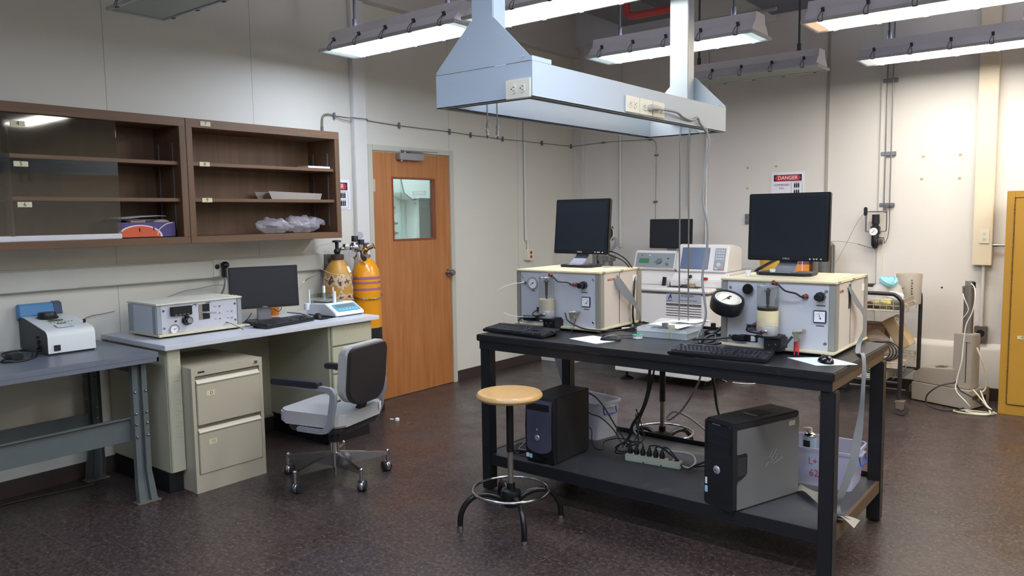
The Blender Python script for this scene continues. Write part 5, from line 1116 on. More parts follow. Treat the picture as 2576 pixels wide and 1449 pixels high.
def big_case(label, loc, rz, w, d, full):
    h = .328
    t = T('instrument_case', label, 'instrument', loc, rz)
    case(t, w, d, h)
    t.part('handwriting', MB().text('3606E20006' if not full else '36121005', .02, faceX(w-.0035, .12 if not full else .09, .29), sx=.8), M('red marker', '#b0453c', .6))
    t.part('asset_sticker', MB().box((w-.004, d-.10, .265), (w-.0028, d-.05, .30)), M_paper)
    cx = .262 if not full else .253; cy = -.06; r = .044 if not full else .049
    zt, zr, zm, zb_ = (.310, .182, .117, .073) if not full else (.322, .212, .129, .086)
    # test cell
    c = t.part('cell_bracket', MB().box((cx-.045, cy-.045, zb_-.009), (cx+.065, -.001, zb_), .001).box((cx-.005, cy-.03, .016), (cx+.075, -.001, zb_-.009), .002), M_black)
    mb = MB()
    for x, z in ((cx+.02, .045), (cx+.05, .05), (cx+.035, .028)): mb.cyl((x, cy-.033, z), (x, cy-.029, z), .004, n=10)
    t.part('screw', mb, M_steel, parent=c)
    t.part('cell_base', MB().lathe([(0, 0), (r*.96, 0), (r, .003), (r, zm-zb_-.003), (r*.98, zm-zb_), (0, zm-zb_)], (cx, cy, zb_), n=36), M_cellb)
    t.part('base_port', MB().lathe([(0, .006), (.004, .006), (.008, .004), (.009, 0)], (cx+.012, cy-r, zb_+.022), (.15, -1, 0), 14), M_chrome)
    t.part('cell_filling', MB().lathe([(0, 0), (r*.99, 0), (r, .002), (r, zr-zm-(.002 if not full else .010)), (0, zr-zm-(.002 if not full else .010))], (cx, cy, zm+.0005), n=36), M_milk1 if not full else M_milk2)
    if full: t.part('piston', MB().cyl((cx, cy, zr-.009), (cx, cy, zr+.004), r*.955, n=36), M('dark brown piston', '#33221a', .3))
    t.part('cell_tube', MB().lathe([(r*.965, zr+.004), (r, zr+.004), (r, zt-.012), (r*.965, zt-.012)], (cx, cy, 0), n=36), M_clear)
    t.part('top_cap', MB().lathe([(0, zt), (r*.98, zt), (r*1.06, zt-.003), (r*1.06, zt-.013), (r, zt-.014), (0, zt-.014)], (cx, cy, 0), n=36).cyl((cx-.018, cy, zt), (cx-.018, cy, zt+.006), .006, n=10).cyl((cx+.015, cy-.01, zt), (cx+.015, cy-.01, zt+.006), .005, n=10), M_clear)
    t.part('piston_rod', MB().cyl((cx, cy, zr), (cx, cy, zt-.015), .005, n=12).lathe([(0, 0), (.012, 0), (.017, -.006), (.017, -.010), (.009, -.012), (.009, -.03), (0, -.03)], (cx, cy, zt-.022), n=18).cyl((cx, cy, zr+.02), (cx, cy, zr+.09), .0075, n=12), M('dark steel rod', '#4e5053', .35, .8))
    if full: t.part('label_strip', MB().lathe([(r*1.012, .0), (r*1.012, .015)], (cx, cy, zm+.004), n=20, a0=-1.5, a1=-.2), M('cell label', '#c6c2b4', .4))
    kx = .482 if not full else .475
    hexknob(t, kx, .265 if not full else .273, .022)
    hx = .426 if not full else .408
    t.part('port', MB().lathe([(0, .012), (.006, .012), (.009, .008), (.012, 0)], (hx, 0, .266 if not full else .27), (0, -1, 0), 12), M('dark red fitting', '#6e2a24', .4))
    hose(t, [(cx+.03, cy, zt+.008), (cx+.05, cy-.005, zt+.002), (cx+.08, cy, zt-.025), (hx-.035, -.04, .28 if not full else .285), (hx-.012, -.03, .266 if not full else .27), (hx, -.012, .266 if not full else .27)], .0045, M('dark red fitting', '#6e2a24'))
    sqgauge(t, .494 if not full else .473, .171 if not full else .181, .058, .75 if not full else -.3)
    # power inlet
    px_ = .150 if not full else .134
    p = t.part('power_inlet', MB().box((px_-.035, -.004, .036), (px_+.052, 0, .070), .002), M_black)
    t.part('rocker_switch', MB().box((px_+.020, -.008, .040), (px_+.042, -.003, .066), .001), M_white if full else M_paper, parent=p)
    t.part('screw', MB().lathe([(0, .002), (.002, .002), (.0025, 0)], (px_+.047, -.004, .053), (0, -1, 0), 8), M_steel, parent=p)
    t.part('rating_plate', MB().box((px_-.005, -.0008, .088), (px_+.045, 0, .122)), M_galv); t.part('printed_mark', MB().box((px_+.0, -.0015, .105), (px_+.018, -.0008, .118)).box((px_+.022, -.0015, .108), (px_+.04, -.0008, .110)).box((px_, -.0015, .094), (px_+.03, -.0008, .096)), M_ink)
    # base hose
    bx_ = cx-.07
    hose(t, [(bx_-.005, -.012, zb_+.038), (bx_-.03, -.03, zb_+.03), (bx_-.025, -.07, zb_+.015), (cx-.04, cy-.055, zb_+.014), (cx-.012, cy-r-.012, zb_+.018), (cx-.004, cy-r+.004, zb_+.02)], .004, M('dark red fitting', '#6e2a24') if full else M_black)
    # flow meter
    fx = .427 if not full else .384; fz = .099 if not full else .10
    f = t.part('flow_fitting', MB().cyl((fx+.02, -.04, fz+.012), (fx+.02, 0, fz+.012), .008, n=12).cyl((fx-.02, -.04, fz+.006), (fx+.025, -.04, fz+.012), .011, .011, 14).box((fx-.015, -.052, fz-.022), (fx+.012, -.028, fz+.002), .002), M('fitting nickel', '#a4a294', .35, .6))
    t.part('flow_tube', MB().lathe([(.0095, fz-.085), (.011, fz-.085), (.0125, fz-.022), (.0105, fz-.022)], (fx-.002, -.04, 0), n=16), M_clear, parent=f)
    if full: t.part('red_indicator', MB().lathe([(0, fz-.098), (.013, fz-.098), (.0105, fz-.036), (0, fz-.036)], (fx-.002, -.04, 0), n=16), M('red indicator', '#c33b40', .3), parent=f)
    else: t.part('red_indicator', MB().cbox((fx+.012, -.036, fz-.045), (.004, .004, .05), Matrix.Rotation(.35, 3, 'Y')), M_red, parent=f)
    t.part('drain_screw', MB().cyl((fx+.004, -.055, .0), (fx+.004, -.055, fz-.08), .006, n=12), M_black, parent=f)
    return t, cx
c1, _ = big_case('left cream and grey instrument case with a round chrome gauge, on the black bench', (-2.847, 3.640, .895), 0., .585, .465, False)
gauge_round(c1, .124, .262, .036, proud=.012, ang=-2.2)
c1.part('printed_mark', MB().box((.11, -.0008, .214), (.138, 0, .218)), M_ink)
c1.part('port', MB().cyl((.068, -.018, .263), (.068, 0, .263), .008, n=12).cyl((.06, -.020, .263), (.068, -.016, .263), .005, n=8), M_steel)
hz = [(.38, -.045, .105), (.40, -.07, .095), (.43, -.09, .07), (.50, -.10, .045), (.58, -.10, .033), (.70, -.04, .03), (.80, .03, .05)]
c1.part('hose', MB().tube(hz, .0045, 8, smooth=6), M_cable)
c1.part('power_plug', MB().box((.06, -.03, .040), (.135, -.004, .068), .006).tube([(.06, -.02, .054), (.045, -.03, .05), (.045, -.045, .03), (.07, -.06, .012), (.11, -.07, .008), (.15, -.06, .006)], .005, 8, smooth=5), M_black)
c1.part('air_line', MB().tube([(.06, -.022, .263), (.03, -.06, .258), (-.02, -.10, .24), (-.05, -.12, .215)], .0018, 6, smooth=5), M_cablew)
c1.part('air_line', MB().tube([(.18, -.06, .07), (.08, -.07, .066), (.02, -.08, .07), (-.03, -.09, .085)], .0018, 6, smooth=5), M_cablew)
c2, _ = big_case('right cream and grey instrument case with a big black dial, on the black bench', (-1.545, 3.604, .895), 0., .543, .530, True)
# large black dial gauge standing off the panel
ax = Vector((.33, -.28, .89)).normalized(); gc = Vector((.077, -.095, .255))
q4 = Vector((0, 0, 1)).rotation_difference(ax).to_matrix().to_4x4()
g = c2.part('dial_gauge', MB().lathe([(0, -.068), (.070, -.068), (.076, -.062), (.078, -.045), (.078, -.008), (.074, 0), (.064, 0), (.062, -.006), (0, -.006)], gc, ax, 40).cyl((.077, -.06, .21), (.077, 0, .22), .02, n=16), M('black gauge body', '#121318', .4))
c2.part('gauge_face', MB().lathe([(0, -.0045), (.0625, -.0045)], gc, ax, 40), M('dial face', '#d5d2c6', .4), parent=g)
mb = MB()
for k in range(31):
    a = math.radians(-135+270*k/30); r0 = .047 if k % 5 == 0 else .052; T4 = Matrix.Translation(gc) @ q4
    mb.cyl(T4 @ Vector((r0*math.sin(a), r0*math.cos(a), -.0035)), T4 @ Vector((.056*math.sin(a), .056*math.cos(a), -.0035)), .0007, n=4)
mb.cyl(T4 @ Vector((-.003, .012, -.002)), T4 @ Vector((-.012, -.046, -.002)), .002, .0008, 6).cyl(T4 @ Vector((0, 0, -.004)), T4 @ Vector((0, 0, 0)), .007, n=12).cyl(T4 @ Vector((-.004, .016, -.002)), T4 @ Vector((.004, .024, -.002)), .003, n=6)
c2.part('needle_and_scale', mb, M_ink, parent=g)
c2.part('back_flange', MB().lathe([(0, .010), (.024, .010), (.026, .004), (.026, 0)], (.142, -.02, .292), (0, -1, .15), 24).cyl((.142, -.02, .292), (.142, 0, .292), .02, n=14), M_blackg)
c2.part('power_plug', MB().box((.065, -.035, .040), (.135, -.004, .068), .006).tube([(.065, -.02, .052), (.03, -.03, .048), (-.03, -.05, .04), (-.10, -.03, .03), (-.16, .03, .015)], .005, 8, smooth=5), M_black)
c2.part('hose', MB().tube([(.365, -.05, .085), (.35, -.075, .06), (.33, -.085, .035), (.29, -.08, .02), (.24, -.06, .012)], .006, 8, smooth=5), M_cable)
c2.part('strap_slot', MB().box((.5395, .205, .20), (.5405, .23, .315)), M_dark)
# straps
M_strap = M('grey strap webbing', '#72777d', .6, vary=.05, vscale=30)
st = [(-1.004, 3.80, 1.20), (-.985, 3.86, 1.13), (-.965, 3.93, 1.06), (-.955, 3.90, .99), (-.96, 3.83, .93), (-.945, 3.76, .90), (-.905, 3.68, .91), (-.888, 3.64, .86), (-.885, 3.62, .76), (-.885, 3.60, .66), (-.89, 3.57, .55), (-.895, 3.53, .45), (-.91, 3.49, .37), (-.93, 3.46, .30), (-.95, 3.46, .25), (-.915, 3.42, .235), (-.86, 3.44, .215)]
wd = [(0, 1, .3), (0, 1, .5), (0, 1, .2), (.1, 1, 0), (.4, .9, 0), (.5, .9, 0), (.3, 1, 0), (.5, .8, 0), (.9, .3, .2), (1, .1, 0), (.8, .6, 0), (.5, .8, 0), (.6, .8, .2), (.6, .7, .3), (.8, .5, .2), (.8, -.5, .3), (.7, -.6, .2)]
one('strap', MB().ribbon(st, [.03, .045, .04, .035, .035, .03, .03, .022, .018, .022, .04, .05, .05, .05, .05, .06, .05], wd), M_strap, 'grey woven strap hanging from the right instrument case down the bench end', 'strap', st[0], group='grey straps on the instrument cases', ang=60)
st = [(-1.19, 3.70, .222), (-1.13, 3.66, .235), (-1.07, 3.60, .24), (-1.02, 3.53, .245), (-.99, 3.48, .226), (-.95, 3.43, .218), (-.90, 3.42, .24), (-.84, 3.40, .225)]
one('strap', MB().ribbon(st, .055, [(.3, .7, .5), (.4, .9, -.1), (.3, .9, .3), (.1, .4, .9), (.4, .8, .3), (.5, .8, -.2), (.3, .9, -.2), (.2, .9, .4)]), M('pale strap webbing', '#989489', .6), 'pale grey strap end curled on the bench shelf beside the storage bin', 'strap', st[3], group='grey straps on the instrument cases', ang=60)
st = [(-2.255, 3.80, 1.19), (-2.235, 3.84, 1.13), (-2.22, 3.90, 1.07), (-2.22, 3.96, 1.02), (-2.22, 4.00, .97), (-2.225, 4.02, .92), (-2.26, 4.06, .900)]
one('strap', MB().ribbon(st, [.05, .06, .05, .035, .025, .02, .02], [(0, .5, 1), (.1, .7, .9), (.1, .9, .5), (0, 1, .2), (0, 1, 0), (.3, 1, 0), (.5, .8, 0)]), M_strap, 'grey woven strap hanging on the right side of the left instrument case', 'strap', st[0], group='grey straps on the instrument cases', ang=60)
st = [(-2.86, 4.165, .86), (-2.90, 4.17, .78), (-2.93, 4.17, .66), (-2.90, 4.17, .55), (-2.85, 4.17, .42), (-2.80, 4.17, .33)]
one('strap', MB().ribbon(st, .06, [(1, .1, 0)]*6), M('blue grey strap', '#6f747b', .6), 'dark grey strap hanging behind the bench at its left end', 'strap', st[0], group='grey straps on the instrument cases', ang=60)
# monitors on the cases
zc = .895+.341
m1 = monitor('black square monitor on the left instrument case', (-2.615, 3.985, zc), -.04, .40, .335, .078, .70, style='foot', group='black square monitors on the instrument cases', tilt=.10)
m2 = monitor('black square monitor on the right instrument case', (-1.335, 3.925, zc), -.05, .412, .340, .070, .84, style='foot', group='black square monitors on the instrument cases', tilt=.04)
def cab(pts, r, mat, label, group=None, sm=7, name='cable'): return one(name, MB().tube(pts, r, 8, smooth=sm), mat, label, 'cable', pts[0], group=group)
cab([(-2.50, 4.045, 1.33), (-2.42, 4.05, 1.325), (-2.34, 4.06, 1.28), (-2.275, 4.04, 1.20), (-2.25, 3.99, 1.08), (-2.245, 3.97, .98), (-2.25, 3.99, .91)], .0055, M_cable, 'upper of two black cables falling from the left square monitor', 'black monitor cables')
cab([(-2.50, 4.06, 1.318), (-2.43, 4.06, 1.30), (-2.35, 4.06, 1.265), (-2.28, 4.045, 1.18), (-2.255, 4.0, 1.06), (-2.252, 3.98, .96), (-2.26, 4.01, .91)], .0045, M_cable, 'lower of two black cables falling from the left square monitor', 'black monitor cables')
cab([(-1.36, 3.99, 1.34), (-1.44, 4.04, 1.30), (-1.52, 4.10, 1.262), (-1.58, 4.13, 1.22), (-1.60, 4.15, 1.10)], .009, M_cable, 'thick black cable running left from the right square monitor over the case', 'black monitor cables')
# small things on the right case
for x, y, r, lb in ((-1.462, 3.735, .012, 'left small white screw cap vial on the right case'), (-1.385, 3.86, .012, 'small white vial near the right monitor neck')):
    one('vial', MB().lathe([(0, 0), (r, 0), (r, .020), (r*1.15, .020), (r*1.15, .031), (0, .032)], (x, y, zc), n=18), M_white, lb, 'vial', (x, y, zc), group='small white vials')
one('petri_dish', MB().lathe([(0, 0), (.03, 0), (.032, .012), (.030, .012), (.029, .002), (0, .002)], (-1.45, 3.96, zc), n=24), M_clear, 'clear shallow dish at the back left of the right case', 'dish', (-1.45, 3.96, zc))
one('folded_paper', MB().prism([(-.07, 0), (.05, 0), (.0, .016)], 'y', -.03, .03).xf(Matrix.Translation((-1.41, 3.94, zc)) @ Matrix.Rotation(.4, 4, 'Z')), M_paper, 'folded white paper behind the vials on the right case', 'paper', (-1.41, 3.94, zc))
# keyboards, mice, pads
keyboard('black keyboard at the left end of the black bench', (-2.635, 3.318, .895), -.06, .447, .165)
keyboard('black keyboard at the middle of the black bench, before the big dial', (-1.43, 3.272, .895), .10, .455, .165)
def pad(label, pts): return one('mouse_pad', MB().prism(pts, 'z', .8952, .8972), M('pale mouse pad', '#cfe0df', .5), label, 'mouse pad', (pts[0][0], pts[0][1], .8952), group='white mouse pads')
pad('white diamond-turned mouse pad between keyboard and clear tray', [(-2.30, 3.388), (-2.093, 3.322), (-2.044, 3.485), (-2.25, 3.545)])
pad('white mouse pad hanging over the right corner of the bench', [(-1.172, 3.475), (-1.012, 3.362), (-.875, 3.480), (-1.03, 3.585)])
mouse('black mouse on the white pad beside the clear tray', (-2.09, 3.462, .8972), math.radians(110), M_black)
mouse('glossy black mouse on the white pad at the right bench corner', (-1.00, 3.455, .8972), math.radians(35))
cab([(-2.11, 3.51, .91), (-2.10, 3.58, .905), (-2.05, 3.66, .902), (-2.10, 3.76, .90), (-2.2, 3.79, .90)], .0022, M_cable, 'thin black mouse cord on the bench left of the clear tray', sm=6)
cab([(-2.13, 3.50, .905), (-2.06, 3.56, .899), (-2.02, 3.575, .899)], .0022, M_cable, 'short black cord beside the green tape roll')
t = T('tape_roll', 'small roll of white thread tape with green rims on the bench', 'tape', (-2.000, 3.590, .895))
t.part('core', MB().lathe([(.012, 0), (.025, .0), (.027, .001), (.027, .003), (.012, .003)], n=28).lathe([(.012, .019), (.027, .019), (.027, .021), (.025, .022), (.012, .022)], n=28), M('green tape rim', '#2f9d84', .4)); t.part('tape', MB().lathe([(.012, .003), (.024, .003), (.024, .019), (.012, .019)], n=28), M_white)
# clear compartment tray
t = T('organizer_tray', 'clear plastic compartment tray with small parts at the middle of the bench', 'tray', (-2.045, 3.66, .8955), math.radians(3))
M_tray = M('clear frosted plastic', '#dde4e6', .2, alpha=.36)
w_, d_, h_ = .285, .21, .052
mb = MB().box((0, 0, 0), (w_, d_, .002)).box((0, 0, 0), (w_, .002, h_)).box((0, d_-.002, 0), (w_, d_, h_)).box((0, 0, 0), (.002, d_, h_)).box((w_-.002, 0, 0), (w_, d_, h_))
for i in range(1, 6): mb.box((w_*i/6, .002, .002), (w_*i/6+.0015, d_-.002, h_*.85))
mb.box((.002, d_/2, .002), (w_-.002, d_/2+.0015, h_*.85)).box((-.004, -.004, h_*.62), (w_+.004, d_+.004, h_*.66))
t.part('tray_body', mb, M_tray)
t.part('lid', MB().cbox((w_/2, d_+.050, h_+.006), (w_, .10, .002), Matrix.Rotation(.12, 3, 'X')), M_tray)
for (x, y, r, hh, m_, lb, nm_) in ((-1.90, 3.705, .018, .075, M('grey metal sleeve', '#7d7f82', .4, .5), 'grey metal cylinder standing in the clear tray', 'metal_cylinder'), (-1.852, 3.685, .018, .070, M('frosted vial plastic', '#c6c6ac', .3, alpha=.7), 'frosted pale cylinder standing in the clear tray', 'vial')):
    one(nm_, MB().lathe([(0, 0), (r, 0), (r, hh), (r*.8, hh), (r*.8, hh-.004), (0, hh-.004)], (x, y, .898), n=24), m_, lb, 'cylinder', (x, y, .898))
one('paper_sheet', MB().sheet([[(-2.02+.05*i+.01*j, 3.74+.045*j-.012*i, .953+.004*math.sin(i*1.3+j)) for j in range(4)] for i in range(5)], .0006), M_paper, 'white paper lying over the clear compartment tray', 'paper', (-1.93, 3.80, .953), group='papers on the tray')
one('paper_sheet', MB().sheet([[(-1.96+.045*i+.02*j, 3.83+.05*j+.004*i, .962+.004*math.sin(i*1.1+j*2)) for j in range(4)] for i in range(4)], .0006), M_paper, 'white paper behind the tray with one edge raised', 'paper', (-1.85, 3.9, .962), group='papers on the tray')
one('steel_clamp', MB().cyl((-2.22, 3.80, .905), (-2.10, 3.86, .91), .009, n=10).cyl((-2.16, 3.84, .90), (-2.15, 3.80, .93), .007, n=8).box((-2.12, 3.83, .897), (-2.07, 3.87, .925), .003), M_steel, 'small steel clamp beside the back left corner of the clear tray', 'clamp', (-2.15, 3.83, .9))
t = T('clamp_base', 'black round clamp base with knobs behind the bench cable hole', 'clamp', (-1.72, 3.98, .896))
t.part('base_disc', MB().lathe([(0, 0), (.075, 0), (.075, .012), (.05, .02), (0, .02)], n=28), M_black); t.part('arm', MB().box((-.09, -.012, .02), (.07, .012, .034), .003).cyl((-.03, 0, .03), (-.03, 0, .055), .014, n=14).cyl((.05, 0, .03), (.05, 0, .05), .010, n=12), M_black)
cab([(-1.655, 3.615, .897), (-1.63, 3.63, .93), (-1.60, 3.66, .94), (-1.585, 3.62, .92), (-1.60, 3.56, .91), (-1.55, 3.52, .915), (-1.50, 3.50, .93)], .0055, M_cable, 'black cable coming out of the bench cable hole toward the right case', 'cables at the bench hole')
cab([(-1.66, 3.60, .897), (-1.68, 3.68, .905), (-1.62, 3.74, .95), (-1.58, 3.76, 1.0), (-1.575, 3.79, 1.04)], .0075, M_cable, 'thick black cable rising left of the right case', 'cables at the bench hole')
for k, (y, z) in enumerate(((3.92, .903), (3.98, .905), (4.03, .90))):
    cab([(-2.24, y-.06, z), (-2.20, y-.08, z+.01), (-2.08, y-.02, z+.004), (-2.15, y+.04, z), (-2.24, y+.05, z+.012)], .0035, M_cable, ['black cable loop nearest the left case behind the tray', 'middle black cable loop behind the tray', 'rearmost black cable loop behind the tray'][k], 'cable loops behind the tray')

# ================================================================ under the bench
M_tw = M('black tower casing', '#1c1d21', .5, vary=.1, vscale=60)
zs = .2095
t = T('computer_tower', 'black computer tower with slate blue curved front, left on the bench shelf', 'computer', (-2.53, 3.300, zs), .02)
w_, d_, h_ = .180, .365, .362
t.part('casing', MB().box((0, .03, .006), (w_, d_, h_), .004), M_tw)
mb = MB(); mb.prism([(.03, .002), (.03, h_), (.012, h_), (-.004, h_-.03), (-.008, .2), (-.004, .08), (.006, .004)], 'x', 0, w_, .004)
f = t.part('front_panel', mb, M_black)
pts = [(.012, h_-.012), (w_-.008, h_-.012), (w_-.008, .095)] + [(w_/2+(w_/2-.010)*math.cos(a), .095-.035*math.sin(a)) for a in [PI*i/12 for i in range(1, 12)]] + [(.012, .095)]
mb = MB().prism(pts, 'y', -.012, .004, .002); warp(mb, lambda v: (v.x, v.y-.0+.10*(v.z-.2)**2*.6, v.z))
t.part('slate_bezel', mb, M('slate blue bezel', '#4c4f66', .35), parent=f)
t.part('drive_slot', MB().box((.018, -.0145, h_-.065), (w_-.02, -.004, h_-.03), .001), M_black, parent=f)
t.part('power_button', MB().lathe([(0, .004), (.014, .003), (.0165, 0)], (w_*.45, -.012, .145), (0, -1, 0), 24), M('silver button', '#b9bac2', .3, .5), parent=f); t.part('small_button', MB().lathe([(0, .003), (.005, .002), (.006, 0)], (w_*.45, -.012, .19), (0, -1, 0), 14), M('silver button', '#b9bac2'), parent=f)
t.part('headphone_port', MB().prism(rrect(.07, .022, .135, .038, .008), 'y', -.008, .0), M_blackg, parent=f)
t.part('sticker', MB().box((.006, -.008, .028), (.022, -.003, .05)), M_paper, parent=f); t.part('sticker', MB().prism(rrect(.026, .026, .044, .048, .004), 'y', -.008, -.004), M('pale blue sticker', '#a9d0e6', .3), parent=f)
for x in (.02, w_-.02): t.part('foot', MB().box((x-.01, .05, 0), (x+.01, .32, .006)), M_black)
t = T('computer_tower', 'large black and grey computer tower with slotted front, right on the bench shelf', 'computer', (-1.483, 3.302, zs), math.radians(-19))
w_, d_, h_ = .170, .445, .405
t.part('casing', MB().box((.004, .03, .004), (w_-.006, d_, h_-.008), .004), M('steel tower side', '#6f7175', .4, .4))
t.part('top_panel', MB().box((0, 0, h_-.03), (w_+.002, d_, h_), .006), M_tw)
sp_ = [(.018, .008), (.018, .125), (.04, .138), (.075, .158), (.085, .17), (.085, .250), (.078, .262), (.022, .262), (.016, .27), (.016, h_-.032), (d_, h_-.032), (d_, .008)]
t.part('side_cover', MB().prism(sp_, 'x', w_-.008, w_+.001), M('grey side cover', '#7c7e80', .42, .35, vary=.03))
mb = MB(); mb.prism(rrect(0, .0, w_, h_-.004, .012), 'y', -.008, .022, .005); mb.box((w_-.012, .015, .142), (w_+.0005, .086, .263), .003)
f = t.part('front_panel', mb, M_tw)
mb = MB()
for z in (.375, .335, .295): mb.box((.022, -.0095, z-.001), (w_-.02, -.0075, z+.001))
mb.box((.018, -.009, .228), (w_-.016, -.006, .253), .002)
for i in range(4): mb.box((.03, -.0092, .10-.009*i), (w_-.02, -.0075, .104-.009*i)).box((.03, -.0092, .055-.009*i), (w_-.02, -.0075, .059-.009*i))
t.part('slots', mb, M_dark, parent=f)
t.part('bay_frame', MB().tube([(.014, -.009, .262), (.014, -.009, .382), (.022, -.009, .39), (w_-.022, -.009, .39), (w_-.014, -.009, .382), (w_-.014, -.009, .262)], .0022, 6), M_blackg, parent=f)
t.part('model_print', MB().text('PRECISION', .008, front(.07, -.0088, .386), sx=1.2), M_paper, parent=f)
t.part('badge', MB().lathe([(0, .005), (.015, .0045), (.0185, .002), (.0195, 0)], (w_*.44, -.008, .175), (0, -1, 0), 28), M('silver button', '#b9bac2'), parent=f); t.part('badge_print', MB().text('DELL', .010, front(w_*.44, -.0133, .175)), M_dark, parent=f)
t.part('sticker', MB().box((.006, -.0092, .095), (.018, -.0078, .125)), M_paper, parent=f); t.part('sticker', MB().prism(rrect(.005, .055, .021, .085, .004), 'y', -.0095, -.0078), M('pale blue sticker', '#a9d0e6'), parent=f)
mb = MB()
for i in range(7):
    for j in range(10): mb.cyl((w_+.0012, .024+.0078*i+(j % 2)*.0035, .168+.0082*j), (w_+.0003, .024+.0078*i+(j % 2)*.0035, .168+.0082*j), .0026, n=6)
t.part('vent_grille', mb, M('vent hole grey', '#4a4b50', .5), parent=f)
t.part('handle_recess', MB().box((.05, .20, h_-.001), (.13, .30, h_+.001)), M_dark); t.part('handle_plate', MB().box((.05, .185, h_), (.13, .205, h_+.002), .001), M_galv)
t.part('asset_sticker', MB().box((w_+.001, d_-.075, h_-.065), (w_+.0018, d_-.03, h_-.042)), M('cream sticker', '#c9c2ae', .6))
mb = MB(); [mb.tube([(w_+.0013, a, b_), (w_+.0013, c_, d2)], .0006, 4) for a, b_, c_, d2 in ((.235, .215, .255, .24), (.25, .205, .285, .245), (.27, .195, .295, .225), (.21, .175, .232, .195), (.262, .18, .33, .20), (.245, .185, .262, .20))]
t.part('scratches', mb, M('pale scratch', '#b9bbbd', .5))
t.part('back_cover_edge', MB().box((w_+.0, .05, .0), (w_+.001, d_, .006)), M_dark)
def bin_(name, label, loc, rz, w, d, h, mat, hand=True, writing=None):
    t = T(name, label, 'bin', loc, rz, 'clear storage bins with blue handles')
    mb = MB(); k = .90; rows = []
    for z, s in ((0, k), (h, 1.0)):
        P = rrect(-w/2*s, -d/2*s, w/2*s, d/2*s, .03*s, 4); rows.append([(x, y, z) for x, y in P+[P[0]]])
    mb.sheet(rows, .0022); mb.prism(rrect(-w/2*k, -d/2*k, w/2*k, d/2*k, .03, 4), 'z', 0, .0025)
    P = rrect(-w/2-.008, -d/2-.008, w/2+.008, d/2+.008, .035, 4)
    t.part('bin_body', mb, mat)
    rows = [[(x, y, h-.012) for x, y in P+[P[0]]], [(x, y, h) for x, y in P+[P[0]]], [(x*.96, y*.95, h) for x, y in P+[P[0]]]]
    t.part('rim', MB().sheet(rows, .0016), mat)
    t.part('ledge', MB().box((w/2-.004, -d*.22, h-.03), (w/2+.018, d*.22, h-.024), .002), mat)
    hd_ = MB().tube([(w/2+.010, -d*.24, h-.028), (w/2+.016, -d*.24, h-.060), (w/2+.020, -d*.22, h-.068), (w/2+.020, d*.22, h-.068), (w/2+.016, d*.24, h-.060), (w/2+.010, d*.24, h-.028)], .0042, 8, smooth=3)
    t.part('handle', hd_, M('blue handle', '#2f56b8', .35))
    return t
M_bin1 = M('clear bin plastic', '#d4d8e0', .25, alpha=.48); M_bin2 = M('violet clear bin plastic', '#cfd0e6', .25, alpha=.48)
bin_('storage_bin', 'clear bin with a blue handle behind the left tower on the bench shelf', (-2.555, 3.965, zs), math.radians(-12), .34, .22, .225, M_bin1)
t = bin_('storage_bin', 'clear violet bin with red writing at the right end of the bench shelf', (-1.135, 3.93, zs), math.radians(2), .335, .25, .19, M_bin2)
mk = M('red marker', '#b0453c')
t.part('handwriting', MB().text('L+', .05, front(-.02, -.1265, .125), sx=.8).text('62', .05, front(-.015, -.1235, .065), sx=.9), mk)
one('cardboard_insert', MB().box((-1.26, 3.86, zs+.01), (-1.05, 4.0, zs+.05), .004), M('blue cloth', '#5d7aa8', .8), 'blue packet at the bottom of the violet bin', 'packet', (-1.15, 3.93, zs))
t = T('spray_can', 'pale blue spray can with a beige nozzle standing in the violet bin', 'can', (-1.215, 3.955, zs+.004))
t.part('can_body', MB().lathe([(0, 0), (.031, 0), (.033, .004), (.033, .20), (.0, .20)], n=28), M('pale blue can', '#a9c3cd', .3, .2)); t.part('dome', MB().lathe([(.033, .20), (.034, .205), (.030, .214), (.016, .222), (0, .223)], n=28), M_chrome)
t.part('nozzle', MB().cyl((0, 0, .222), (0, 0, .236), .013, n=16).box((-.018, -.010, .234), (.012, .010, .246), .004).cyl((-.03, 0, .24), (-.01, 0, .24), .004, n=8), M('beige nozzle', '#cfc9b8', .4)); t.part('label_block', MB().lathe([(.0334, .15), (.0334, .185)], n=10, a0=-2.4, a1=-1.2), M_ink)
# power strip with its plugs
t = T('power_strip', 'beige six outlet power strip with red switch on the bench shelf', 'power strip', (-2.095, 3.618, zs), math.radians(5.5))
t.part('body', MB().box((0, 0, 0), (.315, .046, .038), .003), M('power strip ivory', '#b9c0ae', .4)); t.part('red_switch', MB().box((.243, .014, .037), (.262, .034, .0425), .001), M('dull red switch', '#7a2a22', .35))
for i in range(6): t.part('socket', MB().lathe([(0, .001), (.0155, .001), (.017, 0)], (.022+.037*i, .024, .038), n=18), M_cream2)
t.part('breaker', MB().lathe([(0, .002), (.012, .002), (.014, 0)], (.287, .024, .038), n=16), M_dark); t.part('cord', MB().tube([(.315, .023, .018), (.335, .02, .015), (.36, .03, .012), (.37, .08, .03), (.33, .13, .05), (.24, .14, .05), (.12, .15, .04), (.05, .18, .01)], .005, 8, smooth=6), M_cablew)
for x in (.105, .205): t.part('mount_slot', MB().box((x, -.0008, .004), (x+.008, 0, .010)), M_dark)
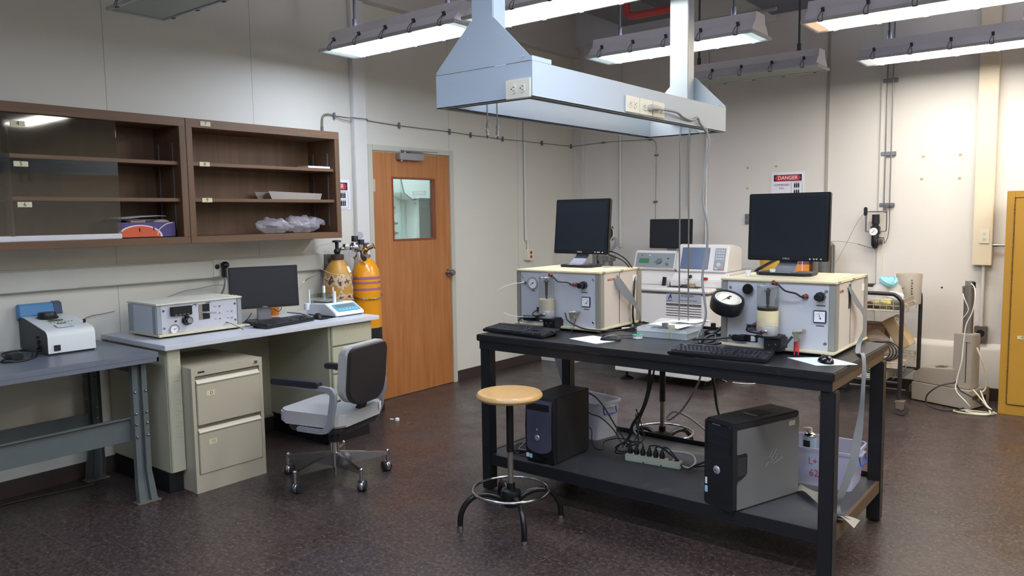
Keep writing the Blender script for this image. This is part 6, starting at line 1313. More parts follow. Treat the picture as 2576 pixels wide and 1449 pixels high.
ph = [[(0, 0, .075), (-.02, .01, .10), (-.06, .0, .08), (-.09, -.01, .03), (-.06, .03, .02), (0, .08, .05), (-.062, .17, .19)],
      [(0, 0, .075), (-.01, 0, .10), (-.06, 0, .10), (-.12, -.02, .06), (-.10, .02, .03), (-.03, .07, .06), (-.10, .168, .21)],
      [(0, 0, .075), (-.01, 0, .105), (-.05, 0, .105), (-.11, .02, .07), (-.13, .06, .05), (-.05, .10, .10), (-.135, .165, .24)],
      [(0, 0, .072), (.01, 0, .098), (.06, .005, .10), (.13, .01, .06), (.19, .02, .02), (.24, .06, .01), (.30, .10, .02)],
      [(0, 0, .075), (.015, 0, .10), (.06, 0, .09), (.12, .01, .04), (.18, -.01, .01), (.22, .04, .03), (.28, .08, .06)],
      [(0, 0, .075), (.01, 0, .10), (.04, 0, .095), (.09, .01, .04), (.13, .02, .012), (.16, .07, .012), (.24, .09, .05)]]
nmz = ['leftmost', 'second from left', 'third from left', 'fourth from left', 'fifth from left', 'rightmost']
for i in range(6):
    c_, s_ = math.cos(math.radians(5.5)), math.sin(math.radians(5.5)); lx, ly = .022+.037*i, .024
    t = T('power_plug', nmz[i]+' black plug in the power strip on the bench shelf', 'plug', (-2.095+lx*c_-ly*s_, 3.618+lx*s_+ly*c_, zs+.039), 0, 'black plugs in the power strip')
    t.part('plug_body', MB().lathe([(0, 0), (.0135, 0), (.0145, .006), (.0145, .020), (.009, .034), (.0045, .05), (0, .05)], n=14), M_black)
    P = [(p[0], p[1], p[2]-.039) for p in ph[i]]
    P = [(0, 0, .045), (0, 0, .052)] + P[1:]
    t.part('cord', MB().tube(P, .0036, 8, smooth=6), M_cable)
# hanging cables under the bench
for k, (pts, r, m_, lb) in enumerate((
    ([(-2.05, 3.86, .81), (-2.06, 3.84, .70), (-2.075, 3.84, .56), (-2.10, 3.82, .45), (-2.15, 3.80, .36), (-2.17, 3.80, .29), (-2.20, 3.78, .24)], .009, M_cable, 'thick black cable bundle hanging from the bench above the power strip'),
    ([(-2.045, 3.875, .81), (-2.05, 3.86, .66), (-2.085, 3.85, .50), (-2.13, 3.84, .38), (-2.12, 3.80, .30), (-2.15, 3.76, .23)], .006, M_cable, 'thinner black cable hanging beside the thick bundle above the power strip'),
    ([(-2.095, 3.85, .50), (-2.12, 3.835, .42), (-2.14, 3.80, .33), (-2.10, 3.79, .30), (-2.13, 3.75, .26), (-2.17, 3.74, .23)], .006, M_cableg, 'grey cable tangled with the bundle beside the power strip'),
    ([(-1.86, 4.02, .81), (-1.865, 4.04, .70), (-1.87, 4.08, .62), (-1.92, 4.10, .52), (-2.00, 4.11, .40), (-2.08, 4.12, .33), (-2.10, 4.13, .34), (-2.06, 4.15, .375), (-1.95, 4.14, .35), (-1.82, 4.14, .27), (-1.72, 4.13, .23)], .006, M_cableg, 'grey cable hanging behind the bench and looping over the rear stool ring'),
    ([(-1.80, 4.05, .81), (-1.80, 4.07, .68), (-1.785, 4.08, .58), (-1.75, 4.05, .46), (-1.62, 3.9, .30)], .009, M_cable, 'black cable hanging from the bench behind the right tower'),
    ([(-2.42, 3.672, .52), (-2.36, 3.69, .53), (-2.30, 3.72, .47), (-2.24, 3.75, .36), (-2.18, 3.76, .28), (-2.14, 3.75, .24)], .004, M_cable, 'black cable slanting down from the left tower to the power strip'),
    ([(-2.40, 3.672, .44), (-2.345, 3.67, .42), (-2.30, 3.70, .40), (-2.24, 3.73, .34), (-2.20, 3.74, .28), (-2.17, 3.73, .24)], .004, M_cable, 'black plug lead leaving the middle of the left tower rear'),
    ([(-2.40, 3.672, .36), (-2.345, 3.67, .33), (-2.335, 3.66, .27), (-2.31, 3.66, .23), (-2.28, 3.69, .222), (-2.30, 3.74, .25), (-2.24, 3.78, .27), (-2.17, 3.82, .26)], .003, M_cable, 'thin black looped lead at the foot of the left tower rear'))):
    cab(pts, r, m_, lb, 'cables under the bench')
# coil of leads left of the left tower
for i in range(6):
    a0 = i*1.1; pts = [(-2.66+.07*math.cos(a0+k*PI/4)*(1-.05*i)+.01*i, 3.48+.13*math.sin(a0+k*PI/4), zs+.008+.006*i+.006*math.sin(k*2+i)) for k in range(8)]
    one('cable_coil', MB().tube(spline(pts, 5, True), .0038 if i != 5 else .003, 7, closed=True), M_cable if i != 5 else M_cableg, ['bottom', 'second', 'third', 'fourth', 'fifth', 'grey top'][i]+' loop of the lead coil left of the left tower', 'cable', (-2.66, 3.48, zs), group='coiled leads left of the tower')
# ================================================================ stools
M_seatw = M('varnished pale wood', '#cba46c', .28, vary=.10, vscale=5, coat=.4); M_tubeb = M('worn black tube', '#17171a', .28, .2, vary=.3, vscale=40)
def stool(label, loc, rz, seat_z=.68, seat=True):
    t = T('lab_stool', label, 'stool', loc, rz, 'wooden seated lab stools')
    t.part('seat', MB().lathe([(0, seat_z-.009), (.10, seat_z-.006), (.145, seat_z), (.158, seat_z-.003), (.166, seat_z-.014), (.166, seat_z-.022), (.155, seat_z-.034), (.13, seat_z-.037), (0, seat_z-.037)], n=56), M_seatw)
    t.part('seat_bracket', MB().lathe([(.062, seat_z-.037), (.060, seat_z-.045), (.03, seat_z-.066), (.018, seat_z-.07), (0, seat_z-.07)], n=24), M_tubeb)
    t.part('seat_cup', MB().lathe([(.035, seat_z-.037), (.034, seat_z-.056), (.0, seat_z-.060)], n=24), M_galv)
    t.part('outer_tube', MB().cyl((0, 0, .375), (0, 0, seat_z-.06), .0185, n=24), M_tubeb)
    t.part('inner_tube', MB().cyl((0, 0, .15), (0, 0, .378), .0145, n=24), M('worn bare tube', '#8a8278', .35, .7, vary=.3, vscale=60))
    t.part('hub', MB().lathe([(.018, .215), (.022, .215), (.022, .185), (.048, .178), (.052, .168), (.050, .12), (.04, .095), (0, .095)], n=28), M_tubeb)
    t.part('foot_ring', MB().tube([(.192*math.cos(a), .192*math.sin(a), .178) for a in [2*PI*i/48 for i in range(48)]], .0075, 10, closed=True), M_chrome)
    for k in range(4):
        a = PI/2*k; c_, s_ = math.cos(a), math.sin(a)
        P = [(r*c_, r*s_, z) for r, z in ((.04, .125), (.08, .150), (.13, .165), (.19, .158), (.235, .12), (.258, .07), (.262, .018))]
        l = t.part('leg', MB().tube(P, .0145, 14, smooth=5), M_tubeb); t.part('foot_cap', MB().cyl((.262*c_, .262*s_, 0), (.262*c_, .262*s_, .022), .0165, n=20, bev=.003), M_chrome, parent=l)
    return t
stool('pale round wooden stool standing before the left end of the bench', (-2.375, 2.965, 0), math.radians(-38))
stool('stool behind the bench, only its ring and post seen under the bench top', (-2.245, 4.345, 0), math.radians(-20), .66)
# ================================================================ back wall machines
M_mw = M('machine white', '#d9d6d2', .4, vary=.03, vscale=4); M_mg = M('machine grey panel', '#8f9899', .4, .2)
t = T('viscometer_console', 'large white floor standing fluid loss machine with two tilted consoles behind the bench', 'machine', (-3.27, 6.6, 0), wld=True)
t.part('skirt', MB().box((-3.735, 6.262, .088), (-2.80, 6.98, .30), .006), M_mw)
t.part('body', MB().box((-3.73, 6.268, .30), (-2.81, 6.98, .845), .012), M_mw)
t.part('seam_gasket', MB().box((-3.728, 6.262, .845), (-2.805, 6.98, .853)), M_dark)
t.part('body_top', MB().box((-3.745, 6.250, .853), (-2.795, 7.0, .892), .012, 3), M_mw)
for x in (-3.66, -2.87):
    for y in (6.36, 6.90):
        t.part('levelling_foot', MB().cyl((x, y, .02), (x, y, .09), .012, n=12).lathe([(0, .035), (.02, .03), (.065, .008), (.065, 0), (0, 0)], (x, y, 0), n=28), M_black)
pl = t.part('name_plate', MB().box((-3.205, 6.264, .770), (-2.868, 6.269, .853), .001), M('silver blue plate', '#aeb6c4', .35, .2))
t.part('lettering', MB().text('ACES 200', .026, front(-3.0, 6.2632, .828), sx=1.15).text('Core Lab Instruments', .0155, front(-2.985, 6.2632, .789), sx=1.15), M_ink, parent=pl)
mb = MB(); mb.prism([(-3.186, .79), (-3.166, .838), (-3.155, .838), (-3.148, .80), (-3.158, .80), (-3.162, .822), (-3.172, .796)], 'y', 6.2622, 6.264).box((-3.188, 6.2622, .779), (-3.142, 6.264, .784))
t.part('emblem', mb, M('navy print', '#2b3352', .4), parent=pl)
t.part('stripe', MB().box((-3.205, 6.266, .735), (-2.868, 6.2685, .758)), M_galv)
for i in range(4): t.part('stripe', MB().box((-3.205, 6.266, .713-.0225*i), (-2.868, 6.2685, .720-.0225*i)), M_galv)
t.part('handwriting', MB().text('361205006', .022, faceX(-2.8085, 6.45, .815), sx=.8), M('red marker', '#b0453c'))
# rear housings under the consoles
mb = MB(); mb.prism([(6.48, .892), (6.48, .945), (6.55, .985), (6.55, 1.03), (6.98, 1.03), (6.98, .892)], 'x', -3.70, -3.255, .008); t.part('console_base', mb, M_mw)
mb = MB(); mb.prism([(6.42, .892), (6.42, .960), (6.52, 1.02), (6.98, 1.02), (6.98, .892)], 'x', -3.245, -2.72, .008); t.part('console_base', mb, M_mw)
def tilted(t, x0, x1, y, z0, z1, back, name, lean=.32):
    h = z1-z0; mb = MB(); mb.prism([(y, z0), (y+h*lean, z1), (y+h*lean+.06, z1+.004), (y+back, z1-.03), (y+back, z0)], 'x', x0, x1, .012)
    o = t.part(name, mb, M_mw); a = math.atan(lean)
    return o, (Matrix.Translation((x0, y-.0005, z0)) @ Matrix.Rotation(-a, 4, 'X'))
o, R = tilted(t, -3.69, -3.245, 6.52, 1.030, 1.205, .26, 'console')
t.part('console_panel', MB().box((.022, -.002, .018), (.425, .004, .165), .003).xf(R), M_mg, parent=o)
t.part('lcd', MB().box((.058, -.004, .062), (.165, -.001, .108), .001).xf(R), M('green lcd window', '#3f7d55', .25), parent=o)
t.part('dial_knob', MB().cyl((.272, -.022, .085), (.272, -.002, .085), .025, .028, 20).xf(R), M_galv, parent=o)
t.part('dial_knob', MB().cyl((.355, -.014, .058), (.355, -.002, .058), .012, n=16).xf(R), M_galv, parent=o)
for x, z, m_ in ((.085, .135, M_red), (.165, .14, M_paper), (.225, .072, M('green button', '#2f9a63', .4)), (.36, .11, M_dark)): t.part('indicator', MB().cyl((x, -.006, z), (x, -.001, z), .007, n=14).xf(R), m_, parent=o)
o, R = tilted(t, -3.235, -2.745, 6.50, 1.020, 1.268, .36, 'console', .30)
t.part('display', MB().box((.045, -.003, .03), (.315, .003, .232), .003).xf(R), M('grey blue display', '#5b6b85', .2), parent=o)
k = t.part('keypad', MB().box((.365, -.003, .025), (.465, .003, .228), .003).xf(R), M_mg, parent=o)
for r in range(4):
    for c in range(4): t.part('key', MB().box((.374+.022*c, -.006, .20-.026*r), (.391+.022*c, -.002, .215-.026*r), .001).xf(R), M('pale key', '#b9c0c6', .4), parent=k)
t.part('arrow_pad', MB().lathe([(0, .004), (.018, .003), (.02, 0)], (.41, -.003, .078), (0, -1, 0), 16).xf(R), M('pale key', '#b9c0c6'), parent=k)
t.part('stop_key', MB().box((.42, -.006, .035), (.45, -.002, .05), .001).xf(R), M('coral key', '#c77a70', .4), parent=k); t.part('start_key', MB().box((.375, -.006, .035), (.405, -.002, .05), .001).xf(R), M('pale key', '#b9c0c6'), parent=k)
t.part('lock_knob', MB().cyl((-3.05, 6.40, .985), (-3.05, 6.44, .99), .013, n=14), M_dark)
t.part('emergency_switch', MB().box((-2.93, 6.405, .965), (-2.88, 6.43, .985), .004), M_red)
t.part('well_panel', MB().box((-3.23, 6.33, .892), (-2.93, 6.43, .898), .001), M_dark)
t.part('toggle_post', MB().cbox((-3.32, 6.45, .93), (.03, .02, .085), Matrix.Rotation(.15, 3, 'Y')).cyl((-3.25, 6.45, .892), (-3.25, 6.45, .925), .014, n=12), M_black)
one('sample_cup', MB().lathe([(0, 0), (.035, 0), (.038, .03), (.036, .03), (.033, .004), (0, .004)], (-3.02, 6.385, .898), n=24), M('tan translucent cup', '#a89575', .4, alpha=.8), 'small tan cup on the dark well plate of the white machine', 'cup', (-3.02, 6.385, .898))
one('metal_holder', MB().cyl((-3.12, 6.38, .91), (-3.05, 6.38, .915), .008, n=10).ball((-3.12, 6.38, .91), .012), M_steel, 'small steel holder beside the tan cup on the white machine', 'holder', (-3.1, 6.38, .898))
monitor('small black monitor standing behind the grey console of the white machine', (-3.485, 6.90, 1.03), 0, .45, .285, .185, 1., .013, .04, 'neck', logo=False, btn=False, chin=.016)
t = T('white_cabinet', 'white corner cabinet with an overhanging top behind the left instrument case', 'cabinet', (-4.6, 6.9, 0), wld=True)
t.part('body', MB().box((W+.014, 6.66, 0), (-4.475, 7.26, .97), .004), M_mw); t.part('worktop', MB().box((W+.014, 6.62, .97), (-3.93, 7.27, 1.0), .003), M_mw); t.part('support', MB().box((-4.0, 7.20, 0), (-3.96, 7.26, .97), .003), M_mw)
t = T('pressure_vessel', 'stacked stainless pressure vessel with a black head box, behind the left monitor', 'vessel', (-4.20, 6.9, 1.0))
t.part('lower_cylinder', MB().cyl((-.02, 0, 0), (-.02, 0, .10), .075, n=32), M_steel); t.part('flange', MB().cyl((-.01, 0, .075), (-.01, 0, .135), .095, n=36, bev=.004), M_steel)
t.part('side_cylinder', MB().cyl((-.13, -.02, .0), (-.13, -.02, .15), .035, n=24), M_steel)
t.part('neck', MB().cyl((-.01, 0, .135), (-.01, 0, .20), .024, n=20).cyl((-.01, 0, .17), (-.01, 0, .19), .03, n=20), M_steel); t.part('clamp_ring', MB().box((.0, -.11, .085), (.07, -.09, .13), .004).cyl((.035, -.115, .11), (.035, -.09, .11), .012, n=10), M_galv)
t.part('valve', MB().box((-.03, -.02, .20), (.03, .02, .245), .004).cyl((0, 0, .245), (0, 0, .30), .012, n=12), M_chrome)
t.part('head_box', MB().box((-.12, -.05, .285), (.045, .05, .43), .006), M_black)
t.part('elbow_hose', MB().tube([(.045, 0, .30), (.08, 0, .31), (.105, 0, .29), (.095, 0, .24), (.06, 0, .20), (.04, 0, .165)], .014, 12, smooth=5), M_cableg)
t.part('white_tube', MB().tube([(.045, -.01, .425), (.07, -.01, .40), (.075, -.01, .34), (.05, -.02, .29), (.03, -.03, .20), (.03, -.05, .12)], .004, 8, smooth=5), M_cablew)
t = T('side_table', 'narrow side table against the back wall behind the right instrument case', 'table', (-2.3, 7.1, 0), wld=True)
t.part('tabletop', MB().box((-2.70, 6.96, .975), (-1.90, 7.27, 1.0), .003), M_mw)
for x in (-2.68, -1.92):
    for y in (6.98, 7.25): t.part('leg', MB().box((x-.012, y-.012, 0), (x+.012, y+.012, .975)), M_black)
t = T('plastic_tub', 'yellow tub with a dark lid under the right square monitor, on the side table', 'tub', (-2.52, 7.08, 1.0))
t.part('tub_body', MB().lathe([(0, 0), (.125, 0), (.138, .15), (.13, .15), (0, .15)], n=36), M('yellow tub', '#c9a13a', .4)); t.part('lid', MB().lathe([(0, .178), (.14, .178), (.146, .165), (.144, .148), (.13, .146)], n=36), M('dark olive lid', '#2e2b1c', .4))
t = T('carton', 'orange and purple carton beside the steel canister on the side table', 'carton', (-2.25, 7.08, 1.0))
t.part('box', MB().box((-.07, -.06, 0), (.055, .06, .16), .002), M('orange card', '#d78a2a', .6)); t.part('printed_band', MB().box((-.0705, -.0608, .085), (.0555, .0605, .115)), M('purple print', '#6b4563', .6))
t.part('white_string', MB().box((-.005, -.0615, 0), (.0, -.0605, .12)), M_paper)
t = T('steel_canister', 'ribbed stainless canister on the side table at the right of the case top', 'canister', (-2.09, 7.08, 1.0))
mb = MB(); mb.lathe([(0, 0), (.09, 0), (.09, .26), (.05, .30), (0, .30)], n=40)
for i in range(14): a = 2*PI*i/14; mb.cyl((.091*math.cos(a), .091*math.sin(a), .01), (.091*math.cos(a), .091*math.sin(a), .25), .006, n=6)
t.part('canister_body', mb, M_steel)
one('white_cable', MB().tube([(-2.82, 6.72, .006), (-2.90, 6.80, .006), (-2.84, 6.90, .006), (-2.66, 6.88, .006), (-2.58, 6.80, .006), (-2.64, 6.73, .006), (-2.76, 6.72, .006)], .005, 8, smooth=6), M_cablew, 'white cable loop on the floor behind the bench', 'cable', (-2.75, 6.8, 0))
struct('trim_11', MB().box((-2.3, B-.074, 0), (-1.35, B-.067, .008)), M_trim)

# ================================================================ utility cart
M_ct = M('dark brown cart tube', '#2e2a2c', .4, .2)
t = T('utility_cart', 'dark tubular cart with two wire baskets full of clutter, right of the bench', 'cart', (-1.58, 6.76, 0), wld=True)
xa, xb, ya, yb_ = -1.86, -1.305, 6.40, 7.08
for y in (ya, yb_):
    t.part('end_frame', MB().tube([(xb, y, .11), (xb, y, .5), (xb, y, .82), (xb-.012, y, .875), (xb-.045, y, .908), (xb-.10, y, .918), (xa+.10, y, .918), (xa+.045, y, .908), (xa+.012, y, .875), (xa, y, .82), (xa, y, .5), (xa, y, .11)], .0155, 12, smooth=3), M_ct)
    t.part('cross_bar', MB().cyl((xa, y, .235), (xb, y, .235), .013, n=10), M_ct)
for y in (ya, yb_):
    for x in (xa, xb):
        sg = 1 if y == ya else -1
        c_ = t.part('caster', MB().cyl((x+sg*.028, y-.045-.014, .052), (x+sg*.028, y-.045+.014, .052), .052, n=28, bev=.006), M('grey caster tyre', '#47413d', .6))
        t.part('caster_fork', MB().box((x+sg*.02-.03, y-.066, .05), (x+sg*.02+.03, y-.061, .105)).box((x+sg*.02-.03, y-.029, .05), (x+sg*.02+.03, y-.024, .105)).box((x+sg*.015-.032, y-.068, .10), (x+sg*.015+.032, y+.015, .108)).cyl((x+sg*.028, y-.07, .052), (x+sg*.028, y-.02, .052), .009, n=10), M('worn zinc', '#8a7f76', .4, .6), parent=c_)
M_wire = M('wire white', '#b9b0a2', .4, .3); M_bsk = M('beige basket side', '#a69a8b', .5)
def basket(name, z0, z1, x0, x1, y0, y1, hooks=True):
    mb = MB()
    b_ = t.part(name, MB().box((x0, y0, z0), (x1, y1, z0+.003)).box((x1-.003, y0, z0), (x1, y1, z1)).box((x0, y0, z0), (x0+.003, y1, z1)), M_bsk)
    for z in (z0, (z0+z1)/2, z1):
        mb.tube([(x0, y0, z), (x1, y0, z), (x1, y1, z), (x0, y1, z)], .003, 6, closed=True)
    n = int((x1-x0)/.045)
    for i in range(n+1):
        x = x0+(x1-x0)*i/n; mb.cyl((x, y0, z0), (x, y0, z1), .0022, n=6); mb.cyl((x, y1, z0), (x, y1, z1), .0022, n=6)
    t.part('wires', mb, M_wire, parent=b_)
    for y in (y0+.15, y0+.45):
        mb = MB()
        for d in (0, .03): mb.tube([(x1+.002, y+d, z0+.045), (x1+.022, y+d, z0+.03), (x1+.024, y+d+.004, z0-.01), (x1+.012, y+d, z0-.02)], .0022, 6, smooth=4)
        t.part('hook', mb, M_wire, parent=b_)
basket('upper_basket', .785, .865, xa+.02, xb-.018, ya+.02, yb_-.02)
basket('lower_basket', .345, .385, xa+.02, xb-.018, ya+.02, yb_-.02)
basket('bottom_rack', .248, .318, xa+.02, xb-.10, ya+.02, ya+.24)
t.part('shelf_pan', MB().box((xb-.25, ya+.25, .235), (xb-.02, yb_-.05, .242)), M_galv)
def tag_one(*a, **k): return one(*a, **k)
M_jug = M('translucent white jug', '#d6d2cc', .35, alpha=.85); M_lid = M('pale blue lid', '#8cc7d0', .35)
for (x, y, z, ax_, lb) in ((-1.575, 6.62, .79, (.5, -.1, .85), 'left white jug with a pale blue lid leaning on the cart'), (-1.43, 6.83, .79, (-.12, -.55, .8), 'right white jug with a pale blue lid turned to the front on the cart')):
    t2 = T('jug', lb, 'jug', (x, y, z), group='white jugs on the cart')
    q = Vector((0, 0, 1)).rotation_difference(Vector(ax_).normalized()).to_matrix().to_4x4(); q = Matrix.Translation((0, 0, .01)) @ q
    t2.part('jug_body', MB().lathe([(0, 0), (.055, 0), (.065, .02), (.065, .15), (.045, .20), (.04, .215), (0, .215)], n=28).xf(q), M_jug)
    t2.part('lid', ang=22, mat=M_lid, mb=MB().lathe([(0, .250), (.046, .250), (.05, .245), (.057, .236), (.057, .212), (.05, .207), (0, .207)], n=28).lathe([(.032, .247), (.034, .250), (.037, .247)], n=28).xf(q))
    t2.part('lid_ring', MB().lathe([(.036, .2502), (.040, .2535), (.044, .2502)], n=28).xf(q), M('teal lid ring', '#5fa3b0', .4))
t2 = T('measuring_pail', 'frosted plastic pail with dark stains on the cart', 'pail', (-1.375, 6.98, .79))
mb = MB(); mb.lathe([(0, 0), (.088, 0), (.098, .245), (.095, .245), (.09, .004), (0, .004)], n=40); t2.part('pail_body', mb, M('frosted pail', '#d2c9bb', .35, alpha=.6))
mb = MB()
for i in range(7): mb.box((.035-.0*i, -.101, .06+.022*i), (.043+.004*(i % 2), -.0975, .072+.022*i))
t2.part('stain_marks', mb, M('dark stain', '#3f362d', .7)); t2.part('contents', MB().ball((0, 0, .10), 1, (.085, .085, .07)), M('grey contents', '#9a8f80', .8))
tag_one('white_box', MB().cbox((-1.415, 6.66, .885), (.12, .08, .045), Matrix.Rotation(.25, 3, 'Y') @ Matrix.Rotation(.4, 3, 'Z'), .003), M_paper, 'white box lying on top of the cart basket', 'box', (-1.415, 6.66, .865))
tag_one('dark_device', MB().cbox((-1.47, 6.88, .87), (.10, .14, .06), Matrix.Rotation(-.3, 3, 'Z'), .006).cbox((-1.45, 6.82, .905), (.14, .05, .008), Matrix.Rotation(-.35, 3, 'Y')), M('slate device', '#54565c', .4), 'slate grey device behind the white box on the cart', 'device', (-1.47, 6.88, .82))
mb = MB().ball((-1.47, 6.53, .835), 1, (.10, .05, .028), 24, 14); tag_one('yellow_packet', crumple(mb, .012, 18, 2), M('yellow film packet', '#b5a94e', .4), 'yellow plastic packet in the upper cart basket', 'packet', (-1.47, 6.53, .80), ang=15)
tag_one('glass_jar', MB().lathe([(0, 0), (.04, 0), (.042, .06), (.03, .075), (0, .075)], (-1.37, 6.52, .79), n=24), M('grey green glass', '#77786a', .2), 'grey green jar at the right of the yellow packet', 'jar', (-1.37, 6.52, .79))
tag_one('brown_bottle', MB().cyl((-1.60, 6.50, .815), (-1.545, 6.50, .82), .025, n=18).cyl((-1.545, 6.50, .82), (-1.52, 6.50, .822), .012, n=12), M('brown glass', '#4a2e1f', .2), 'brown bottle lying left of the yellow packet in the cart basket', 'bottle', (-1.58, 6.5, .79))
mb = MB().ball((-1.52, 6.60, .845), 1, (.13, .12, .035), 28, 14); tag_one('plastic_sheet', crumple(mb, .03, 12, 8), M_bag, 'crumpled clear plastic over the cart basket', 'plastic sheet', (-1.52, 6.6, .82), ang=12)
tag_one('cardboard_box', MB().box((-1.80, 6.78, .389), (-1.505, 6.98, .625), .003), M('brown cardboard', '#8d6a4c', .7), 'brown cardboard box on the lower cart shelf', 'box', (-1.65, 6.88, .389))
t2 = T('tan_case', 'tilted tan plastic case with a barcode label on the lower cart shelf', 'case', (-1.385, 6.86, .40))
q = Matrix.Rotation(.52, 4, 'Y') @ Matrix.Rotation(0, 4, 'Z')
t2.part('case_body', MB().box((-.05, -.10, -.0), (.045, .12, .27), .008).xf(Matrix.Rotation(-.55, 4, 'Y') @ Matrix.Translation((.06, 0, .02))), M('tan case plastic', '#bba37c', .5))
t2.part('barcode_label', MB().box((.0452, -.07, .16), (.0462, -.01, .25)).xf(Matrix.Rotation(-.55, 4, 'Y') @ Matrix.Translation((.06, 0, .02))), M_paper)
mb = MB()
for i in range(7): mb.box((.0463, -.06, .17+.011*i), (.0468, -.02, .174+.011*i+.002*(i % 3)))
t2.part('barcode', mb.xf(Matrix.Rotation(-.55, 4, 'Y') @ Matrix.Translation((.06, 0, .02))), M_ink)
mb = MB().ball((-1.50, 6.62, .46), 1, (.11, .09, .13), 28, 18); tag_one('plastic_bag', crumple(mb, .05, 9, 4), M('hazy bag film', '#b3a595', .3, alpha=.35), 'hazy plastic bag bulging from the lower cart shelf', 'bag', (-1.5, 6.62, .39), ang=12)
mb = MB().ball((-1.50, 6.50, .415), 1, (.09, .05, .03), 24, 14); tag_one('foil_packet', crumple(mb, .02, 14, 6), M('silver foil', '#bdb7b6', .2, .9), 'silver foil packet under the black cables on the cart', 'packet', (-1.5, 6.5, .39), ang=12)
for k in range(4):
    pts = [(-1.48+.09*math.cos(k+.785*i)+.02*k, 6.455+.012*k, .46+.075*math.sin(k+.785*i)) for i in range(8)]
    tag_one('cable_coil', MB().tube(spline(pts, 4, True), .004, 7, closed=True), M_cable, ['nearest', 'second', 'third', 'rearmost'][k]+' black lead loop on the lower cart shelf', 'cable', pts[0], group='black lead loops on the cart')
for k in range(4): tag_one('tube_rack', MB().box((-1.80+.095*k, 6.44, .252), (-1.715+.095*k, 6.62, .272), .002), M('pale rack', '#c6c0b0', .5), ['first', 'second', 'third', 'fourth'][k]+' pale rack from the left in the bottom wire rack of the cart', 'rack', (-1.76+.095*k, 6.5, .252), group='pale racks in the bottom cart rack')
for k in range(2): tag_one('teal_tray', MB().cbox((-1.70+.17*k, 6.53, .288), (.15, .12, .010), Matrix.Rotation(.15, 3, 'Y'), .002), M('teal plastic', '#5fa395', .45), ['left', 'right'][k]+' teal strip on the pale racks of the cart', 'tray', (-1.7+.17*k, 6.53, .275), group='teal strips on the cart')

# ================================================================ titration / balance parts on the floor
M_put = M('putty enamel', '#a29a8e', .45, vary=.04, vscale=5)
an = math.radians(-20)
t = T('control_unit', 'lower long putty grey unit lying on the floor by the back wall', 'unit', (-1.325, 6.94, 0), an)
t.part('housing', MB().box((0, 0, .008), (.46, .30, .155), .004), M_put)
for x in (.03, .43):
    for y in (.03, .27): t.part('foot', MB().cyl((x, y, 0), (x, y, .009), .012, n=12), M_black)
t.part('connector', MB().box((.4605, .05, .08), (.467, .13, .11), .002), M_steel); t.part('connector', MB().box((.4605, .16, .05), (.467, .24, .10), .002), M_black)
t = T('power_supply_unit', 'upper putty grey unit with a sloped end and a top vent on the long unit', 'unit', (-1.320, 6.945, .155), an)
mb = MB(); mb.prism([(0, .003), (0, .07), (.07, .125), (.33, .148), (.33, .003)], 'y', .005, .20, .004); t.part('housing', mb, M_put)
t.part('vent_frame', MB().cbox((.18, .10, .139), (.075, .065, .006), Matrix.Rotation(-.085, 3, 'Y'), .002), M('vent frame', '#80766c', .4)); 
for i in range(3): t.part('vent_slot', MB().cbox((.162+.018*i, .10, .1425+.0015*(i-1)), (.008, .045, .003), Matrix.Rotation(-.085, 3, 'Y')), M_dark)
t.part('socket_block', MB().box((.331, .04, .03), (.345, .16, .09), .003), M_black)
t = T('column_stand', 'tall putty column with a steel tube on top standing by the back wall', 'stand', (-.925, 6.90, .157), an)
t.part('column', MB().box((-.085, -.06, 0), (.055, .07, .432), .006), M_put)
t.part('slot', MB().box((.015, -.0615, .05), (.021, -.0595, .37), .0008).box((-.01, -.0615, .366), (.045, -.0595, .369)), M_dark)
t.part('steel_tube', MB().cyl((-.015, .01, .432), (-.015, .01, .80), .036, n=28), M('dull steel tube', '#8d8983', .4, .8))
h = t.part('head', MB().cyl((-.02, .02, .735), (-.02, .02, .765), .036, n=24).cyl((-.02, .02, .765), (-.02, .02, .84), .031, n=24).box((-.055, -.02, .79), (.03, .02, .80)).box((-.058, -.012, .74), (-.045, .012, .80), .002), M('head putty metal', '#9b9488', .35, .6))
t.part('clip', MB().box((.01, .0, .795), (.028, .02, .835), .003), M_black, parent=h)
def fc(pts, r, m, lb, nm='cable'): one(nm, MB().tube(pts, r, 8, smooth=6), m, lb, 'cable', pts[0], group='leads of the putty column stand')
fc([(-.925, 6.90, .98), (-.895, 6.86, .95), (-.885, 6.83, .86), (-.90, 6.82, .76), (-.935, 6.81, .66), (-.945, 6.79, .50), (-.95, 6.77, .38), (-.975, 6.76, .24), (-.97, 6.72, .16), (-.90, 6.67, .10), (-.87, 6.68, .06)], .004, M_cablew, 'thick white lead running down the front of the steel tube and column')
fc([(-.975, 6.88, .90), (-.955, 6.84, .86), (-.925, 6.82, .78), (-.97, 6.82, .70)], .0028, M_cablew, 'thin white lead by the head of the steel tube')
fc([(-.86, 6.84, .49), (-.83, 6.83, .42), (-.80, 6.86, .30), (-.795, 6.88, .18), (-.82, 6.87, .14)], .006, M('cream cable', '#c6bd9e', .5), 'thick cream lead arching from the column slot on its right side')
fc([(-.87, 6.80, .17), (-.80, 6.76, .10), (-.74, 6.72, .02), (-.80, 6.66, .012), (-.93, 6.66, .010), (-.98, 6.70, .010), (-.90, 6.76, .010), (-.78, 6.76, .012), (-.70, 6.74, .02)], .0062, M('cream cable', '#c6bd9e'), 'thick cream lead coiled on the floor beside the yellow cabinet')
fc([(-.83, 6.88, .15), (-.78, 6.82, .06), (-.72, 6.78, .012), (-.75, 6.72, .010), (-.85, 6.70, .010), (-.90, 6.72, .012)], .006, M_cablew, 'white lead coiled inside the cream one on the floor')
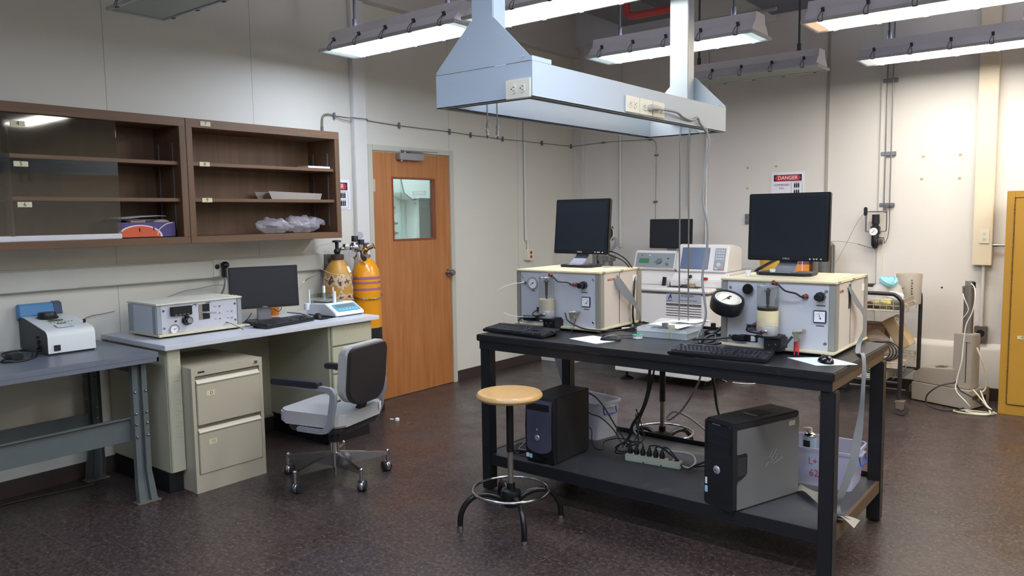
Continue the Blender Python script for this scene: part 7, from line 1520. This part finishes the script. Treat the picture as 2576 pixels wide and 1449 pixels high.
fc([(-.99, 6.79, .21), (-1.09, 6.74, .18), (-1.17, 6.72, .10), (-1.16, 6.70, .03), (-1.08, 6.68, .008), (-.98, 6.69, .010), (-.92, 6.74, .03)], .0055, M_cable, 'black lead looping in front of the long putty unit')
fc([(-.99, 6.80, .22), (-.95, 6.73, .17), (-.86, 6.70, .13), (-.76, 6.73, .05), (-.71, 6.73, .04)], .0055, M_cable, 'black lead running from the putty unit to the yellow cabinet')

# ================================================================ yellow cabinet
M_yel = M('ochre cabinet enamel', '#b08630', .38, .05, vary=.05, vscale=6)
t = T('safety_cabinet', 'ochre yellow storage cabinet at the right edge, numbered tag on its door', 'cabinet', (-.70, 6.83, 0), wld=True)
t.part('carcass', MB().box((-.705, 6.845, 0), (.28, 7.26, 1.684), .004), M_yel)
t.part('front_frame', MB().box((-.705, 6.83, 0), (-.655, 6.845, 1.684), .002).box((.23, 6.83, 0), (.28, 6.845, 1.684), .002).box((-.655, 6.83, 0), (.23, 6.845, .075), .002).box((-.655, 6.83, 1.635), (.23, 6.845, 1.684), .002), M_yel)
d_ = t.part('cabinet_door', MB().box((-.648, 6.818, .082), (.226, 6.843, 1.628), .004), M_yel)
mb = MB()
for i in range(60): mb.cyl((-.652, 6.824, .10+.025*i), (-.652, 6.824, .12+.025*i), .0045, n=8)
t.part('piano_hinge', mb, M('dark ochre hinge', '#6d5322', .5), parent=d_)
g = t.part('number_tag', MB().box((-.600, 6.8165, .585), (-.535, 6.8182, .61)), M_tag, parent=d_)
t.part('numeral', MB().text('45', .024, front(-.566, 6.8162, .597)), M_ink)
t.part('door_latch', MB().box((.17, 6.80, .82), (.19, 6.818, .94), .004), M_black)
# odds on the floor
one('white_cap', MB().lathe([(0, 0), (.018, 0), (.016, .016), (.0, .022)], (-4.33, 4.02, 0), n=16).cyl((-4.35, 4.0, .008), (-4.375, 3.99, .008), .006, n=8), M_white, 'small white cap lying on the floor near the door', 'scrap', (-4.33, 4.02, 0))  # a loose white cap on the floor
one('floor_lead', MB().tube([(-4.86, .9, .006), (-4.80, 1.3, .006), (-4.78, 1.6, .006), (-4.74, 1.85, .006), (-4.72, 1.98, .006)], .004, 6, smooth=5), M_cable, 'thin dark lead lying on the floor under the grey work table', 'cable', (-4.8, 1.4, 0))
